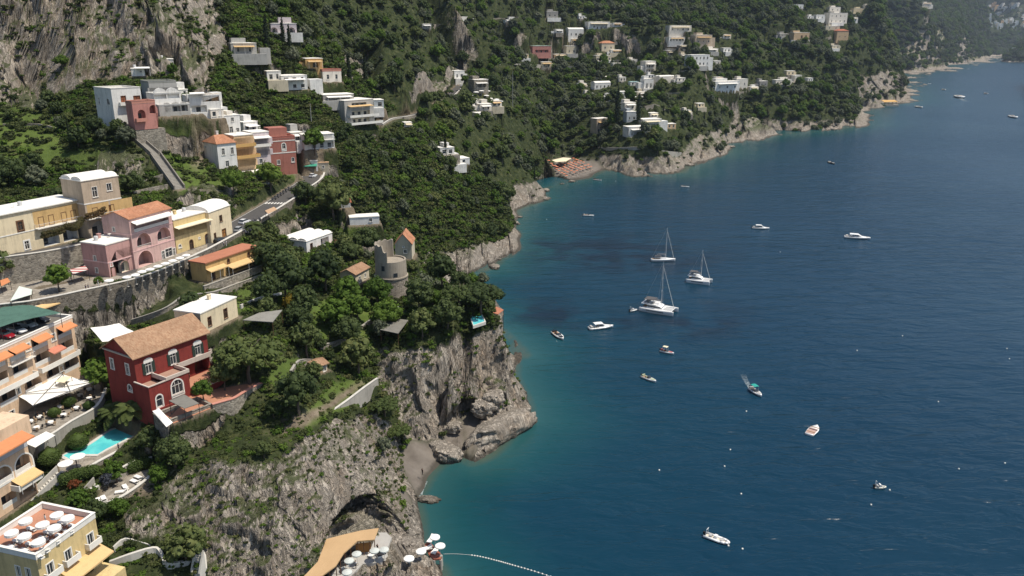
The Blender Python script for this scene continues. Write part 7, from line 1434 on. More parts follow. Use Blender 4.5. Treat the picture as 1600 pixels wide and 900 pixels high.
# white wakes lie on the water as foam
def m_foam():
    b = NB("foam"); n = b.noise(1.3, 5, .75, b.coord('Object')); b.color((0.55, 0.62, 0.62)); b.rough(.7)
    tr = b.n("ShaderNodeBsdfTransparent"); mx = b.n("ShaderNodeMixShader"); b.l(b.math('MULTIPLY', b.ramp(n, [(.38, 0.0), (.68, .8)]), b.attr('fade')), mx.inputs[0]); b.l(tr.outputs[0], mx.inputs[1]); b.l(b.bsdf.outputs[0], mx.inputs[2]); b.l(mx.outputs[0], b.out.inputs[0]); return b.m
FOAM = m_foam()
def foam_strip(name, pts, w0, w1, kind='stuff', f0=1.0, f1=.1):
    l = [p for p in pts]; n = len(l); W = [w0 + (w1 - w0) * i / (n - 1) for i in range(n)]; a = [offset(l, -W[i] / 2)[i] for i in range(n)]; b = [offset(l, W[i] / 2)[i] for i in range(n)]; up = Vector((0, 0, .035)); mb = MB()
    mb.add([p + up for p in a] + [p + up for p in b], [(i, n + i, n + i + 1, i + 1) for i in range(n - 1)]); o = mb.build(name, FOAM); fd = [f0 + (f1 - f0) * i / (n - 1) for i in range(n)]; vattr(o.data, 'fade', fd + fd); o['kind'] = kind; return o
foam_strip("wake_foam", spline([P(1173,608,0), P(1169,601,0), P(1165,594,0), P(1161,585,0)], 4), 1.0, 1.8); foam_strip("wake_foam", spline([P(1497,152,0), P(1503,155,0), P(1511,159,0)], 4), 4, 9)
foam_strip("surf_foam", spline([P(653,782,0), P(656,775,0), P(659,765,0), P(666,752,0)], 4), 1.2, .8, f1=.8)
bm_ = MB(); bm_.lathe([(0, -.2), (.17, -.12), (.22, .06), (.16, .22), (.05, .28), (0, .32)], 10); buoy0 = bm_.build("mooring_buoy", TRIM()); tag(buoy0, 'x', 'buoy'); first_ = True
for x, y in [(1141,703),(1132,729),(1158,772),(1160,858),(1498,733),(1570,724),(1410,525),(1339,548),(1166,643),(1466,628),(1573,545),(1577,561),(854,343),(1138,853),(1390,766),(1272,671),(1361,789),(1030,735),(1219,394),(962,283)]:
    p = P(x, y, 0); o_ = buoy0 if first_ else buoy0.copy(); first_ or COL.objects.link(o_); first_ = False; o_.location = p; tag(o_, "white mooring buoy alone on the open water", 'buoy', "mooring buoys on the open water")
# ------------------------------------------------------------------ trees and scrub
def m_leaf(name, stops, trans=.25):
    b = NB(name); oi = b.n("ShaderNodeObjectInfo"); n = b.noise(1.1, 4, .6, b.coord('Object')); lc = b.noise(.035, 3, .6, oi.outputs['Location']); gm = b.n("ShaderNodeNewGeometry")
    v = b.math('ADD', b.math('ADD', b.math('MULTIPLY', oi.outputs['Random'], .5), b.math('MULTIPLY', b.math('SUBTRACT', lc, .42), .75)), b.math('ADD', b.math('MULTIPLY', gm.outputs['Random Per Island'], .28), b.math('MULTIPLY', b.math('SUBTRACT', n, .5), .35)))
    c = b.ramp(v, stops); b.color(c); b.rough(.75, .2)
    tl = b.n("ShaderNodeBsdfTranslucent"); hs = b.mix(.6, c, (.10, .15, .02)); b.l(hs, tl.inputs[0]); mx = b.n("ShaderNodeMixShader", i_0=trans); b.l(b.bsdf.outputs[0], mx.inputs[1]); b.l(tl.outputs[0], mx.inputs[2]); b.l(mx.outputs[0], b.out.inputs[0]); return b.m
LEAF = m_leaf("broadleaf_foliage", [(.0, (.022, .038, .013)), (.3, (.048, .070, .023)), (.55, (.080, .106, .034)), (.8, (.125, .145, .046)), (1.0, (.19, .19, .068))])
PINE = m_leaf("pine_foliage", [(.0, (.034, .052, .015)), (.5, (.064, .088, .024)), (1.0, (.11, .13, .036))], .15)
SCRUB = m_leaf("scrub_foliage", [(.0, (.028, .038, .014)), (.4, (.055, .072, .022)), (.7, (.10, .115, .035)), (1.0, (.19, .165, .075))])
FRESH = m_leaf("fresh_foliage", [(.0, (.045, .085, .012)), (.5, (.085, .145, .02)), (1.0, (.15, .20, .035))], .3)
CYP = m_leaf("cypress_foliage", [(.0, (.010, .018, .008)), (.6, (.020, .032, .011)), (1.0, (.036, .050, .016))], .1)
AUTUMN = m_leaf("yellow_foliage", [(.0, (.12, .11, .015)), (.6, (.24, .17, .02)), (1.0, (.33, .20, .03))], .3)
PURP = m_leaf("blue_foliage", [(.0, (.03, .035, .045)), (.6, (.055, .06, .075)), (1.0, (.085, .09, .10))], .2); FLOW = m_leaf("red_blossom", [(.0, (.05, .06, .02)), (.5, (.22, .05, .02)), (1.0, (.42, .07, .04))], .3)
BARK = paint("bark", (0.13, 0.10, 0.075), .35, .95, .5)
def leaf_cloud(blobs, per, ls, rg, up=.25, squash=1.0):
    """quads scattered over the skins of many small blobs; returns vertices, quads"""
    V = []; 
    for (cx, cy, cz, r) in blobs:
        k = max(6, int(per * (r / .4) ** 2)); d = rg.normal(size=(k, 3)); d /= np.linalg.norm(d, axis=1)[:, None]; d[:, 2] = np.where(d[:, 2] < -.35, -d[:, 2] * .6, d[:, 2])
        p = np.array([cx, cy, cz]) + d * r * rg.uniform(.72, 1.12, (k, 1)) * np.array([1, 1, squash]); nrm = d * .8 + rg.normal(size=(k, 3)) * .55 + np.array([0, 0, up]); nrm /= np.linalg.norm(nrm, axis=1)[:, None]
        a = np.cross(nrm, rg.normal(size=(k, 3))); a /= np.linalg.norm(a, axis=1)[:, None]; b = np.cross(nrm, a); s = ls * rg.uniform(.6, 1.35, (k, 1))
        V.append(np.stack([p - a * s - b * s * .6, p + a * s - b * s * .6, p + a * s * .7 + b * s * .7, p - a * s * .7 + b * s * .7], 1).reshape(-1, 3))
    V = np.concatenate(V); return V, np.arange(len(V)).reshape(-1, 4)
def core(blobs, f=.72):
    V, Q = [], []; n, m = 6, 4
    for (cx, cy, cz, r) in blobs:
        o = len(V)
        for i in range(m + 1):
            for k in range(n): t = math.pi * i / m; a = 2 * math.pi * k / n; V.append((cx + r*f*math.sin(t)*math.cos(a), cy + r*f*math.sin(t)*math.sin(a), cz + r*f*math.cos(t)))
        for i in range(m):
            for k in range(n): Q.append((o + i*n + k, o + (i+1)*n + k, o + (i+1)*n + (k+1) % n, o + i*n + (k+1) % n))
    return np.array(V), np.array(Q)
def crown_mesh(name, blobs, per, ls, mat, seed, up=.25, squash=1.0, cf=.72):
    rg = np.random.default_rng(seed); V, Q = leaf_cloud(blobs, per, ls, rg, up, squash); Vc, Qc = core(blobs, cf); me = np_mesh(name, np.concatenate([V, Vc]), np.concatenate([Q, Qc + len(V)]), False); me.materials.append(mat); return me
def dome_blobs(n, rx, rz, cz, r0, r1, rg, low=-.25):
    out = []
    for i in range(n):
        z = low + (1 - low) * ((i + .5) / n); a = i * 2.39996 + rg.uniform(-.3, .3); q = math.sqrt(max(0, 1 - z * z)) * rg.uniform(.62, 1.0); out.append((q * rx * math.cos(a), q * rx * math.sin(a), cz + z * rz * rg.uniform(.75, 1.05), rg.uniform(r0, r1)))
    return out
def trunk_mesh(name, h, r, limbs, rg, spread):
    mb = MB(); p = Vector((0, 0, -.25)); 
    for i in range(3):
        q = Vector((rg.uniform(-.05, .05), rg.uniform(-.05, .05), h * (i + 1) / 3)); mb.tube(p, q, r * (1 - .18 * i), r * (1 - .18 * (i + 1)), 7); p = q
    for i in range(limbs):
        a = 2 * math.pi * i / limbs + rg.uniform(-.4, .4); e = p + Vector((math.cos(a) * spread, math.sin(a) * spread, spread * rg.uniform(.5, .9))); mb.tube(p, e, r * .45, r * .16, 5)
    me = bpy.data.meshes.new(name); me.from_pydata(mb.v, [], mb.f); me.materials.append(BARK); me.update(); return me
rg_ = np.random.default_rng(4)
BROAD = []
for k in range(6):
    b = dome_blobs(15 + k, .82, .72 + .1 * (k % 3), 1.18, .26, .46, rg_); b.append((0, 0, 1.15, .62)); BROAD.append((crown_mesh('crown', b, (34, 46, 26, 60, 38, 30)[k], (.085, .070, .105, .062, .080, .095)[k], LEAF, 40 + k), trunk_mesh('trunk', .7, .085, 4, rg_, .5)))
PINES = []
for k in range(2):
    b = [(math.sqrt((i + .5) / 26) * .82 * math.cos(i * 2.4), math.sqrt((i + .5) / 26) * .82 * math.sin(i * 2.4), 1.12 - .22 * ((i + .5) / 26) + rg_.uniform(-.05, .05), rg_.uniform(.19, .28)) for i in range(26)]
    PINES.append((crown_mesh('crown', b, 150, .042, PINE, 70 + k, .5, .8), trunk_mesh('trunk', .95, .06, 6, rg_, .42)))
bl = [(rg_.uniform(-.03, .03), rg_.uniform(-.03, .03), .15 + .13 * i, .17 * (1 - (i / 15) ** 2 * .85) + .03) for i in range(15)]; CYPM = (crown_mesh('crown', bl, 190, .04, CYP, 90, .5, 1.1), trunk_mesh('trunk', .25, .035, 2, rg_, .05))
BUSH = [crown_mesh('scrub', [(rg_.uniform(-.55, .55), rg_.uniform(-.55, .55), rg_.uniform(.12, .42), rg_.uniform(.28, .42)) for _ in range(7)], 26, .12, m_, 100 + i) for i, m_ in enumerate((SCRUB, SCRUB, SCRUB, FRESH))]
OLIVE = m_leaf("olive_foliage", [(.0, (.06, .072, .045)), (.5, (.105, .12, .072)), (1.0, (.17, .18, .115))], .2)
def recol(me, m): c = me.copy(); c.materials[0] = m; return c
VARI = [(recol(BROAD[0][0], FRESH), BROAD[0][1]), (recol(BROAD[3][0], FRESH), BROAD[3][1]), (recol(BROAD[1][0], OLIVE), BROAD[1][1]), (recol(BROAD[4][0], OLIVE), BROAD[4][1]), PINES[0], CYPM]
WKIND = [('woodland_tree', 'round-crowned dark green tree', 'tree')] * 6 + [('broadleaf_tree', 'bright green round tree', 'tree')] * 2 + [('olive_tree', 'grey-green olive tree', 'olive tree')] * 2 + [('pine_tree', 'flat-crowned pine', 'pine'), ('cypress', 'dark slender cypress', 'cypress')]
WPROB = np.array([.125] * 6 + [.05, .05, .055, .055, .03, .01])
def tree(name, label, cat, loc, R, kind, rz=0, group=None, mat=None, hs=1.0):
    t = thing(name, label, cat, loc, rz, group); t.scale = (R, R, R * hs)
    for nm, me in (('crown', kind[0]), ('trunk', kind[1])):
        o = bpy.data.objects.new(nm, me); COL.objects.link(o); kid(t, o)
        if mat and nm == 'crown': o.material_slots[0].link = 'OBJECT'; o.material_slots[0].material = mat
    return t
OCC = []     # places taken by hand-placed trees: x, y, radius
def at(x, y): return hit(x, y)
def put(name, label, x, y, Rpx, kind, mat=None, cat='tree', hs=1.0, sink=0.0):
    """x, y: foot of the trunk in the photo; Rpx: crown radius in pixels"""
    p = hit(x, y); dz = proj(p.x, p.y, p.z)[2]; R = Rpx * dz / F; OCC.append((p.x, p.y, R * (1.15 if kind in PINES else .8))); p.z -= sink; return tree(name, label, cat, p, R, kind, random.uniform(0, 6), None, mat, hs)
B0, B1, B2, B3, B4, B5 = BROAD
put("umbrella_pine", "broad umbrella pine right of the red villa", 392, 600, 57, PINES[0], hs=1.0); put("umbrella_pine", "umbrella pine with the widest crown on the headland tip", 752, 492, 40, PINES[1], hs=.95); put("umbrella_pine", "umbrella pine left of the widest one on the headland", 718, 484, 32, PINES[0], hs=.95)
put("umbrella_pine", "leaning pine over the small cove, upper of two", 602, 650, 27, PINES[1], hs=.8); put("umbrella_pine", "leaning pine over the small cove, lower of two", 622, 690, 24, PINES[0], hs=.9)
for a in [("broadleaf_tree", "big round dark tree in the middle of the cliff garden", 468, 648, 34, B1), ("broadleaf_tree", "round dark tree above the cove at the cliff edge", 560, 586, 28, B2), ("broadleaf_tree", "large round tree below the stone wing beside the cliff", 274, 735, 27, B3), ("broadleaf_tree", "round shaded tree at the far end of the long pool", 236, 710, 20, B0),
          ("broadleaf_tree", "massive dark tree between garden villa and cream cottage", 448, 474, 34, B4), ("broadleaf_tree", "massive dark tree right of the garden villa", 510, 455, 29, B5), ("broadleaf_tree", "dark tree left of the massive ones below the road", 425, 440, 30, B1), ("broadleaf_tree", "dark tall tree below the road bend", 522, 345, 27, B2),
          ("broadleaf_tree", "bushy tree beside the garden villa wall", 452, 432, 22, B0), ("broadleaf_tree", "tree in front of the round tower's left side", 575, 402, 22, B3), ("broadleaf_tree", "dark tree on the slope right of the reed shelter", 660, 530, 22, B2), ("broadleaf_tree", "dark tree on the headland left of the small pool", 700, 520, 24, B4),
          ("broadleaf_tree", "tree at the headland's left flank under the tower", 655, 490, 26, B1), ("broadleaf_tree", "tree on the headland spine behind the pines", 690, 450, 24, B5), ("broadleaf_tree", "shady tree in the garden under the cream cottage", 480, 555, 26, B0), ("broadleaf_tree", "tree over the terraces left of the tower shelter", 545, 545, 24, B3),
          ("broadleaf_tree", "dark tree at the left edge below the square", 4, 440, 22, B2), ("broadleaf_tree", "tree on the terraces right of the yellow cottage", 420, 480, 24, B4), ("broadleaf_tree", "tree between the felt roof and the orange shrub", 478, 500, 24, B5), ("broadleaf_tree", "tree under the yellow orange shrub", 470, 525, 22, B1), ("broadleaf_tree", "dark tree behind the red villa's roof end", 300, 500, 20, B2)]: put(*a)
for a in [("broadleaf_tree", "bright green tree by the road in front of the brick-red house", 424, 300, 22, B0, FRESH), ("broadleaf_tree", "bright green tree left of the white pavilion", 365, 305, 18, B3, FRESH), ("broadleaf_tree", "green tree against the hillside white house", 492, 240, 17, B2, FRESH), ("broadleaf_tree", "light green tree in the lemon terrace below the villa", 318, 628, 17, B1, FRESH), ("broadleaf_tree", "dense green bush-like tree on the lemon terrace", 352, 610, 22, B4, None), ("broadleaf_tree", "bright hedge-like tree left of the red villa", 160, 612, 24, B5, FRESH),
          ("broadleaf_tree", "fresh green tree beneath the round tower", 590, 480, 22, B3, FRESH), ("broadleaf_tree", "fresh green tree on the sunny terrace below the tower", 560, 505, 22, B1, FRESH), ("broadleaf_tree", "fresh green tree on the lower sunny terrace", 525, 520, 26, B0, FRESH), ("broadleaf_tree", "fresh green tree on the edge of the sunny terrace", 545, 480, 22, B2, FRESH), ("yellow_tree", "yellow blooming tree left of the sunny terrace", 458, 490, 15, B3, AUTUMN), ("blue_shrub", "dusky blue shrub beside the garden stairs", 170, 762, 12, B1, PURP), ("broadleaf_tree", "green tree over the garden stairs", 183, 755, 16, B2, FRESH), ("flowering_shrub", "red flowering shrub below the long hedge", 118, 768, 10, B0, FLOW), ("broadleaf_tree", "bushy tree at the right corner of the roof terrace", 128, 800, 18, B5, FRESH), ("broadleaf_tree", "olive green tree right of the yellow terrace house", 150, 822, 20, B4, None), ("square_tree", "spreading tree with twisted trunk on the small square", 93, 456, 20, B2, FRESH), ("broadleaf_tree", "slim street tree at the left end of the parasol row", 155, 449, 8, B1, FRESH)]: put(*a)
def topiary(label, x, y, r, h, e):
    p = P(x, y, e); dz = proj(p.x, p.y, p.z)[2]; R = r * dz / F; me = crown_mesh('topiary', [(0, 0, h, 1.0)], 2400, .05, m_top, int(x), .1, .75, .97); t = thing("topiary", label, 'topiary', p); t.scale = (R, R, R); o = bpy.data.objects.new('crown', me); COL.objects.link(o); kid(t, o); tm = bpy.data.objects.new('trunk', BROAD[0][1]); COL.objects.link(tm); kid(t, tm); OCC.append((p.x, p.y, R))
m_top = m_leaf("clipped_foliage", [(.0, (.035, .06, .012)), (.5, (.055, .085, .018)), (1.0, (.08, .11, .025))], .1)
topiary("clipped round tree at the narrow end of the pool", 79, 727, 16, .85, POOL_E); topiary("clipped round tree behind the pool parasols", 124, 702, 14, .9, POOL_E); topiary("clipped round tree on the restaurant terrace edge, left", 86, 652, 9, .9, 26.5); topiary("clipped round tree on the restaurant terrace edge, middle", 109, 636, 10, .9, 26.5); topiary("clipped round tree on the restaurant terrace edge, right", 140, 640, 8, .9, 26.5)
def hedge(name, label, pts, hw, h, mat, n=7):
    q = spline([P(*p) for p in pts], n); rg = np.random.default_rng(len(pts)); bl = [(p.x - q[0].x + rg.uniform(-.1, .1), p.y - q[0].y + rg.uniform(-.1, .1), z, hw) for p in q for z in np.linspace(hw * .6, max(h - hw, hw * .7), 2)]
    me = crown_mesh(name, bl, 60 * (hw / .4) ** -1.0, .11, mat, 5, .3, 1.0, .85); o = bpy.data.objects.new(name, me); COL.objects.link(o); o.location = q[0]; tag(o, label, 'hedge'); return o
hedge("hedge", "thick dark clipped hedge below the pool parasols", [(100,757,22), (118,750,22), (136,746,22), (150,743,22)], 1.0, 2.2, m_top, 9); hedge("hedge", "short block hedge behind the sun loungers", [(206,738,20), (220,733,20), (232,730,20)], 1.3, 2.4, m_top); hedge("hedge", "green hedge along the front of the long pool", [(168,716,21.6), (186,706,21.6), (206,694,21.6)], .7, 1.2, FRESH); hedge("cafe_hedge", "dark planter hedge along the cafe parasols and road wall", [(172,447,44.3), (208,438,44.4), (245,426.5,44.5), (275,414,44.7), (298,403.5,44.8)], .42, 1.2, LEAF, 14)
VINE = m_leaf("vine_foliage", [(.0, (.05, .055, .02)), (.5, (.11, .075, .03)), (1.0, (.18, .09, .05))])
for k, (pts, hw) in enumerate([([(68,372,55.6), (84,366,56.0), (98,360,56.2)], .55), ([(104,358,55.2), (118,352,56.4), (128,350,54.8)], .8), ([(136,343,56.0), (150,338,56.2), (164,332,56.0)], .5), ([(172,326,56.0), (182,318,56.6), (188,315,55.6)], .55)]): hedge("vine", "reddish vine on the upper terrace of the arcade house, " + ["leftmost clump", "thick middle clump", "thin clump under the beige block", "rightmost clump by the pink roof"][k], pts, hw, 1.6, VINE, 4)
def palm(label, x, y, h, L, e=None):
    p = hit(x, y) if e is None else P(x, y, e); t = thing("palm_tree", label, 'palm', p, random.uniform(0, 6)); mb = MB(); mb.tube((0, 0, -.3), (.15, .05, h * .5), .28, .22, 8); mb.tube((.15, .05, h * .5), (.1, 0, h), .22, .2, 8); kid(t, mb.build('trunk', BARK))
    rg = random.Random(int(x)); V = []; Q = []
    for i in range(34):
        a = i * 2.39996; el = rg.uniform(-.1, 1.15); d = Vector((math.cos(a), math.sin(a), 0)); s = Vector((-d.y, d.x, 0)); pts = [Vector((.1, 0, h)) + d * L * u * math.cos(el * (1 - u * .4)) + Vector((0, 0, L * (u * math.sin(el) - .75 * u * u))) for u in (0, .2, .4, .6, .8, 1.0)]
        for j in range(5):
            for k in range(3):
                b = pts[j] + (pts[j+1] - pts[j]) * (k / 3); c = pts[j] + (pts[j+1] - pts[j]) * ((k + .8) / 3); w = L * .26 * math.sin(math.pi * min(.97, (j + k / 3) / 5 * .85 + .12))
                for sd in (-1, 1): n = len(V); V += [b, c, c + s * sd * w - Vector((0, 0, w * .35)) + d * w * .5, b + s * sd * w * .96 - Vector((0, 0, w * .4)) + d * w * .45]; Q.append((n, n+1, n+2, n+3))
    me = np_mesh('fronds', np.array([tuple(v) for v in V]), np.array(Q), False); me.materials.append(PINE); o = bpy.data.objects.new('crown', me); COL.objects.link(o); kid(t, o); OCC.append((p.x, p.y, 2.5))
palm("palm tree at the pool beside the red villa, left of two", 183, 662, 3.2, 3.8); palm("palm tree at the pool beside the red villa, right of two", 208, 660, 3.4, 3.6); palm("small palm below the rail next to the scooters", 398, 372, 4.0, 3.0); palm("small palm on the slope left of the garden villa", 425, 372, 2.6, 2.6)
for i, (x, y, r, l) in enumerate([(418, 78, 15, "tallest cypress left of the pink house in the woods"), (443, 72, 12, "cypress in front of the pink house in the woods"), (453, 78, 11, "short cypress right of the pink house in the woods"), (546, 128, 13, "cypress in front of the mid rock face"), (571, 135, 12, "cypress beside the mid rock face"), (997, 192, 12, "slim cypress before the veranda villa"), (964, 196, 16, "dark cypress cluster left of the blue-grey house"), (932, 112, 5, "tiny cypress by the stone barn, left of two"), (936, 113, 5, "tiny cypress by the stone barn, right of two"), (696, 243, 9, "thin cypress in front of the ravine annex")]):
    p = hit(x, y); dz = proj(p.x, p.y, p.z)[2]; hgt = r * 3.6 * dz / F; tree("cypress", l, 'cypress', p, hgt / 2.05, CYPM); OCC.append((p.x, p.y, 2))
# ---- the woods
crx = np.maximum.accumulate((GZ - H) / RR, axis=0)          # skyline so far along each sight column
fy, fx = np.where(keep); gpx, gpy, gpd = proj(TX, TY, TZ)
def density():
    d = np.ones(GX.shape); tx = GPX; ty = GPY
    def m(p): return inpoly(tx, ty, p)
    for p in ROCKP[1:6]: d[m(p)] = .02
    d[m(ROCKP[0])] = .12
    for p in ROCKP[6:]: d[m(p)] = .38
    for p in GRASSP: d[m(p)] = .06
    for p in SOILP + SANDP: d[m(p)] = .03
    d[m([(-50,480),(240,480),(240,905),(-50,905)])] *= .25; d[m([(-50,270),(420,260),(420,480),(-50,480)])] *= .5; d[m([(130,80),(360,80),(360,200),(130,200)])] *= .2; d[m([(290,140),(530,150),(530,300),(290,300)])] *= .12
    d[m([(240,560),(600,480),(600,680),(240,760)])] *= .45; d[m([(640,440),(810,440),(810,545),(560,545)])] *= .7; d[m([(830,30),(1120,30),(1120,200),(940,200),(900,110),(830,95)])] *= .85
    d[m([(296,372),(412,372),(412,470),(296,470)])] = 0; d[m([(560,380),(650,380),(650,500),(560,500)])] *= .35; d[m([(1538,-10),(1640,-10),(1640,52),(1545,52)])] *= .12; d[m([(88,455),(300,402),(322,450),(270,512),(100,522)])] = 0; d[m([(438,345),(528,352),(528,415),(470,425),(438,400)])] = 0; d[m([(225,598),(415,588),(415,690),(340,700),(250,725)])] *= .05; d[m([(186,190),(300,290),(290,305),(260,290),(180,200)])] = 0
    d[SLOPE > 3.4] *= .25; d[GZ < np.where(RR > 500, 2.6, 4.0)] = 0
    return d
DEN = density()
pd = blur(np.where(PADM > .3, 1.0, 0.0), 4); DEN[pd > .04] = 0
DEN[(GPX < -160) | (GPX > 1720) | (GPY < -90) | (GPY > 960)] = 0
def scatter(n, weight, mind, seed, occ=()):
    rg = np.random.default_rng(seed); cell = (RR * np.gradient(RR, axis=0)); w = (weight * cell)[fy, fx]; cs = np.cumsum(w); pick = np.searchsorted(cs, rg.random(n) * cs[-1]); grid = {}; out = []
    for (x, y, r) in occ:
        q = max(1, int(r / 3) + 1)
    O = np.array(occ) if len(occ) else None
    for k in pick:
        i, j = fy[k], fx[k]; x, y = TX[i, j], TY[i, j]; md = mind(i, j); c = max(2.0, md); key = (int(x // 12), int(y // 12)); bad = False; R_ = int(md // 12) + 1
        for a in range(-R_, R_ + 1):
            for b in range(-R_, R_ + 1):
                for (u, v) in grid.get((key[0] + a, key[1] + b), ()):
                    if (u - x) ** 2 + (v - y) ** 2 < md * md: bad = True; break
                if bad: break
            if bad: break
        if bad or (O is not None and np.any((O[:, 0] - x) ** 2 + (O[:, 1] - y) ** 2 < (O[:, 2] + md * .25) ** 2)): continue
        grid.setdefault(key, []).append((x, y)); out.append((i, j))
    return out
spots = scatter(130000, DEN, lambda i, j: (2.9 if RR[i, j] < 420 else 4.2 if RR[i, j] < 900 else 5.6 if RR[i, j] < 1500 else 7.5), 21, OCC)
rgt = np.random.default_rng(33); trees = []
for i, j in spots:
    r = RR[i, j]; R = (min(4.2, rgt.lognormal(.82, .30)) if r < 420 else min(5.6, rgt.lognormal(1.15, .28)) if r < 900 else (rgt.uniform(3.6, 6.2) if r < 1500 else rgt.uniform(6, 11))) * (.75 if DEN[i, j] < .5 else 1.0)
    top = GZ[i, j] + 1.6 * R; seen = (top - H) / r >= crx[max(i - 6, 0), j] - .002 and -20 < GPX[i, j] < 1620 and -30 < GPY[i, j] < 930
    trees.append((R / gpd[i, j] if seen else 0, i, j, R))
trees.sort(key=lambda t: -t[0])
GRPT = "woodland trees on the slopes"
def place_word(x, y):
    return ("on the headland below the tower" if 600 < x and y > 420 else "on the terraces between villa and cliff" if y > 480 else "on the wooded slope above the sea" if x > 520 and y > 200 else "among the houses along the coast road" if y > 260 else "on the upper slopes at the left")
KINDS_ = BROAD + VARI
for s, i, j, R in trees[:290]:
    k = int(rgt.choice(12, p=WPROB / WPROB.sum())); nm, lb, ct = WKIND[k]; w_ = place_word(gpx[i, j], gpy[i, j]); tree(nm, lb + " " + w_, ct, (TX[i, j], TY[i, j], TZ[i, j] - .25 * R), R * (1.35 if k == 11 else 1), KINDS_[k], rgt.uniform(0, 6.28), lb + "s " + w_, None, rgt.uniform(.85, 1.2))
def cloud(name, pts, templates, kindname):
    """one object: points that carry the plants, set out by a node tree"""
    me = bpy.data.meshes.new(name); me.vertices.add(len(pts)); A = np.array([p[:3] for p in pts], np.float32); me.vertices.foreach_set('co', A.ravel()); o = bpy.data.objects.new(name, me); COL.objects.link(o); o['kind'] = 'stuff'
    vattr(me, 'size', [p[3] for p in pts]); vattr(me, 'turn', [p[4] for p in pts]); vattr(me, 'tall', [p[6] for p in pts]); a = me.attributes.new('pick', 'INT', 'POINT'); a.data.foreach_set('value', [int(p[5]) for p in pts])
    g = bpy.data.node_groups.new(name + "_layout", 'GeometryNodeTree'); g.interface.new_socket('Geometry', in_out='INPUT', socket_type='NodeSocketGeometry'); g.interface.new_socket('Geometry', in_out='OUTPUT', socket_type='NodeSocketGeometry')
    N, L = g.nodes, g.links; gi, go = N.new('NodeGroupInput'), N.new('NodeGroupOutput'); ip = N.new('GeometryNodeInstanceOnPoints'); jn = N.new('GeometryNodeJoinGeometry')
    for t in templates: oi = N.new('GeometryNodeObjectInfo'); oi.inputs['Object'].default_value = t; oi.inputs['As Instance'].default_value = True; oi.transform_space = 'ORIGINAL'; L.new(oi.outputs['Geometry'], jn.inputs[0])
    def at_(n, ty): x = N.new('GeometryNodeInputNamedAttribute'); x.data_type = ty; x.inputs['Name'].default_value = n; return x.outputs['Attribute']
    cx = N.new('ShaderNodeCombineXYZ'); L.new(at_('turn', 'FLOAT'), cx.inputs[2]); er = N.new('FunctionNodeEulerToRotation'); L.new(cx.outputs[0], er.inputs[0]); sc = N.new('ShaderNodeCombineXYZ'); sz = at_('size', 'FLOAT'); mt = N.new('ShaderNodeMath'); mt.operation = 'MULTIPLY'; L.new(sz, mt.inputs[0]); L.new(at_('tall', 'FLOAT'), mt.inputs[1]); L.new(sz, sc.inputs[0]); L.new(sz, sc.inputs[1]); L.new(mt.outputs[0], sc.inputs[2])
    L.new(gi.outputs[0], ip.inputs['Points']); L.new(jn.outputs[0], ip.inputs['Instance']); ip.inputs['Pick Instance'].default_value = True; L.new(at_('pick', 'INT'), ip.inputs['Instance Index']); L.new(er.outputs[0], ip.inputs['Rotation']); L.new(sc.outputs[0], ip.inputs['Scale']); L.new(ip.outputs[0], go.inputs[0])
    md = o.modifiers.new('layout', 'NODES'); md.node_group = g; return o
crowns = []
for me in [b[0] for b in KINDS_]:
    for o_ in bpy.data.objects:
        if o_.data == me and o_.name.startswith('crown') and o_.material_slots[0].link == 'DATA': crowns.append((me, o_)); break
pr_ = np.array([WPROB[[b[0] for b in KINDS_].index(me)] for me, o_ in crowns]); pr_ /= pr_.sum(); crowns = [o_ for me, o_ in crowns]
cloud("woodland", [(TX[i, j], TY[i, j], TZ[i, j] - .3 * R, R, rgt.uniform(0, 6.28), rgt.choice(len(crowns), p=pr_), rgt.uniform(.8, 1.25)) for s, i, j, R in trees[290:]], crowns, 'tree')
# ---- scrub on ledges, banks and between the trees
def scrub_density():
    n = fbm(GX / 7, GY / 7, GZ / 7, 3, 91); d = np.where(rockm > .5, sstep(.46, .60, n) * .9 + .03, .5 + .5 * sstep(.4, .6, n)); d *= (1 - sandm); d[GZ < 3.5] = 0; d[pd > .3] = 0; d[inpoly(GPX, GPY, [(88,455),(300,402),(322,450),(270,500),(100,512)])] = 0; d[SLOPE > 4] *= .2
    d[inpoly(GPX, GPY, ROCKP[1])] *= .8; d[(GPX < -60) | (GPX > 1660) | (GPY < -20) | (GPY > 940) | (RR > 450)] = 0; d[inpoly(GPX, GPY, ROCKP[0])] *= .18; d *= np.sqrt(1 + SLOPE ** 2); d[inpoly(GPX, GPY, ROCKP[2])] *= 10.0
    for p in GRASSP: d[inpoly(GPX, GPY, p)] *= .14
    d *= np.clip((260.0 / RR) ** 1.3, 0, 1.5); return d
ss = scatter(56000, scrub_density(), lambda i, j: .75, 55)
p_ = []
for i, j in ss:
    z = max(.6, RR[i, j] / 230); p_.append((TX[i, j], TY[i, j], TZ[i, j] - .1, rgt.uniform(.4, 1.2) ** 1.5 * 1.5 * z * (.7 if rockm[i, j] > .5 else 1), rgt.uniform(0, 6.28), 3 if (grassm[i, j] > .5 and rgt.random() < .6) or rgt.random() < .08 else rgt.integers(3), rgt.uniform(.6, 1.1)))
sb = []
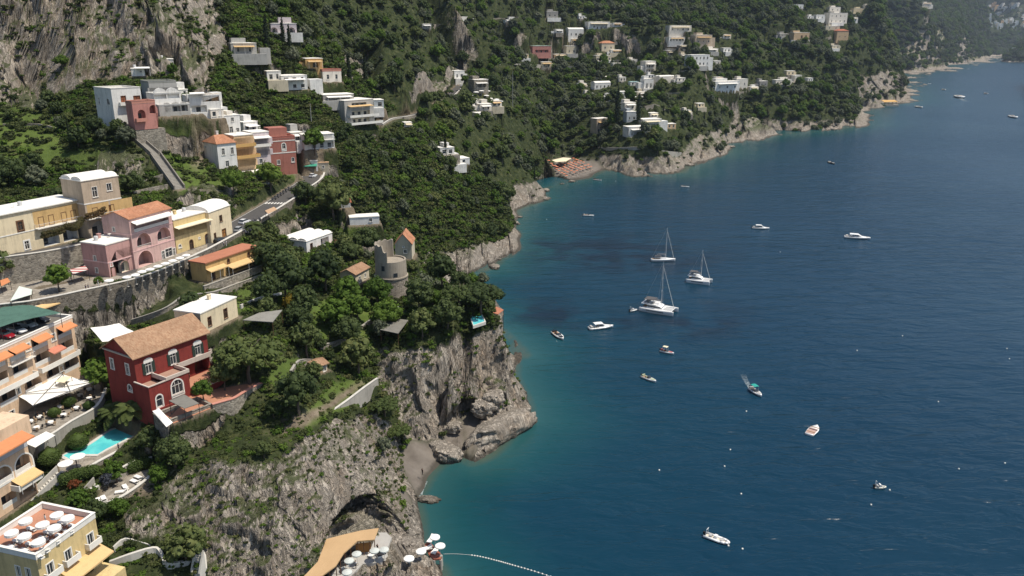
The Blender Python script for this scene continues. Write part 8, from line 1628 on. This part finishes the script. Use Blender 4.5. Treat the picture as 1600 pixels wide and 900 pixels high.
for k, me in enumerate(BUSH):
    x, y = [(505, 690), (350, 745), (600, 760), (300, 745)][k]; p = hit(x, y); o_ = bpy.data.objects.new("scrub_bush", me); COL.objects.link(o_); o_.location = p; o_.scale = (1.1, 1.1, .9); tag(o_, ["grey-green bush on the slope above the sea cave", "grey-green bush high on the near cliff below the stone wing", "grey-green bush on the cliff edge above the cove beach", "bright green bush at the top of the near cliff"][k], 'bush'); sb.append(o_)
cloud("scrub", p_, sb, 'bush')
fs = scatter(26000, np.where((RR > 430) & (RR < 1700) & (GZ > 4) & (pd < .2) & (GPX > -40) & (GPX < 1640) & (GPY > -30), np.where(rockm > .5, .15, 1.0) * np.clip(520 / RR, .2, 1) ** 1.2, 0), lambda i, j: 2.2 + RR[i, j] / 420, 77)
cloud("undergrowth", [(TX[i, j], TY[i, j], TZ[i, j] - .2, rgt.uniform(.9, 2.0) * RR[i, j] / 520, rgt.uniform(0, 6.28), 3 if rgt.random() < .1 else rgt.integers(3), rgt.uniform(.6, 1.1)) for i, j in fs], sb, 'bush')
print("TREES", len(trees), "SCRUB", len(p_), "seen", sum(1 for t in trees if t[0] > 0))
# ------------------------------------------------------------------ the air: one closed box of thin haze
def build_haze():
    x0, x1, y0, y1, z0, z1 = -4200, 5600, -300, 6600, -32, 900
    v = [(x, y, z) for z in (z0, z1) for y in (y0, y1) for x in (x0, x1)]
    f = [(0,2,3,1),(4,5,7,6),(0,1,5,4),(2,6,7,3),(0,4,6,2),(1,3,7,5)]
    o = mesh_obj("haze", v, f); o['kind'] = 'stuff'
    m = bpy.data.materials.new("haze"); m.use_nodes = True; t = m.node_tree; t.nodes.remove(t.nodes["Principled BSDF"])
    pv = t.nodes.new("ShaderNodeVolumePrincipled"); pv.inputs['Color'].default_value = (0.72, 0.84, 1.0, 1); pv.inputs['Density'].default_value = 0.00006
    pv.inputs['Anisotropy'].default_value = 0.5
    t.links.new(pv.outputs[0], t.nodes["Material Output"].inputs['Volume']); o.data.materials.append(m)
build_haze()
